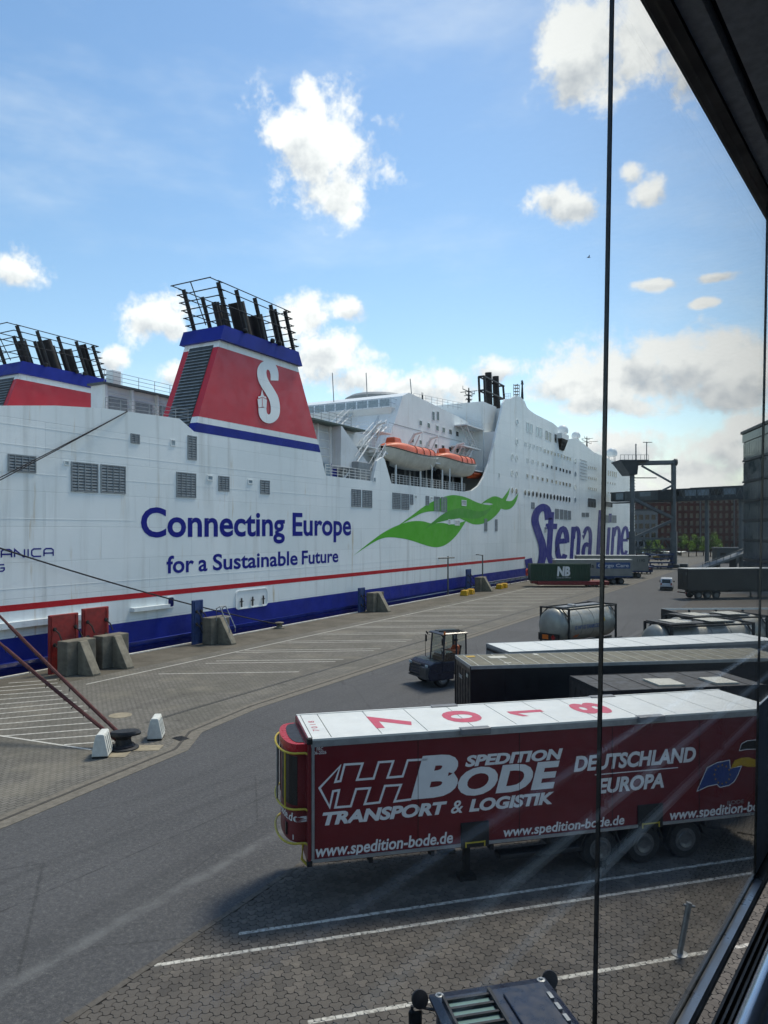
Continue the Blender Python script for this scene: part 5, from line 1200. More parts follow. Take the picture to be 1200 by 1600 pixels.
# ------------------------------------------------------------------ plain box trailers
def box_trailer(name, label, corner, hd, Ln, body_m, roof_m, H=4.03, roof_lines=0, zb=1.05, W=2.5, legs=3.0, axles=None, line_m='roof_patch', corrug=False):
    loc, rz = at_corner(*corner, H, hd); T = thing(name, label, 'trailer', loc, rz); z1 = H - .03
    MB().box(0, Ln, 0, W, zb, z1 - .04).build('body', body_m, T, bevel=.03)
    MB().box(.03, Ln - .03, .03, W - .03, z1 - .05, z1).build('roof', roof_m, T)
    e = MB().box(0, Ln, -.015, .02, z1 - .12, z1 + .01).box(0, Ln, W - .02, W + .015, z1 - .12, z1 + .01).box(-.015, .02, .02, W - .02, z1 - .12, z1 + .01); e.build('roof_edge', 'alu' if roof_m != 'roof_black' else 'chassis', T)
    MB().box(-.012, Ln, -.015, .01, zb - .02, zb + .12).build('side_rail', 'chassis', T)
    for y in (0, W - .09): MB().box(-.03, .06, y, y + .09, zb, z1 - .02).build('corner_post', body_m, T, bevel=.02)
    if roof_lines:
        rr = MB(); [rr.box(Ln * (k + .5) / roof_lines, Ln * (k + .5) / roof_lines + .03, .05, W - .05, z1, z1 + .012) for k in range(roof_lines)]; rr.build('roof_bow', line_m, T)
    dj = MB()
    for y in (.42, .83, 1.25, 1.66, 2.08): dj.box(-.02, .0, y - .02, y + .02, zb + .1, z1 - .3)
    dj.build('front_stiffener', body_m, T)
    pj = MB(); [pj.box(x, x + .015, -.006, 0, zb + .12, z1 - .12) for x in [1.3 + 1.36 * k for k in range(int(Ln / 1.36))] if x < Ln]; pj.build('panel_joint', body_m, T)
    undercarriage(T, Ln, zb, axles if axles is not None else (Ln - 4.2, Ln - 2.9, Ln - 1.6), legs, W); return T
black = box_trailer('semi_trailer', 'black box trailer with dusty ribbed roof, next to the white-roofed one', (736, 1041), 52.6, 13.2, 'black_box', 'roof_dust', roof_lines=22)
def frontface(T): return lambda u, v, l: (-.03 - l, 2.5 - u, v)
lettering('lettering', 'TOR-IC', frontface(black), .75, 1.3, 3.28, 3.42, 'print_white', black, offset=.01); MB().box(-.035, -.02, .35, .6, 3.5, 3.62).build('plate', 'roof_patch', black)
for (u, y, a, b, c) in ((1.2, 1.5, .7, .5, 'roof_patch'), (.35, 1.9, .35, .3, 'flag_gold'), (1.4, .35, .3, .12, 'roof_patch'), (3.2, 2.0, .2, .3, 'roof_patch')): MB().box(u, u + a, y, y + b, 4.0, 4.016).build('roof_sticker', c, black)
white = box_trailer('semi_trailer', 'trailer with clean white roof parked behind the black one', (796, 1019), 46.3, 13.6, 'grey_panel', 'roof_white', roof_lines=9, line_m='roof_white')
hol = MB(); [hol.box(-.03, -.014, .1 + k * .14, .17 + k * .14, 3.72, 3.82) for k in range(17)]; hol.build('front_slots', 'black_box', white)
patched = box_trailer('box_trailer', 'short dark box with two pale roof hatches behind the red trailer', (943, 1080), 50.8, 5.75, 'roof_black', 'roof_black', roof_lines=5, legs=1.2, axles=(3.2, 4.5), line_m='chassis')
pu = roof_uv(patched, 4.03)
for P in ([(1004, 1063), (1046, 1062.5), (1071, 1072), (1030, 1073)], [(1091, 1061), (1125, 1060), (1155, 1069), (1120, 1070)]):
    Q = [pu(*p) for p in P]; MB().prism([(a, max(.1, min(2.4, b))) for a, b in Q], lambda a, b, t_: (a, b, t_), 4.0, 4.06).build('roof_hatch', 'roof_patch', patched)

# ------------------------------------------------------------------ tank containers on chassis
def tank(label, loc, hd, text=False):
    T = thing('tank_trailer', label, 'tank trailer', loc, R(90) - R(hd), 'tank containers on chassis'); Ln, W, rr, zc = 6.9, 2.44, 1.18, 2.62
    prof = [(.02, .0), (.45, .03), (.8, .12), (1.02, .26), (1.13, .42), (rr, .6)] + [(rr, .6 + (Ln - 1.2) * k / 8) for k in range(1, 9)] + [(1.13, Ln - .42), (1.02, Ln - .26), (.8, Ln - .12), (.45, Ln - .03), (.02, Ln)]
    MB().lathe(prof, (0, W / 2, zc), (1, 0, 0), 40).build('tank', 'tank_steel', T, smooth=True)
    bands = MB(); [bands.lathe([(rr + .002, 0), (rr + .02, .01), (rr + .02, .06), (rr + .002, .07)], (x, W / 2, zc), (1, 0, 0), 40) for x in (1.0, 2.2, 3.6, 4.9)]; bands.build('tank_band', 'tank_steel', T, smooth=True)
    for x in (.62, Ln - .72):
        f_ = MB()
        for y in (.05, W - .05): f_.box(x, x + .12, y - .06, y + .06, 1.25, 3.85)
        for z in (1.25, 3.75): f_.box(x, x + .12, .11, W - .11, z, z + .11)
        for y, s_ in ((.05, 1), (W - .05, -1)): f_.tube([(x + .06, y, 3.2), (x + .06, y + s_ * .55, 3.75)], .05, 6)
        f_.build('end_frame', 'chassis', T)
    MB().box(.67, Ln - .65, .0, .1, 3.72, 3.82).box(.67, Ln - .65, W - .1, W, 3.72, 3.82).build('top_rail', 'chassis', T); MB().box(1.2, Ln - 1.2, .85, 1.6, 3.80, 3.86).build('walkway', 'grey_panel', T)
    MB().lathe([(.3, 0), (.3, .14), (.26, .18), (.02, .18)], (2.6, W / 2, 3.78), (0, 0, 1), 18).build('manlid', 'galv', T, smooth=True)
    MB().box(-.6, Ln + 1.2, .7, .85, .95, 1.25).box(-.6, Ln + 1.2, W - .85, W - .7, .95, 1.25).box(-.6, -.45, .1, W - .1, .95, 1.2).build('chassis_beam', 'chassis', T)
    for x in (3.0, 4.3, 5.6): wheel(T, x, .22, .52); wheel(T, x, W - .22, .52, side=1)
    MB().tube([(-.3, .4, 1.0), (-.3, .2, .0)], .06, 6).build('landing_leg', 'chassis', T); MB().tube([(-.3, W - .4, 1.0), (-.3, W - .2, .0)], .06, 6).build('landing_leg', 'chassis', T)
    cg = MB(); a0 = [(Ln + .12, W / 2 + 1.1 * math.cos(R(q)), zc + 1.1 * math.sin(R(q))) for q in range(-60, 61, 10)]; cg.tube(a0, .03, 6); cg.build('ladder_guard', 'chassis', T)
    pl_ = MB().box(.02, .06, .35, 2.1, 1.62, 2.12); po = pl_.build('plate_board', 'black_box', T); MB().box(-.0, .02, 1.25, 1.75, 1.72, 2.02).build('hazard_plate', 'orange_plate', po); MB().add([(.01, .85 + a, 1.87 + b) for a, b in ((.2, 0), (0, .2), (-.2, 0), (0, -.2))], [(0, 1, 2, 3)]).build('hazard_diamond', 'lamp_red', po)
    MB().add([(.05, 1.3 + a, 2.95 + b) for a, b in ((.2, 0), (0, .2), (-.2, 0), (0, -.2))], [(0, 1, 2, 3)]).build('hazard_diamond', 'rubber', T)
    if text:
        def tf(u, v, l): return (u, W / 2 - (rr + l) * math.cos((v - zc) / rr), zc + (rr + l) * math.sin((v - zc) / rr))
        lettering('lettering', 'G WTG TANKCO', tf, 1.35, 4.2, 2.35, 2.62, 'sign_blue', T, offset=.02, lift=.012); MB().add([tf(u, v, .012) for u, v in ((1.5, 1.75), (2.0, 1.7), (2.1, 1.98), (1.6, 1.95))], [(0, 1, 2, 3)]).build('sticker', 'orange_plate', T); MB().add([tf(u, v, .012) for u, v in ((4.6, 2.75), (4.9, 2.72), (4.9, 2.98), (4.6, 2.98))], [(0, 1, 2, 3)]).build('sticker', 'flag_gold', T)
    return T
p = PD(857, 976, 50.0); hd = 21; u = Vector((math.sin(R(hd)), math.cos(R(hd)), 0)); n_ = Vector((-u.y, u.x, 0)); q = p - n_ * 1.22
tank('grey tank container with orange hazard plate, alone on the carriageway side', (q.x, q.y, .03), hd, True)
for (px, py, b_, lb) in ((1012, 990, 41.5, 'tank container end showing just above the white roof, lower of the two domes'), (1046, 978, 45.0, 'tank container end behind the white roof, upper of the two domes')):
    p = PD(px, py, b_); hd = 44; u = Vector((math.sin(R(hd)), math.cos(R(hd)), 0)); n_ = Vector((-u.y, u.x, 0)); q = p - n_ * 1.22; T = tank(lb, (q.x, q.y, .03), hd)
    MB().box(.67, 3.0, .12, 2.3, 3.88, 3.92).build('walkway', 'chassis', T); MB().box(1.2, 2.4, .4, 1.9, 3.93, 3.96).build('roof_plate', 'roof_patch', T); MB().box(3.6, 5.0, .4, 1.9, 3.93, 3.96).build('roof_plate', 'roof_patch', T)
# dark flat with stanchions and pale edge behind the tanks
p = G(1056, 955, 3.4); T = thing('flat_trailer', 'dark stake-sided trailer with a pale top rail behind the tank containers', 'trailer', (p.x, p.y, .03), R(90) - R(58))
MB().box(0, 12.5, 0, 2.5, 1.0, 2.6).build('body', 'black_curtain', T); MB().box(0, 12.5, 2.4, 2.5, 3.2, 3.32).build('top_rail', 'roof_white', T); q = MB(); [q.box(k * 2.05, k * 2.05 + .14, 0, 2.5, 2.6, 3.3) for k in range(1)]; [q.box(k * 2.05, k * 2.05 + .12, 2.36, 2.48, 2.6, 3.2) for k in range(1, 7)]; q.build('stanchion', 'chassis', T); MB().box(.3, 12.2, .3, 2.2, 2.6, 2.75).build('load', 'grey_panel', T); undercarriage(T, 12.5, 1.0, (8.3, 9.6, 10.9), 3)
# dark articulated trailer further right
p = G(1075, 937); T = thing('semi_trailer', 'dark curtain trailer seen from behind beside the glass building', 'trailer', (p.x, p.y, .03), R(90) - R(52))
MB().box(0, 13.4, 0, 2.5, 1.2, 4.0).build('body', 'black_curtain', T); MB().box(-.02, 13.4, -.03, 2.53, 4.0, 4.08).build('roof_edge', 'roof_white', T); MB().box(-.03, 0, .1, 1.2, 1.3, 3.9).box(-.03, 0, 1.28, 2.4, 1.3, 3.9).build('rear_door', 'black_box', T); MB().box(-.05, -.03, .2, .5, 3.2, 3.6).build('plate', 'grey_panel', T); undercarriage(T, 13.4, 1.2, (1.6, 2.9, 4.2), 10.5)
MB().box(-.1, .05, .1, 2.4, .75, .9).build('bumper', 'chassis', T); [MB().box(-.12, -.1, y, y + .3, .78, .9).build('tail_lamp', 'lamp_red', T) for y in (.15, 2.05)]

# ------------------------------------------------------------------ yard tractors
def tractor(label, loc, rz, beacon=True):
    T = thing('yard_tractor', label, 'tractor', loc, rz, 'yard tractors')
    # x forward, y left; cab on the left half, bonnet to the right of it
    MB().box(-2.7, 2.1, -.5, .5, .55, .95).build('chassis_beam', 'chassis', T, bevel=.04)
    MB().prism([(1.0, .45), (2.62, .45), (2.75, .75), (2.62, 1.35), (2.3, 1.5), (1.0, 1.5)], lambda a, b, t_: (a, t_, b), -1.2, 1.2).build('front_body', 'tractor_blue', T, bevel=.05)
    q = MB(); [q.prism([(2.66, .52 + k * .17), (2.80 - .02 * k, .52 + k * .17), (2.80 - .02 * k, .62 + k * .17), (2.66, .62 + k * .17)], lambda a, b, t_: (a, t_, b), -1.1, .25) for k in range(5)]; q.build('front_slats', 'tractor_grey', T)
    MB().box(2.6, 2.86, .32, 1.15, .5, 1.2).build('bumper_box', 'tractor_grey', T, bevel=.05)
    for y in (-.95, .95): MB().box(2.70, 2.78, y - .14, y + .14, 1.22, 1.36).build('headlamp', 'pale_glass', T, bevel=.02)
    MB().box(-.2, 1.0, -1.2, -.05, .6, 1.7).build('engine_cover', 'tractor_blue', T, bevel=.06); MB().tube([(-.3, -.9, 1.0), (-.3, -.9, 2.7), (-.42, -.9, 2.85)], .09, 10).build('exhaust', 'galv', T)
    cx0, cx1, cy0, cy1 = .15, 1.85, -.25, 1.25; zf, zr = 1.5, 3.05
    MB().box(cx0, cx1, cy0, cy1, .9, zf).build('cab_base', 'tractor_blue', T, bevel=.04)
    for x, y, dx in ((cx0 + .04, cy0 + .04, .02), (cx0 + .04, cy1 - .04, .02), (cx1 - .05, cy0 + .04, -.14), (cx1 - .05, cy1 - .04, -.14), (cx0 + .72, cy1 - .04, 0), (cx0 + .72, cy0 + .04, 0)): MB().tube([(x, y, zf), (x + dx, y, zr)], .055, 6).build('cab_pillar', 'tractor_blue', T)
    gl = MB().add([(cx1 - .04, cy0 + .1, zf), (cx1 - .04, cy1 - .1, zf), (cx1 - .17, cy1 - .1, zr), (cx1 - .17, cy0 + .1, zr)], [(0, 1, 2, 3)]).build('windscreen', 'clear_pane', T)
    MB().add([(cx0 + .1, cy1 - .03, zf), (cx1 - .1, cy1 - .03, zf), (cx1 - .22, cy1 - .03, zr), (cx0 + .1, cy1 - .03, zr)], [(0, 1, 2, 3)]).build('side_window', 'clear_pane', T); MB().add([(cx0 + .1, cy0 + .03, zf), (cx1 - .1, cy0 + .03, zf), (cx1 - .22, cy0 + .03, zr), (cx0 + .1, cy0 + .03, zr)], [(0, 1, 2, 3)]).build('side_window', 'clear_pane', T)
    # roof with chamfered edge, barred skylight, hatch, bolts
    o_ = [(cx0 - .05, cy0 - .06), (cx1 + .02, cy0 - .06), (cx1 + .02, cy1 + .06), (cx0 - .05, cy1 + .06)]; i_ = [(cx0 + .02, cy0 + .06), (cx1 - .16, cy0 + .06), (cx1 - .16, cy1 - .02), (cx0 + .02, cy1 - .02)]
    rf = MB().hexa([(a, b, zr) for a, b in o_], [(a, b, zr + .06) for a, b in o_]).add([(a, b, zr + .06) for a, b in o_] + [(a, b, zr + .12) for a, b in i_], [(0, 1, 5, 4), (1, 2, 6, 5), (2, 3, 7, 6), (3, 0, 4, 7), (4, 5, 6, 7)]).build('cab_roof', 'tractor_blue', T, bevel=.02)
    sk = MB().box(cx0 + .15, cx1 - .27, .62, cy1 - .1, zr + .12, zr + .13).build('skylight', 'cab_glass', rf); bq = MB(); [bq.box(cx0 + .2 + k * .17, cx0 + .24 + k * .17, .6, cy1 - .08, zr + .13, zr + .17) for k in range(8)]; bq.box(cx0 + .12, cx1 - .2, .56, .60, zr + .11, zr + .19).box(cx0 + .12, cx1 - .2, cy1 - .08, cy1 - .05, zr + .11, zr + .17); bq.build('guard_bar', 'black_steel', rf)
    MB().box(cx0 + .1, cx1 - .3, -.12, .42, zr + .12, zr + .15).build('roof_hatch', 'tractor_blue', rf, bevel=.015); hq = MB(); [hq.box(cx1 - .55 - k * .22, cx1 - .42 - k * .22, -.17, -.12, zr + .12, zr + .16) for k in range(3)]; hq.build('hinge', 'galv', rf)
    for y in (cy0 + .05, cy1 - .05): MB().lathe([(.055, 0), (.055, .025), (.03, .03), (.02, .05), (.005, .05)], (cx1 - .1, y, zr + .09), (0, 0, 1), 14).build('lifting_eye', 'galv', rf)
    if beacon: MB().lathe([(.06, 0), (.06, .12), (.03, .18), (.005, .18)], (cx1 - .1, cy1 + .1, zr + .05), (0, 0, 1), 12).build('beacon', 'orange_plate', rf, smooth=True)
    for y, s_ in ((cy0, -1), (cy1, 1)):
        mr = MB().tube([(cx1 - .05, y, zr - .1), (cx1 + .12, y + s_ * .25, zr - .12), (cx1 + .1, y + s_ * .28, zf + .1), (cx1 - .04, y, zf)], .022, 6).build('mirror_arm', 'black_steel', T); MB().box(cx1 + .08, cx1 + .14, y + s_ * .2 - .08, y + s_ * .2 + .10, zr - .55, zr - .16).build('mirror', 'black_steel', mr, bevel=.03)
        MB().lathe([(.10, 0), (.115, .015), (.105, .035), (.02, .045)], (cx1 + .08, y + s_ * .16, zr - .02), (-.8, 0, .45), 18).build('mirror', 'black_steel', mr, smooth=True)
    MB().box(.35, .85, .25, .75, 1.5, 1.62).build('seat', 'rubber', T, bevel=.04); MB().prism([(.30, 1.6), (.42, 1.6), (.28, 2.3), (.18, 2.3)], lambda a, b, t_: (a, t_, b), .25, .75).build('seat_back', 'rubber', T, bevel=.03)
    q = MB(); q.tube([(1.35 + .12 * math.sin(a) * .5, .5 + .2 * math.cos(a), 2.0 + .2 * math.sin(a)) for a in [2 * math.pi * k / 18 for k in range(19)]], .018, 6); q.tube([(1.35, .5, 2.0), (1.6, .5, 1.5)], .03, 6); q.build('steering_wheel', 'rubber', T)
    MB().box(1.45, 1.75, -.1, 1.1, 1.5, 1.75).build('dashboard', 'rubber', T, bevel=.05)
    for x in (1.75,): 
        for y in (-1.0, 1.0): wheel(T, x, y, .5, .5, .3, side=1 if y > 0 else -1)
    for y in (-.95, .95): wheel(T, -1.6, y, .5, .5, .55, side=1 if y > 0 else -1)
    MB().lathe([(.5, 0), (.5, .08), (.3, .1)], (-1.5, 0, 1.12), (0, 0, 1), 20).build('coupling', 'galv', T); st_ = MB(); [st_.box(-2.75, -2.6, -1.2 + k * .3, -1.05 + k * .3, .8, 1.25) for k in range(8)]; MB().box(-2.74, -2.62, -1.2, 1.2, .8, 1.25).build('rear_bumper', 'rubber', T); st_.build('hazard_stripe', 'yellow_paint', T)
    return T
def clear_pane():
    t = NT('clear_pane'); nt_ = t.t; tr = t.n('ShaderNodeBsdfTransparent'); tr.inputs[0].default_value = (.82, .88, .86, 1); gl = t.n('ShaderNodeBsdfGlossy'); gl.inputs['Roughness'].default_value = .03; mxs = t.n('ShaderNodeMixShader'); mxs.inputs[0].default_value = .14
    t.l(tr.outputs[0], mxs.inputs[1]); t.l(gl.outputs[0], mxs.inputs[2]); t.l(mxs.outputs[0], nt_.nodes['Material Output'].inputs['Surface']); return t.m
MATS['clear_pane'] = clear_pane()
p = PD(748, 1558, 9.95); hd = -42.5
# put the front edge of the roof (x = 1.85, y = .5, z = 3.1) under that pixel
rzt = R(90) - R(hd); cx, sx_ = math.cos(rzt), math.sin(rzt); fx, fy = 1.87 * cx - .5 * sx_, 1.87 * sx_ + .5 * cx
pt = G(762, 1545, 3.1); tractor('dark blue yard tractor cab at the bottom edge, seen from above', (pt.x - fx, pt.y - fy, .03), rzt, False)
p = G(702, 1066); hd2 = 214; rzt = R(90) - R(hd2); TR = tractor('dark yard tractor with a driver in orange, behind the black trailer', (p.x, p.y, .0), rzt)
TR.location = Vector((p.x, p.y, 0)) + Vector((math.cos(rzt), math.sin(rzt), 0)) * -.6

for (px, py, h_, lb) in ((994, 873, 20, 'yard tractor parked left among the tower legs'), (1016, 874, 200, 'yard tractor parked midway between the tower legs'), (1034, 875, 60, 'yard tractor parked beside the right tower leg')):
    c_ = copy_tree(TR); p = G(px, py); c_.location = (p.x, p.y, 0); c_.rotation_euler.z = R(h_); c_['label'] = lb
# ------------------------------------------------------------------ driver (seated, orange vest)
mat('skin', '#b98468', .55, var=.08); mat('vest_orange', '#d2603a', .7, var=.12, scale=8); mat('cloth_dark', '#24262c', .85, var=.2, scale=8); mat('hair', '#2a211b', .8, var=.2)
def skin_body(name, joints, edges, m_, parent, sub_=2):
    me = bpy.data.meshes.new(name); me.from_pydata([j[0] for j in joints], edges, []); me.materials.append(MATS[m_]); o = bpy.data.objects.new(name, me); col.objects.link(o); o.parent = parent
    sk = o.modifiers.new('skin', 'SKIN'); sv_ = me.skin_vertices[0].data if me.skin_vertices else None
    if sv_ is None:
        bpy.context.view_layer.objects.active = o; 
        lay = me.attributes; 
    for i, j in enumerate(joints): me.skin_vertices[0].data[i].radius = j[1]
    me.skin_vertices[0].data[0].use_root = True
    s_ = o.modifiers.new('sub', 'SUBSURF'); s_.levels = sub_; s_.render_levels = sub_; sk.use_smooth_shade = True; return o
drv = thing('person', 'driver in an orange vest seated in the yard tractor cab', 'person', TR.location, rzt)
J = [((.48, .5, 1.72), (.17, .15)), ((.44, .5, 1.95), (.16, .13)), ((.42, .5, 2.18), (.19, .13)), ((.43, .5, 2.34), (.07, .07)), ((.46, .5, 2.44), (.085, .09)), ((.47, .5, 2.56), (.095, .10)), ((.46, .5, 2.66), (.06, .06)),
     ((.44, .72, 2.24), (.075, .07)), ((.62, .76, 2.0), (.055, .055)), ((.92, .68, 2.05), (.045, .045)), ((1.18, .64, 2.06), (.04, .03)), ((.44, .28, 2.24), (.075, .07)), ((.62, .24, 2.0), (.055, .055)), ((.92, .32, 2.05), (.045, .045)), ((1.18, .36, 2.06), (.04, .03)),
     ((.62, .6, 1.72), (.11, .10)), ((.98, .62, 1.72), (.085, .085)), ((1.12, .62, 1.35), (.06, .06)), ((.62, .4, 1.72), (.11, .10)), ((.98, .38, 1.72), (.085, .085)), ((1.12, .38, 1.35), (.06, .06))]
E_ = [(0, 1), (1, 2), (2, 3), (3, 4), (4, 5), (5, 6), (2, 7), (7, 8), (8, 9), (9, 10), (2, 11), (11, 12), (12, 13), (13, 14), (0, 15), (15, 16), (16, 17), (0, 18), (18, 19), (19, 20)]
HAVE_SKIN = True
try:
    me_ = bpy.data.meshes.new('body'); me_.from_pydata([j[0] for j in J], E_, []); me_.materials.append(MATS['skin']); ob = bpy.data.objects.new('body', me_); col.objects.link(ob)
    md = ob.modifiers.new('skin', 'SKIN'); md.use_smooth_shade = True
    if not me_.skin_vertices:
        bpy.context.view_layer.objects.active = ob; ob.select_set(True); bpy.ops.mesh.customdata_skin_add()
    for i, j in enumerate(J): me_.skin_vertices[0].data[i].radius = j[1]
    me_.skin_vertices[0].data[0].use_root = True
    ob.modifiers.new('sub', 'SUBSURF').render_levels = 2; ob.modifiers['sub'].levels = 2; ob.parent = drv
except Exception as ex: print('skin', ex)
vs = []; n = 16; rings = [(.455, 1.66, .25, .21), (.445, 1.85, .235, .19), (.43, 2.05, .255, .19), (.425, 2.2, .27, .18), (.43, 2.29, .20, .14), (.435, 2.33, .11, .10)]
for x, z, a, b in rings: vs += [(x + b * math.cos(2 * math.pi * k / n), .5 + a * math.sin(2 * math.pi * k / n), z) for k in range(n)]
MB().add(vs, [(j * n + k, j * n + (k + 1) % n, (j + 1) * n + (k + 1) % n, (j + 1) * n + k) for j in range(len(rings) - 1) for k in range(n)]).build('vest', 'vest_orange', drv, smooth=True)
MB().tube([(.44, .72, 2.24), (.62, .77, 2.0), (.9, .69, 2.05)], [.095, .08, .065], 10).build('sleeve', 'vest_orange', drv, smooth=True); MB().tube([(.44, .28, 2.24), (.62, .23, 2.0), (.9, .31, 2.05)], [.095, .08, .065], 10).build('sleeve', 'vest_orange', drv, smooth=True)
MB().tube([(.5, .6, 1.72), (.98, .62, 1.74), (1.12, .62, 1.4)], [.13, .11, .085], 10).build('trouser_leg', 'cloth_dark', drv, smooth=True); MB().tube([(.5, .4, 1.72), (.98, .38, 1.74), (1.12, .38, 1.4)], [.13, .11, .085], 10).build('trouser_leg', 'cloth_dark', drv, smooth=True)
MB().lathe([(.105, -.04), (.112, .02), (.10, .08), (.06, .12), (.01, .13)], (.445, .5, 2.57), (-.15, 0, 1), 16).build('hair', 'hair', drv, smooth=True)
for y in (.465, .535): MB().lathe([(.004, 0), (.012, .004), (.004, .012)], (.553, y, 2.565), (1, 0, 0), 8).build('eye', 'rubber', drv)
MB().hexa([(.545, .485, 2.51), (.545, .515, 2.51), (.545, .515, 2.55), (.545, .485, 2.55)], [(.585, .49, 2.515), (.585, .51, 2.515), (.565, .507, 2.55), (.565, .493, 2.55)]).build('nose', 'skin', drv)

# ------------------------------------------------------------------ green container, grey trailers, stacked flats
def cam_dir(th): return R(90) - (R(th) - PSI)       # heading th degrees right of the camera axis -> rotation
def corrugated(Ln, W, z0, z1, pitch=.28, d=.05):
    mb = MB(); n = int(Ln / pitch); P = []
    for i in range(n): x = Ln * i / n; P += [(x, 0), (x + pitch * .3, 0), (x + pitch * .5, d), (x + pitch * .8, d)]
    P.append((Ln, 0)); k = len(P)
    mb.add([(x, y, z0) for x, y in P] + [(x, y, z1) for x, y in P], [(i, i + 1, k + i + 1, k + i) for i in range(k - 1)])
    mb.add([(x, W - y, z0) for x, y in P] + [(x, W - y, z1) for x, y in P], [(i + 1, i, k + i, k + i + 1) for i in range(k - 1)])
    return mb
p = G(829, 917); Wd = 93 / FPX * Vector((p.x, p.y, 0)).dot(F2)
T = thing('shipping_container', 'green corrugated container with white letters NB on a red flat', 'container', (p.x, p.y, 1.0), cam_dir(91)); Hc = 2.75
corrugated(Wd, 2.44, .12, Hc - .12).build('side_wall', 'container_green', T); MB().box(0, Wd, .02, 2.42, Hc - .1, Hc - .06).build('roof', 'container_green', T); MB().box(.02, .06, .1, 2.34, .1, Hc - .1).box(Wd - .06, Wd - .02, .1, 2.34, .1, Hc - .1).build('end_wall', 'container_green', T); MB().box(0, Wd, 0, 2.44, 0, .12).build('floor_frame', 'container_green', T); q = MB()
for y in (-.01, 2.35):
    q.box(0, Wd, y, y + .1, Hc - .12, Hc).box(0, .14, y, y + .1, .12, Hc - .12).box(Wd - .14, Wd, y, y + .1, .12, Hc - .12)
q.build('frame', 'container_green', T)
lettering('lettering', 'NB', lambda u, v, l: (u, -.02 - l, v), 4.3, 6.45, .75, 2.35, 'print_white', T, offset=.05, shear=.1); lettering('lettering', 'www.nb-1993.nl', lambda u, v, l: (u, -.02 - l, v), 4.2, 6.5, .42, .62, 'print_white', T, offset=.005)
F_ = thing('roll_trailer', 'red low flat trailer under the green container', 'trailer', (p.x + .2, p.y - .3, .0), cam_dir(91)); MB().box(1.0, 12.6, -.2, 2.6, .35, .95).build('deck', 'chassis_red', F_, bevel=.05); MB().box(.2, 1.0, .4, 2.0, .55, .95).build('gooseneck', 'chassis_red', F_)
for x in (9.5, 10.6): wheel(F_, x, .1, .27, .27, .3); wheel(F_, x, 2.3, .27, .27, .3, side=1)
def cargo(px, py, px1, H, label, name='semi_trailer', sign=True, th=90.5):
    p = G(px, py); b_ = Vector((p.x, p.y, 0)).dot(F2); Ln = (px1 - px) / FPX * b_; T = thing(name, label, 'trailer', (p.x, p.y, .0), cam_dir(th))
    MB().box(0, Ln, 0, 2.5, 1.2, H).build('body', 'trailer_grey', T, bevel=.04); MB().box(-.02, Ln + .02, -.03, 2.53, H, H + .1).build('roof_edge', 'roof_white', T); MB().box(0, Ln, -.02, 0, 1.2, 1.42).build('side_rail', 'steel_blue', T); q = MB(); [q.box(k * 2.4, k * 2.4 + .08, -.015, 0, 1.45, H) for k in range(1, int(Ln / 2.4) + 1)]; q.build('post', 'trailer_grey', T)
    MB().box(.4, Ln - 3, .2, 2.3, .9, 1.18).build('chassis_beam', 'steel_blue', T); [(wheel(T, x, .25, .5), wheel(T, x, 2.25, .5, side=1)) for x in (Ln - 4.5, Ln - 3.2, Ln - 1.9)]; MB().box(2.6, 2.8, .3, .5, 0, 1.0).build('landing_leg', 'chassis', T)
    return T, Ln
T, Ln = cargo(868, 913, 988, 4.15, 'grey curtain trailer with blue cargo sign behind the green container')
MB().box(Ln * .53, Ln * .97, -.03, -.021, 2.7, 3.75).build('sign_panel', 'sign_blue', T)
lettering('lettering', 'Ewals', lambda u, v, l: (u, -.022 - l, v), Ln * .29, Ln * .50, 2.85, 3.6, 'rubber', T, offset=.02, base=.72); lettering('lettering', 'Cargo Care', lambda u, v, l: (u, -.031 - l, v), Ln * .55, Ln * .95, 2.95, 3.55, 'print_white', T, offset=.02, base=.72)
q = MB().add([(Ln * .16, -.02, 2.7), (Ln * .26, -.02, 2.7), (Ln * .28, -.02, 3.0), (Ln * .22, -.02, 3.5)], [(0, 1, 2, 3)]); q.build('emblem', 'sign_blue', T)
T2, L2 = cargo(902, 903, 1012, 4.3, 'second grey trailer with white roof edge behind the blue cargo sign', th=92); lettering('lettering', '1190', lambda u, v, l: (u, -.022 - l, v), L2 - 2.2, L2 - .7, 3.1, 3.7, 'rubber', T2, offset=.0)
yf = G(925, 909); F_ = thing('swap_frame', 'yellow container frame on legs under the grey trailer', 'frame', (yf.x, yf.y, 0), cam_dir(90)); MB().box(0, 3.4, 0, 2.4, .7, .95).build('deck', 'yellow_paint', F_); [MB().box(x, x + .2, y, y + .2, 0, .7).build('leg', 'yellow_paint', F_) for x in (0.1, 3.1) for y in (.1, 2.1)]
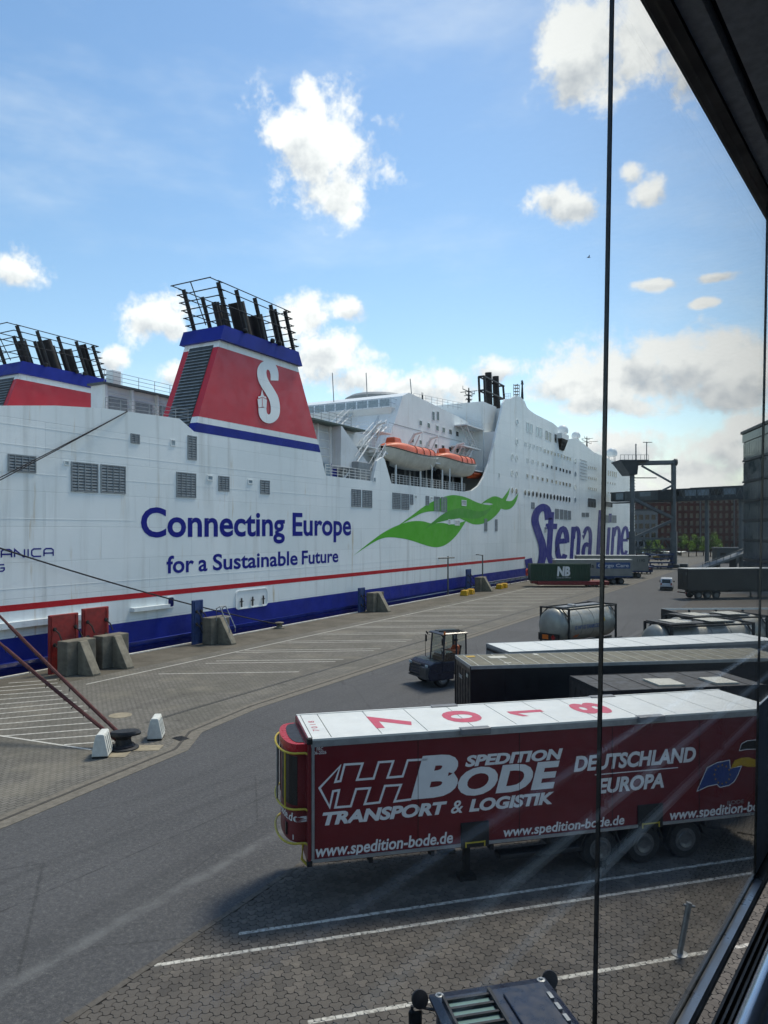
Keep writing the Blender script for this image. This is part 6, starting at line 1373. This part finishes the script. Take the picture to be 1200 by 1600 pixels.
# stacks of blue flats
def stack(px, py, wpx, n, label, m_='steel_blue', th=91):
    p = G(px, py); b_ = Vector((p.x, p.y, 0)).dot(F2); Ln = wpx / FPX * b_
    for k in range(n):
        F_ = thing('flat_rack', label % ('bottom' if k == 0 else ['second', 'third', 'fourth', 'fifth', 'sixth'][k - 1]), 'flat rack', (p.x + (k % 2) * .25, p.y, .05 + k * .95), cam_dir(th)); MB().box(0, Ln, 0, 2.6, .35, .62).build('deck', m_, F_, bevel=.03); q = MB(); [q.box(x, x + .25, y, y + .25, 0, .35) for x in (.3, Ln / 2, Ln - .6) for y in (.1, 2.2)]; q.build('leg', 'chassis', F_); MB().box(0, .2, .1, 2.5, .62, .92).box(Ln - .2, Ln, .1, 2.5, .62, .92).build('end_stop', m_, F_)
stack(984, 897, 36, 2, 'blue flat rack, %s in the low left stack beside the grey trailer'); stack(1012, 889, 40, 4, 'blue flat rack, %s from below in the tall stack by the tower'); stack(1000, 893, 20, 1, 'red flat rack, %s in front of the tall blue stack', 'chassis_red')
# white van
p = G(1041, 923); V = thing('van', 'small white delivery van driving away on the carriageway', 'van', (p.x, p.y, .0), R(90) - R(-6))
Lv = 4.6; prof = [(-.05, .35), (-.08, 1.0), (.12, 1.85), (.35, 1.92), (2.6, 1.93), (3.35, 1.25), (4.35, 1.02), (4.52, .75), (4.5, .35)]
def tum(a, b, t_): k = 1 - max(0, b - 1.0) * .1; return (a, t_ * k, b)
MB().prism(prof, tum, -.88, .88).build('body', 'van_white', V, bevel=.08); MB().add([tum(-.095 + .17 * 0 + .03, 1.12, y) if 0 else (-.075 + .22 * (z - 1.05), y, z) for y, z in ((-.62, 1.15), (.62, 1.15), (.58, 1.7), (-.58, 1.7))], [(0, 1, 2, 3)]).build('rear_window', 'dark_glass', V)
for s_ in (-1, 1):
    MB().add([(2.2, s_ * .862, 1.2), (3.2, s_ * .862, 1.2), (2.65, s_ * .80, 1.78), (2.2, s_ * .80, 1.78)], [(0, 1, 2, 3)]).build('side_window', 'dark_glass', V); MB().box(-.11, -.04, s_ * .72 - .1, s_ * .72 + .1, .85, 1.2).build('tail_lamp', 'lamp_red', V, bevel=.02); MB().box(2.75, 2.9, s_ * 1.02 - .1, s_ * 1.02 + .1, 1.15, 1.38).build('mirror', 'rubber', V, bevel=.03)
    for x in (.8, 3.6): wheel(V, x, s_ * .8, .32, .32, .2, side=s_)
MB().box(-.14, .0, -.86, .86, .32, .62).build('bumper', 'chassis', V, bevel=.04); MB().box(-.12, -.08, -.26, .26, .7, .82).build('number_plate', 'print_white', V)
# ================================================================== BACKGROUND
mat('tower_steel', '#6a7174', .55, .2, var=.2, scale=.6); mat('tower_dark', '#464d51', .55, .2, var=.2, scale=.6); mat('gang_dark', '#454c50', .4, .1, var=.2, scale=.8)
mat('building_glass', '#31464a', .12, var=.25, scale=.25); mat('building_frame', '#2b3033', .5, .2, var=.1); mat('car_dark', '#1a1d22', .3, coat=.5, var=.1); mat('car_grey', '#7a7f84', .3, coat=.5, var=.1)
def brick_mat():
    t = NT('far_brick'); p = t.obj(); c = t.mix(t.ramp(t.noise(p, .35, 5), .3, .7, 0, 1), lin('#4f302b'), lin('#633f39')); c = t.mix(t.ramp(t.noise(t.mapping(p, (2, 2, 12)), 1.4, 3), .5, .7, 0, .4), c, lin('#3b2522')); t.l(c, t.b.inputs['Base Color']); t.set('Roughness', .9); return t.m
MATS['far_brick'] = brick_mat()
# passenger boarding tower
O = G(1054, 887); O.z = 0
def TW(a, b, z): v = O + R2 * a + F2 * b; return (v.x, v.y, z)
ztop = 26.6
tw = thing('boarding_tower', 'grey steel boarding tower with diagonal braces beside the ferry bow', 'tower', tuple(O))
def twp(mb, name, m_, parent=None, **k):
    mb.v = [(x - O.x, y - O.y, z - O.z) for x, y, z in mb.v]; return mb.build(name, m_, parent or tw, **k)
for a, b in ((0, 0), (1.3, 4.5), (-10.4, 0), (-9.2, 4.5)):
    lg_ = twp(MB().tube([TW(a, b, 9), TW(a, b, ztop)], .5, 4), 'leg', 'tower_steel'); twp(MB().tube([TW(a, b, 0), TW(a, b, 9)], .8, 4), 'leg_foot', 'tower_steel', lg_)
for (p0, p1, r_) in ((( -10.4, 0, ztop - .4), (0, 0, ztop - .2), .55), ((-9.2, 4.5, ztop - .4), (1.3, 4.5, ztop - .2), .45), ((-8.2, 0, ztop - 1.2), (0, 0, 20.8), .3), ((0, 0, 20.8), (-3.2, 0, 19.2), .3), ((-10.2, 0, 17.2), (0, 0, 12.2), .45), ((0, 0, 12.0), (-10.2, 0, 7.4), .45), ((-10.4, 0, 7.2), (0, 0, 7.2), .3), ((-10.4, 4.5, 7.2), (0, 4.5, 7.2), .3), ((0, 0, ztop), (1.3, 4.5, ztop), .5), ((-10.4, 0, ztop - .3), (-9.2, 4.5, ztop - .3), .4), ((1.3, 4.5, 20.0), (0, 0, 21.5), .25)):
    twp(MB().tube([TW(*p0), TW(*p1)], r_, 4), 'brace', 'tower_steel')
for (p0, p1, r_) in [((-10.4 + k * 2.6, 0, 7.2), (-9.1 + k * 2.6, 0, 4.6), .14) for k in range(4)] + [((-9.1 + k * 2.6, 0, 4.6), (-7.8 + k * 2.6, 0, 7.2), .14) for k in range(4)] + [((-10.4, 0, 4.6), (0, 0, 4.6), .2), ((0, 0, 20.8), (1.3, 4.5, 16), .22), ((0, 0, 12), (1.3, 4.5, 8), .22), ((-9.2, 4.5, 17.2), (1.3, 4.5, 12.2), .3), ((1.3, 4.5, 12), (-9.2, 4.5, 7.4), .3), ((-10.4, 0, 23), (-9.2, 4.5, 19), .2), ((-10.4, 0, 15), (-9.2, 4.5, 11), .2), ((-10.4, 0, 22.4), (-4.5, 0, 22.4), .16)]: twp(MB().tube([TW(*p0), TW(*p1)], r_, 4), 'brace', 'tower_dark')
sh2 = MB()
for k in range(26): z = 6 + k * .75; sh2.tube([TW(-10.4, 0, z), TW(-9.2, 4.5, z + .75)], .12, 4); sh2.tube([TW(-11.2, 0, z), TW(-9.8, 0, z)], .1, 4)
twp(sh2, 'stair_lattice', 'tower_dark'); twp(MB().hexa([TW(-11.5, -1, 23.2), TW(-9.6, -1, 23.2), TW(-9.2, 5, 23.2), TW(-11.5, 5, 23.2)], [TW(-13.8, -1.4, 26.4), TW(-9.4, -1.4, 26.4), TW(-9.0, 5.5, 26.4), TW(-13.8, 5.5, 26.4)]), 'control_cab', 'gang_dark'); twp(MB().box(0, .01, 0, .01, 0, .01).hexa([TW(-14, -1.6, 26.4), TW(-7, -1.6, 26.4), TW(-7, 5.6, 26.4), TW(-14, 5.6, 26.4)], [TW(-14, -1.6, 26.8), TW(-7, -1.6, 26.8), TW(-7, 5.6, 26.8), TW(-14, 5.6, 26.8)]), 'top_platform', 'tower_dark')
rl = MB()
for k in range(8): rl.tube([TW(-14 + k, -1.5, 26.8), TW(-14 + k, -1.5, 28.0)], .06, 4)
rl.tube([TW(-14, -1.5, 28), TW(-7, -1.5, 28)], .06, 4); rl.tube([TW(-9.3, 1, 26.8), TW(-9.3, 1, 31.0)], .16, 5); rl.tube([TW(-6.6, 1, 26.8), TW(-6.6, 1, 31.5)], .12, 5); rl.tube([TW(-7.5, 1, 31.4), TW(-5.2, 1, 31.4)], .1, 5); twp(rl, 'platform_rail', 'tower_steel')
twp(MB().lathe([(.9, 0), (.9, .5), (.3, .6)], TW(0, 0, ztop - .3), R2, 14), 'sheave', 'tower_dark')
for a, b in ((-.2, -.5), (1.2, 4.0)): twp(MB().box(O.x + a - 1.2, O.x + a + 1.4, O.y + b - 1, O.y + b + 1.2, .05, .9), 'bogie', 'tower_dark', bevel=.15)
# gangway from the ship's side to the terminal
A0 = PD(959, 775, 199); B0 = PD(1170, 772, 172); A0.z = B0.z = 18.3; gd_ = (B0 - A0); gl_ = gd_.length; gu = gd_.normalized(); gn = Vector((-gu.y, gu.x, 0))
gw = thing('gangway', 'enclosed grey passenger gangway with truss windows leading to the ferry', 'gangway', tuple(A0), math.atan2(gu.y, gu.x))
segs = [(0, 4.2, 'gang_dark', 2.5), (4.2, 5.0, 'tower_steel', 2.7), (5.0, 13.6, 'tower_steel', 2.6), (13.6, 17.0, 'gang_dark', 2.7), (17.0, gl_ * .62, 'gang_dark', 2.8), (gl_ * .62, gl_ + 3, 'tower_dark', 3.0)]
for x0, x1, m_, h in segs: MB().box(x0 + .02, x1 - .02, -1.5, 1.5, -h / 2, h / 2).build('gangway_section', m_, gw, bevel=.05)
for y0, nm in ((-1.56, 0),):
    q = MB(); n = int((gl_ - 17) / 1.6)
    for k in range(n):
        x = 17.4 + k * 1.6; q.tube([(x, y0, -1.15), (x + .8, y0, 1.1)], .08, 4); q.tube([(x + .8, y0, 1.1), (x + 1.6, y0, -1.15)], .08, 4)
    q.build('truss', 'tower_steel', gw)
    for k in range(int((gl_ - 17) / 3.2)): MB().box(17.6 + k * 3.2, 20.4 + k * 3.2, -1.53, -1.505, -.5, .9).build('window', 'pale_glass' if k % 3 else 'dark_glass', gw)
MB().box(8.6, 11.6, -1.53, -1.505, -.2, .95).build('window', 'pale_glass', gw); MB().box(1.6, 3.8, -1.53, -1.505, -.8, .9).build('window', 'pale_glass', gw); MB().box(0, gl_, -1.6, 1.6, -1.75, -1.5).build('floor_beam', 'tower_dark', gw)
for f_ in (.72, .95): MB().tube([(gl_ * f_, 0, -1.7), (gl_ * f_, 0, -18.3)], .5, 8).build('support_post', 'tower_steel', gw)
# brick office block
Bc = PD(1002, 830, 335); Bc.z = 0; bW, bH = 58, 25.5
bb_ = thing('brick_building', 'red brick office block with rows of dark windows behind the gangway', 'building', tuple(Bc), cam_dir(93))
MB().box(0, bW, 0, 16, 0, bH).build('wall', 'far_brick', bb_); MB().box(-.3, bW + .3, -.3, 16.3, bH, bH + .8).build('parapet', 'grey_panel', bb_)
wm = bpy.data.meshes.new('window'); q = MB().box(-.65, .65, -.06, .02, -1.0, 1.0); wm.from_pydata(q.v, [], q.f); wm.materials.append(MATS['dark_glass'])
fm = bpy.data.meshes.new('sill'); q = MB().box(-.8, .8, -.18, .0, -1.15, -1.0); fm.from_pydata(q.v, [], q.f); fm.materials.append(MATS['grey_panel'])
for r_ in range(7):
    for c_i in range(22):
        o = bpy.data.objects.new('window', wm); col.objects.link(o); o.parent = bb_; o.location = (1.6 + c_i * 2.6, -.02, 2.6 + r_ * 3.4); s_ = bpy.data.objects.new('sill', fm); col.objects.link(s_); s_.parent = o
for x in (26, 41): MB().box(x, x + .5, -.4, 0, 0, bH).build('downpipe', 'grey_panel', bb_)
bc2 = PD(985, 830, 300); bc2.z = 0; g2 = thing('grey_building', 'low grey block seen between the legs of the boarding tower', 'building', tuple(bc2), cam_dir(92)); MB().box(0, 11, 0, 12, 0, 17.5).build('wall', 'grey_panel', g2); 
for r_ in range(4): 
    for c_i in range(4): MB().box(1 + c_i * 2.5, 2.6 + c_i * 2.5, -.08, 0, 3 + r_ * 3.6, 5 + r_ * 3.6).build('window', 'dark_glass', g2)
MB().box(-.2, 11.2, -.2, 12.2, 17.5, 18).build('roof', 'tower_dark', g2)
# distant low sheds that close the horizon right of the bow
for i, (px, b_, wd, h, m_, lb) in enumerate(((1085, 420, 90, 12, 'far_brick', 'long brown shed on the horizon behind the trees'), (960, 520, 50, 10, 'grey_panel', 'pale grey shed on the horizon past the ferry bow'))):
    c0 = PD(px, 830, b_); c0.z = 0; s_ = thing('warehouse', lb, 'building', tuple(c0), cam_dir(91)); MB().box(0, wd, 0, 25, 0, h).build('wall', m_, s_); MB().prism([(-.5, h), (25.5, h), (12.5, h + 3)], lambda a, b, t_: (t_, a, b), -.5, wd + .5).build('roof', 'tower_dark', s_)
# glass terminal building
dep = 138; C0 = PD(1161, 830, dep); C0.z = 0; dirv = (R2 * -.183 + F2 * -.983).normalized(); gb = thing('glass_building', 'tall glass-fronted terminal building at the right edge', 'building', tuple(C0), math.atan2(dirv.y, dirv.x))
MB().box(0, 46, .25, 30, 0, 27.2).build('core', 'building_frame', gb)
floors = [0, 3.6, 7.2, 10.8, 14.4, 18.0, 21.9, 25.6]
for i, (z0, z1) in enumerate(zip(floors, floors[1:])):
    for k in range(26):
        x = .1 + k * 1.3; MB().box(x + .05, x + 1.25, .0 + random.uniform(0, .02), .22, z0 + .5, z1 - .06).build('glass_panel', 'building_glass', gb)
    MB().box(-.1, 46, -.12, .24, z0 + .1, z0 + .44).build('floor_band', 'building_frame', gb)
MB().box(-.2, 46, -.4, 30, 27.2, 27.7).build('roof', 'building_frame', gb); MB().box(-.1, 46, -.1, .24, 25.66, 27.15).build('parapet_glass', 'building_glass', gb)
for i, (z0, z1) in enumerate(zip(floors, floors[1:])):
    for k in range(12): MB().box(-.06, 0, .6 + k * 1.3, 1.8 + k * 1.3, z0 + .5, z1 - .06).build('glass_panel', 'building_glass', gb)
# covered ramp and kiosk at the foot of the glass building
rp = G(1098, 893); rmp = thing('vehicle_ramp', 'sloping grey covered ramp in front of the glass building', 'ramp', tuple(rp), cam_dir(70)); MB().hexa([(0, 0, .2), (16, 0, 4.6), (16, 2.6, 4.6), (0, 2.6, .2)], [(0, 0, .7), (16, 0, 5.1), (16, 2.6, 5.1), (0, 2.6, .7)]).build('deck', 'tower_steel', rmp); q = MB(); q.tube([(0, 0, 1.8), (16, 0, 6.2)], .08, 6); [q.tube([(x, 0, .5 + x * .275), (x, 0, 1.8 + x * .275)], .06, 6) for x in range(0, 17, 2)]; q.build('railing', 'tower_steel', rmp); [MB().box(x, x + .4, .3, 2.3, 0, .3 + x * .275).build('pier', 'tower_dark', rmp) for x in (5, 10, 15)]
kb_ = G(1120, 880); k_ = thing('site_cabin', 'dark site cabin beside the ramp', 'cabin', tuple(kb_), cam_dir(90)); MB().box(0, 7, 0, 3, .1, 4.2).build('wall', 'tower_dark', k_, bevel=.05); MB().box(-.2, 7.2, -.2, 3.2, 4.2, 4.5).build('roof', 'grey_panel', k_); MB().box(1, 2.6, -.04, 0, 1.6, 3.0).build('window', 'dark_glass', k_); MB().box(4, 5.1, -.04, 0, .2, 3.0).build('door', 'grey_panel', k_)
# cars
def car(px, py, th, m_, label, suv=True):
    p = G(px, py); V = thing('parked_car', label, 'car', (p.x, p.y, .0), cam_dir(th)); hh = 1.75 if suv else 1.45
    prof = [(0, .35), (0, .95), (.15, 1.05), (.55, hh - .1), (.8, hh), (2.6, hh), (3.3, 1.1), (4.4, .95), (4.55, .65), (4.5, .35)]
    MB().prism(prof, lambda a, b, t_: (a, t_ * (1 - max(0, b - 1) * .2), b), -.9, .9).build('body', m_, V, bevel=.09)
    for s_ in (-1, 1):
        MB().add([(.5, s_ * .9, 1.12), (3.0, s_ * .9, 1.12), (2.5, s_ * .80, hh - .15), (.85, s_ * .80, hh - .15)], [(0, 1, 2, 3)]).build('side_window', 'dark_glass', V)
        for x in (.85, 3.6): wheel(V, x, s_ * .82, .34, .34, .22, side=s_)
        MB().box(-.05, .03, s_ * .75 - .1, s_ * .75 + .1, .8, 1.05).build('tail_lamp', 'lamp_red', V); MB().box(4.42, 4.56, s_ * .65 - .15, s_ * .65 + .15, .72, .88).build('headlamp', 'pale_glass', V)
    return V
car(1101, 862, 20, 'car_dark', 'black off-road car parked before the trees'); car(1046, 868, 80, 'car_dark', 'dark car parked at the foot of the tower, right side'); car(1068, 858, 75, 'van_white', 'white car parked in front of the trees', False); car(1018, 866, 88, 'car_dark', 'dark car parked between the tower legs, rightmost there'); car(1003, 868, 88, 'car_grey', 'grey car parked between the tower legs', False); car(990, 871, 100, 'car_dark', 'dark car parked at the left tower leg')
# trees
def foliage_mat(name, a, b):
    t = NT(name); geo = t.n('ShaderNodeNewGeometry'); c = t.mix(geo.outputs['Random Per Island'], lin(a), lin(b)); t.l(c, t.b.inputs['Base Color']); t.set('Roughness', .6); t.set('Subsurface Weight', 0.0); return t.m
MATS['leaf_a'] = foliage_mat('leaves_light', '#5d7f22', '#96b644'); MATS['leaf_b'] = foliage_mat('leaves_dark', '#33501c', '#5d7d2b'); mat('bark', '#4a3b2e', .9, var=.3, scale=4, bump=.4)
def tree(px, b_, h, wd, m_, label, seed):
    rn = random.Random(seed); c0 = PD(px, 830, b_); c0.z = 0; T = thing('street_tree', label, 'tree', tuple(c0), 0, 'small trees before the brick block')
    tr = MB().tube([(0, 0, 0), (.1, 0, h * .35), (0, .1, h * .75)], [.2, .14, .05], 8)
    blobs = []
    for k in range(9):
        a = rn.uniform(0, 6.28); r_ = rn.uniform(.1, .75) * wd; z = h * rn.uniform(.35, .9); blobs.append((r_ * math.cos(a), r_ * math.sin(a), z, wd * rn.uniform(.28, .5))); tr.tube([(0.05, 0, h * .3), (blobs[-1][0], blobs[-1][1], z)], [.09, .02], 5)
    tr.build('trunk', 'bark', T, smooth=True); lf = MB()
    for k in range(900):
        bx_, by_, bz_, br = rn.choice(blobs); d = Vector((rn.gauss(0, 1), rn.gauss(0, 1), rn.gauss(0, 1))).normalized() * br * rn.uniform(.55, 1.08); p = Vector((bx_, by_, bz_)) + d; p.z = max(p.z, h * .22)
        u_ = Vector((rn.gauss(0, 1), rn.gauss(0, 1), rn.gauss(0, 1))).normalized(); v_ = u_.cross(Vector((rn.gauss(0, 1), rn.gauss(0, 1), rn.gauss(0, 1)))).normalized(); s_ = rn.uniform(.12, .26)
        lf.add([p - u_ * s_, p + v_ * s_ * .6, p + u_ * s_, p - v_ * s_ * .6], [(0, 1, 2, 3)])
    lf.build('crown', m_, T)
wh = ['leftmost small tree, seen under the gangway beside the tower', 'second small tree from the tower', 'third small tree from the tower', 'fourth small tree from the tower', 'fifth small tree from the tower', 'sixth small tree from the tower, before the brick block', 'seventh small tree from the tower', 'eighth small tree, nearest the ramp']
for i, px in enumerate((1012, 1026, 1064, 1076, 1088, 1099, 1110, 1122)): tree(px, 262 + (i % 3) * 5, 6.6 + (i % 4) * .8, 2.6, 'leaf_a' if i % 2 else 'leaf_b', wh[i], 40 + i)
hedge = G(1130, 868); T = None
bd = PD(920, 402, 120); bo = thing('bird', 'small dark gull flying high above the ferry', 'bird', tuple(bd), R(30)); MB().lathe([(.01, -.3), (.07, -.15), (.09, 0), (.05, .2), (.01, .3)], (0, 0, 0), (1, 0, 0), 10).build('body', 'cloth_dark', bo, smooth=True)
for s_ in (-1, 1): MB().add([(.1, 0, .02), (-.1, 0, .02), (-.08, s_ * .35, .2), (-.15, s_ * .75, .08), (.05, s_ * .4, .22)], [(0, 1, 2, 3, 4)]).build('wing', 'cloth_dark', bo)
# ================================================================== THE TERMINAL WINDOW THE VIEWER STANDS BEHIND
mat('frame_alu', '#9aa1a8', .35, .6, var=.1, scale=4); mat('seal_black', '#0d0d10', .5, var=.2); mat('ceiling_grey', '#c3c7cd', .85, var=.15, scale=30, bump=.2, bscale=120); mat('ceiling_black', '#2a2d31', .7, var=.2)
mat('spandrel', '#aab6c4', .4, .2, var=.12, scale=3); mat('room_wall', '#a3a29e', .8, var=.15); mat('carpet', '#6f7073', .95, var=.2, scale=12); mat('rail_steel_bright', '#aab4c2', .25, .8, var=.1); mat('render_grey', '#6d6f70', .8, var=.15, scale=.6)
def window_glass():
    t = NT('window_glass'); tr = t.n('ShaderNodeBsdfTransparent'); tr.inputs[0].default_value = (.97, .985, .98, 1); gl = t.n('ShaderNodeBsdfGlossy'); gl.inputs['Roughness'].default_value = .0
    lw = t.n('ShaderNodeLayerWeight'); lw.inputs['Blend'].default_value = .5; f = t.math('MULTIPLY_ADD', t.math('POWER', lw.outputs['Facing'], 5.0), .68, .028)
    mxs = t.n('ShaderNodeMixShader'); t.l(f, mxs.inputs[0]); t.l(tr.outputs[0], mxs.inputs[1]); t.l(gl.outputs[0], mxs.inputs[2]); t.l(mxs.outputs[0], t.t.nodes['Material Output'].inputs['Surface']); return t.m
MATS['window_glass'] = window_glass()
PH = R(37.27); wn = (R2 * -math.cos(PH) + F2 * math.sin(PH)); we = (R2 * math.sin(PH) + F2 * math.cos(PH)); DW_ = .60; TL = math.tan(R(1.0))
def FW(s, q, h):          # s along the facade, q metres outward of the pane's inner face, h above the eye; the pane leans in 1 degree
    return wn * (DW_ + q - TL * h) + we * s + Vector((0, 0, EYE + h))
def FI(s, q, h): return wn * q + we * s + Vector((0, 0, EYE + h))
HF, HC = -1.47, 1.34
base = FW(0, 0, HF)
ww = thing('window_wall', 'glass wall of the terminal with dark pane joints and a silver sill', 'window', tuple(base))
def wbox(mb, s0, s1, q0, q1, h0, h1, fn=FW):
    return mb.hexa([fn(s0, q0, h0), fn(s1, q0, h0), fn(s1, q1, h0), fn(s0, q1, h0)], [fn(s0, q0, h1), fn(s1, q0, h1), fn(s1, q1, h1), fn(s0, q1, h1)])
def wp(mb, name, m_, parent=None, **k):
    mb.v = [tuple(Vector(v) - base) for v in mb.v]; return mb.build(name, m_, parent or ww, **k)
J = [-1.97, -.19, 1.588, 3.36, 5.14, 6.92, 8.7]
for i, (a, b) in enumerate(zip(J, J[1:])):
    lo = HF + .05
    if a > 3.3: lo = -.72
    wp(wbox(MB(), a + .003, b - .003, -.004, .004, lo, HC - .01), 'glass_pane', 'window_glass')
    if a > 3.3: wp(wbox(MB(), a + .003, b - .003, -.004, .004, HF + .05, -.722), 'spandrel_panel', 'spandrel')
for i, a in enumerate(J[1:]):
    w_ = .0026; wp(wbox(MB(), a - w_, a + w_, -.0045, .0045, HF + .05, HC), 'pane_joint', 'seal_black')
wp(wbox(MB(), J[0], J[-1], -.03, .0, HF + .0, HF + .03), 'sill_profile', 'frame_alu'); wp(wbox(MB(), J[0], J[-1], .001, .012, HF - .1, HF + .048), 'outer_profile', 'seal_black'); wp(wbox(MB(), J[0], J[-1], -.03, .03, HC - .008, HC + .06), 'head_profile', 'seal_black')
# room
def rs(mb, name, m_, **k): return struct(mb.build(name, m_, **k))
S0, S1, QB = -6.0, 9.0, -4.5
gq = .6
rs(wbox(MB(), S0, S1, QB, .38, HF - .30, HF - .02, FI), 'room_floor', 'carpet')
rs(wbox(MB(), S0, S1, QB, .459, HC + .0, HC + .35, FI), 'ceiling', 'ceiling_grey')
rs(wbox(MB(), S0, S1, .459, .487, HC + .05, HC + .35, FI), 'ceiling_slot', 'ceiling_black'); rs(wbox(MB(), S0, S1, .487, .544, HC + .002, HC + .35, FI), 'ceiling_strip', 'ceiling_grey'); rs(wbox(MB(), S0, S1, .544, .575, HC + .04, HC + .35, FI), 'ceiling_slot.001', 'ceiling_black')
rs(wbox(MB(), S0, S1, QB - .2, QB, HF - .3, HC + .35, FI), 'room_wall', 'room_wall'); rs(wbox(MB(), S0 - .2, S0, QB, .56, HF - .3, HC + .35, FI), 'room_wall.001', 'room_wall'); rs(wbox(MB(), S1, S1 + .2, QB, .56, HF - .3, HC + .35, FI), 'room_wall.002', 'room_wall')
rs(wbox(MB(), -2.4, J[0] - .01, .5, .6, HF - .3, HC + .35, FI), 'room_wall.003', 'room_wall'); rs(wbox(MB(), S0, -2.4, .5, .6, HF - .3, HC + .35, FI), 'room_wall.004', 'room_wall')
gt = thing('floor_grille', 'dark ventilation grille running along the window sill', 'grille', tuple(FI(0, .47, HF - .02))); gb0 = Vector(gt.location); q = MB(); n = 60
wbox(q, S0, S1, .38, .565, HF - .06, HF - .03, FI)
for k in range(9): wbox(q, S0, S1, .395 + k * .019, .402 + k * .019, HF - .03, HF - .005, FI)
q.v = [tuple(Vector(v) - gb0) for v in q.v]; q.build('slats', 'building_frame', gt)
hr = thing('handrail', 'blue-grey steel handrail inside the window, bottom right corner', 'handrail', tuple(FI(0, .25, HF))); hb = Vector(hr.location); q = MB().tube([FI(-2, .25, -.80), FI(8.5, .25, -.80)], .021, 14); q.v = [tuple(Vector(v) - hb) for v in q.v]; q.build('rail', 'rail_steel_bright', hr, smooth=True)
for h_, q_ in ((-1.02, .25), (-1.24, .25)):
    q = MB().tube([FI(-2, q_, h_), FI(8.5, q_, h_)], .016, 12); q.v = [tuple(Vector(v) - hb) for v in q.v]; q.build('mid_rail', 'rail_white', hr, smooth=True)
for s_ in (2.6, 4.4, 6.2, 8.0, -1.0): q = MB().tube([FI(s_, .25, -.80), FI(s_, .25, HF - .02)], .014, 10); q.v = [tuple(Vector(v) - hb) for v in q.v]; q.build('baluster', 'rail_steel_bright', hr)
# body of the terminal below and above the glazed gallery
bd_ = thing('terminal_building', 'plain grey terminal building below and above the window gallery', 'building', tuple(FI(0, -3, -EYE)))
b0 = Vector(bd_.location)
for nm, h0, h1, q1 in (('lower_wall', -EYE + .03, HF - .31, .5), ('upper_wall', HC + .36, 5.2, .5)): q = wbox(MB(), -26, 9.3, -20, q1, h0, h1, FI); q.v = [tuple(Vector(v) - b0) for v in q.v]; q.build(nm, 'render_grey', bd_)
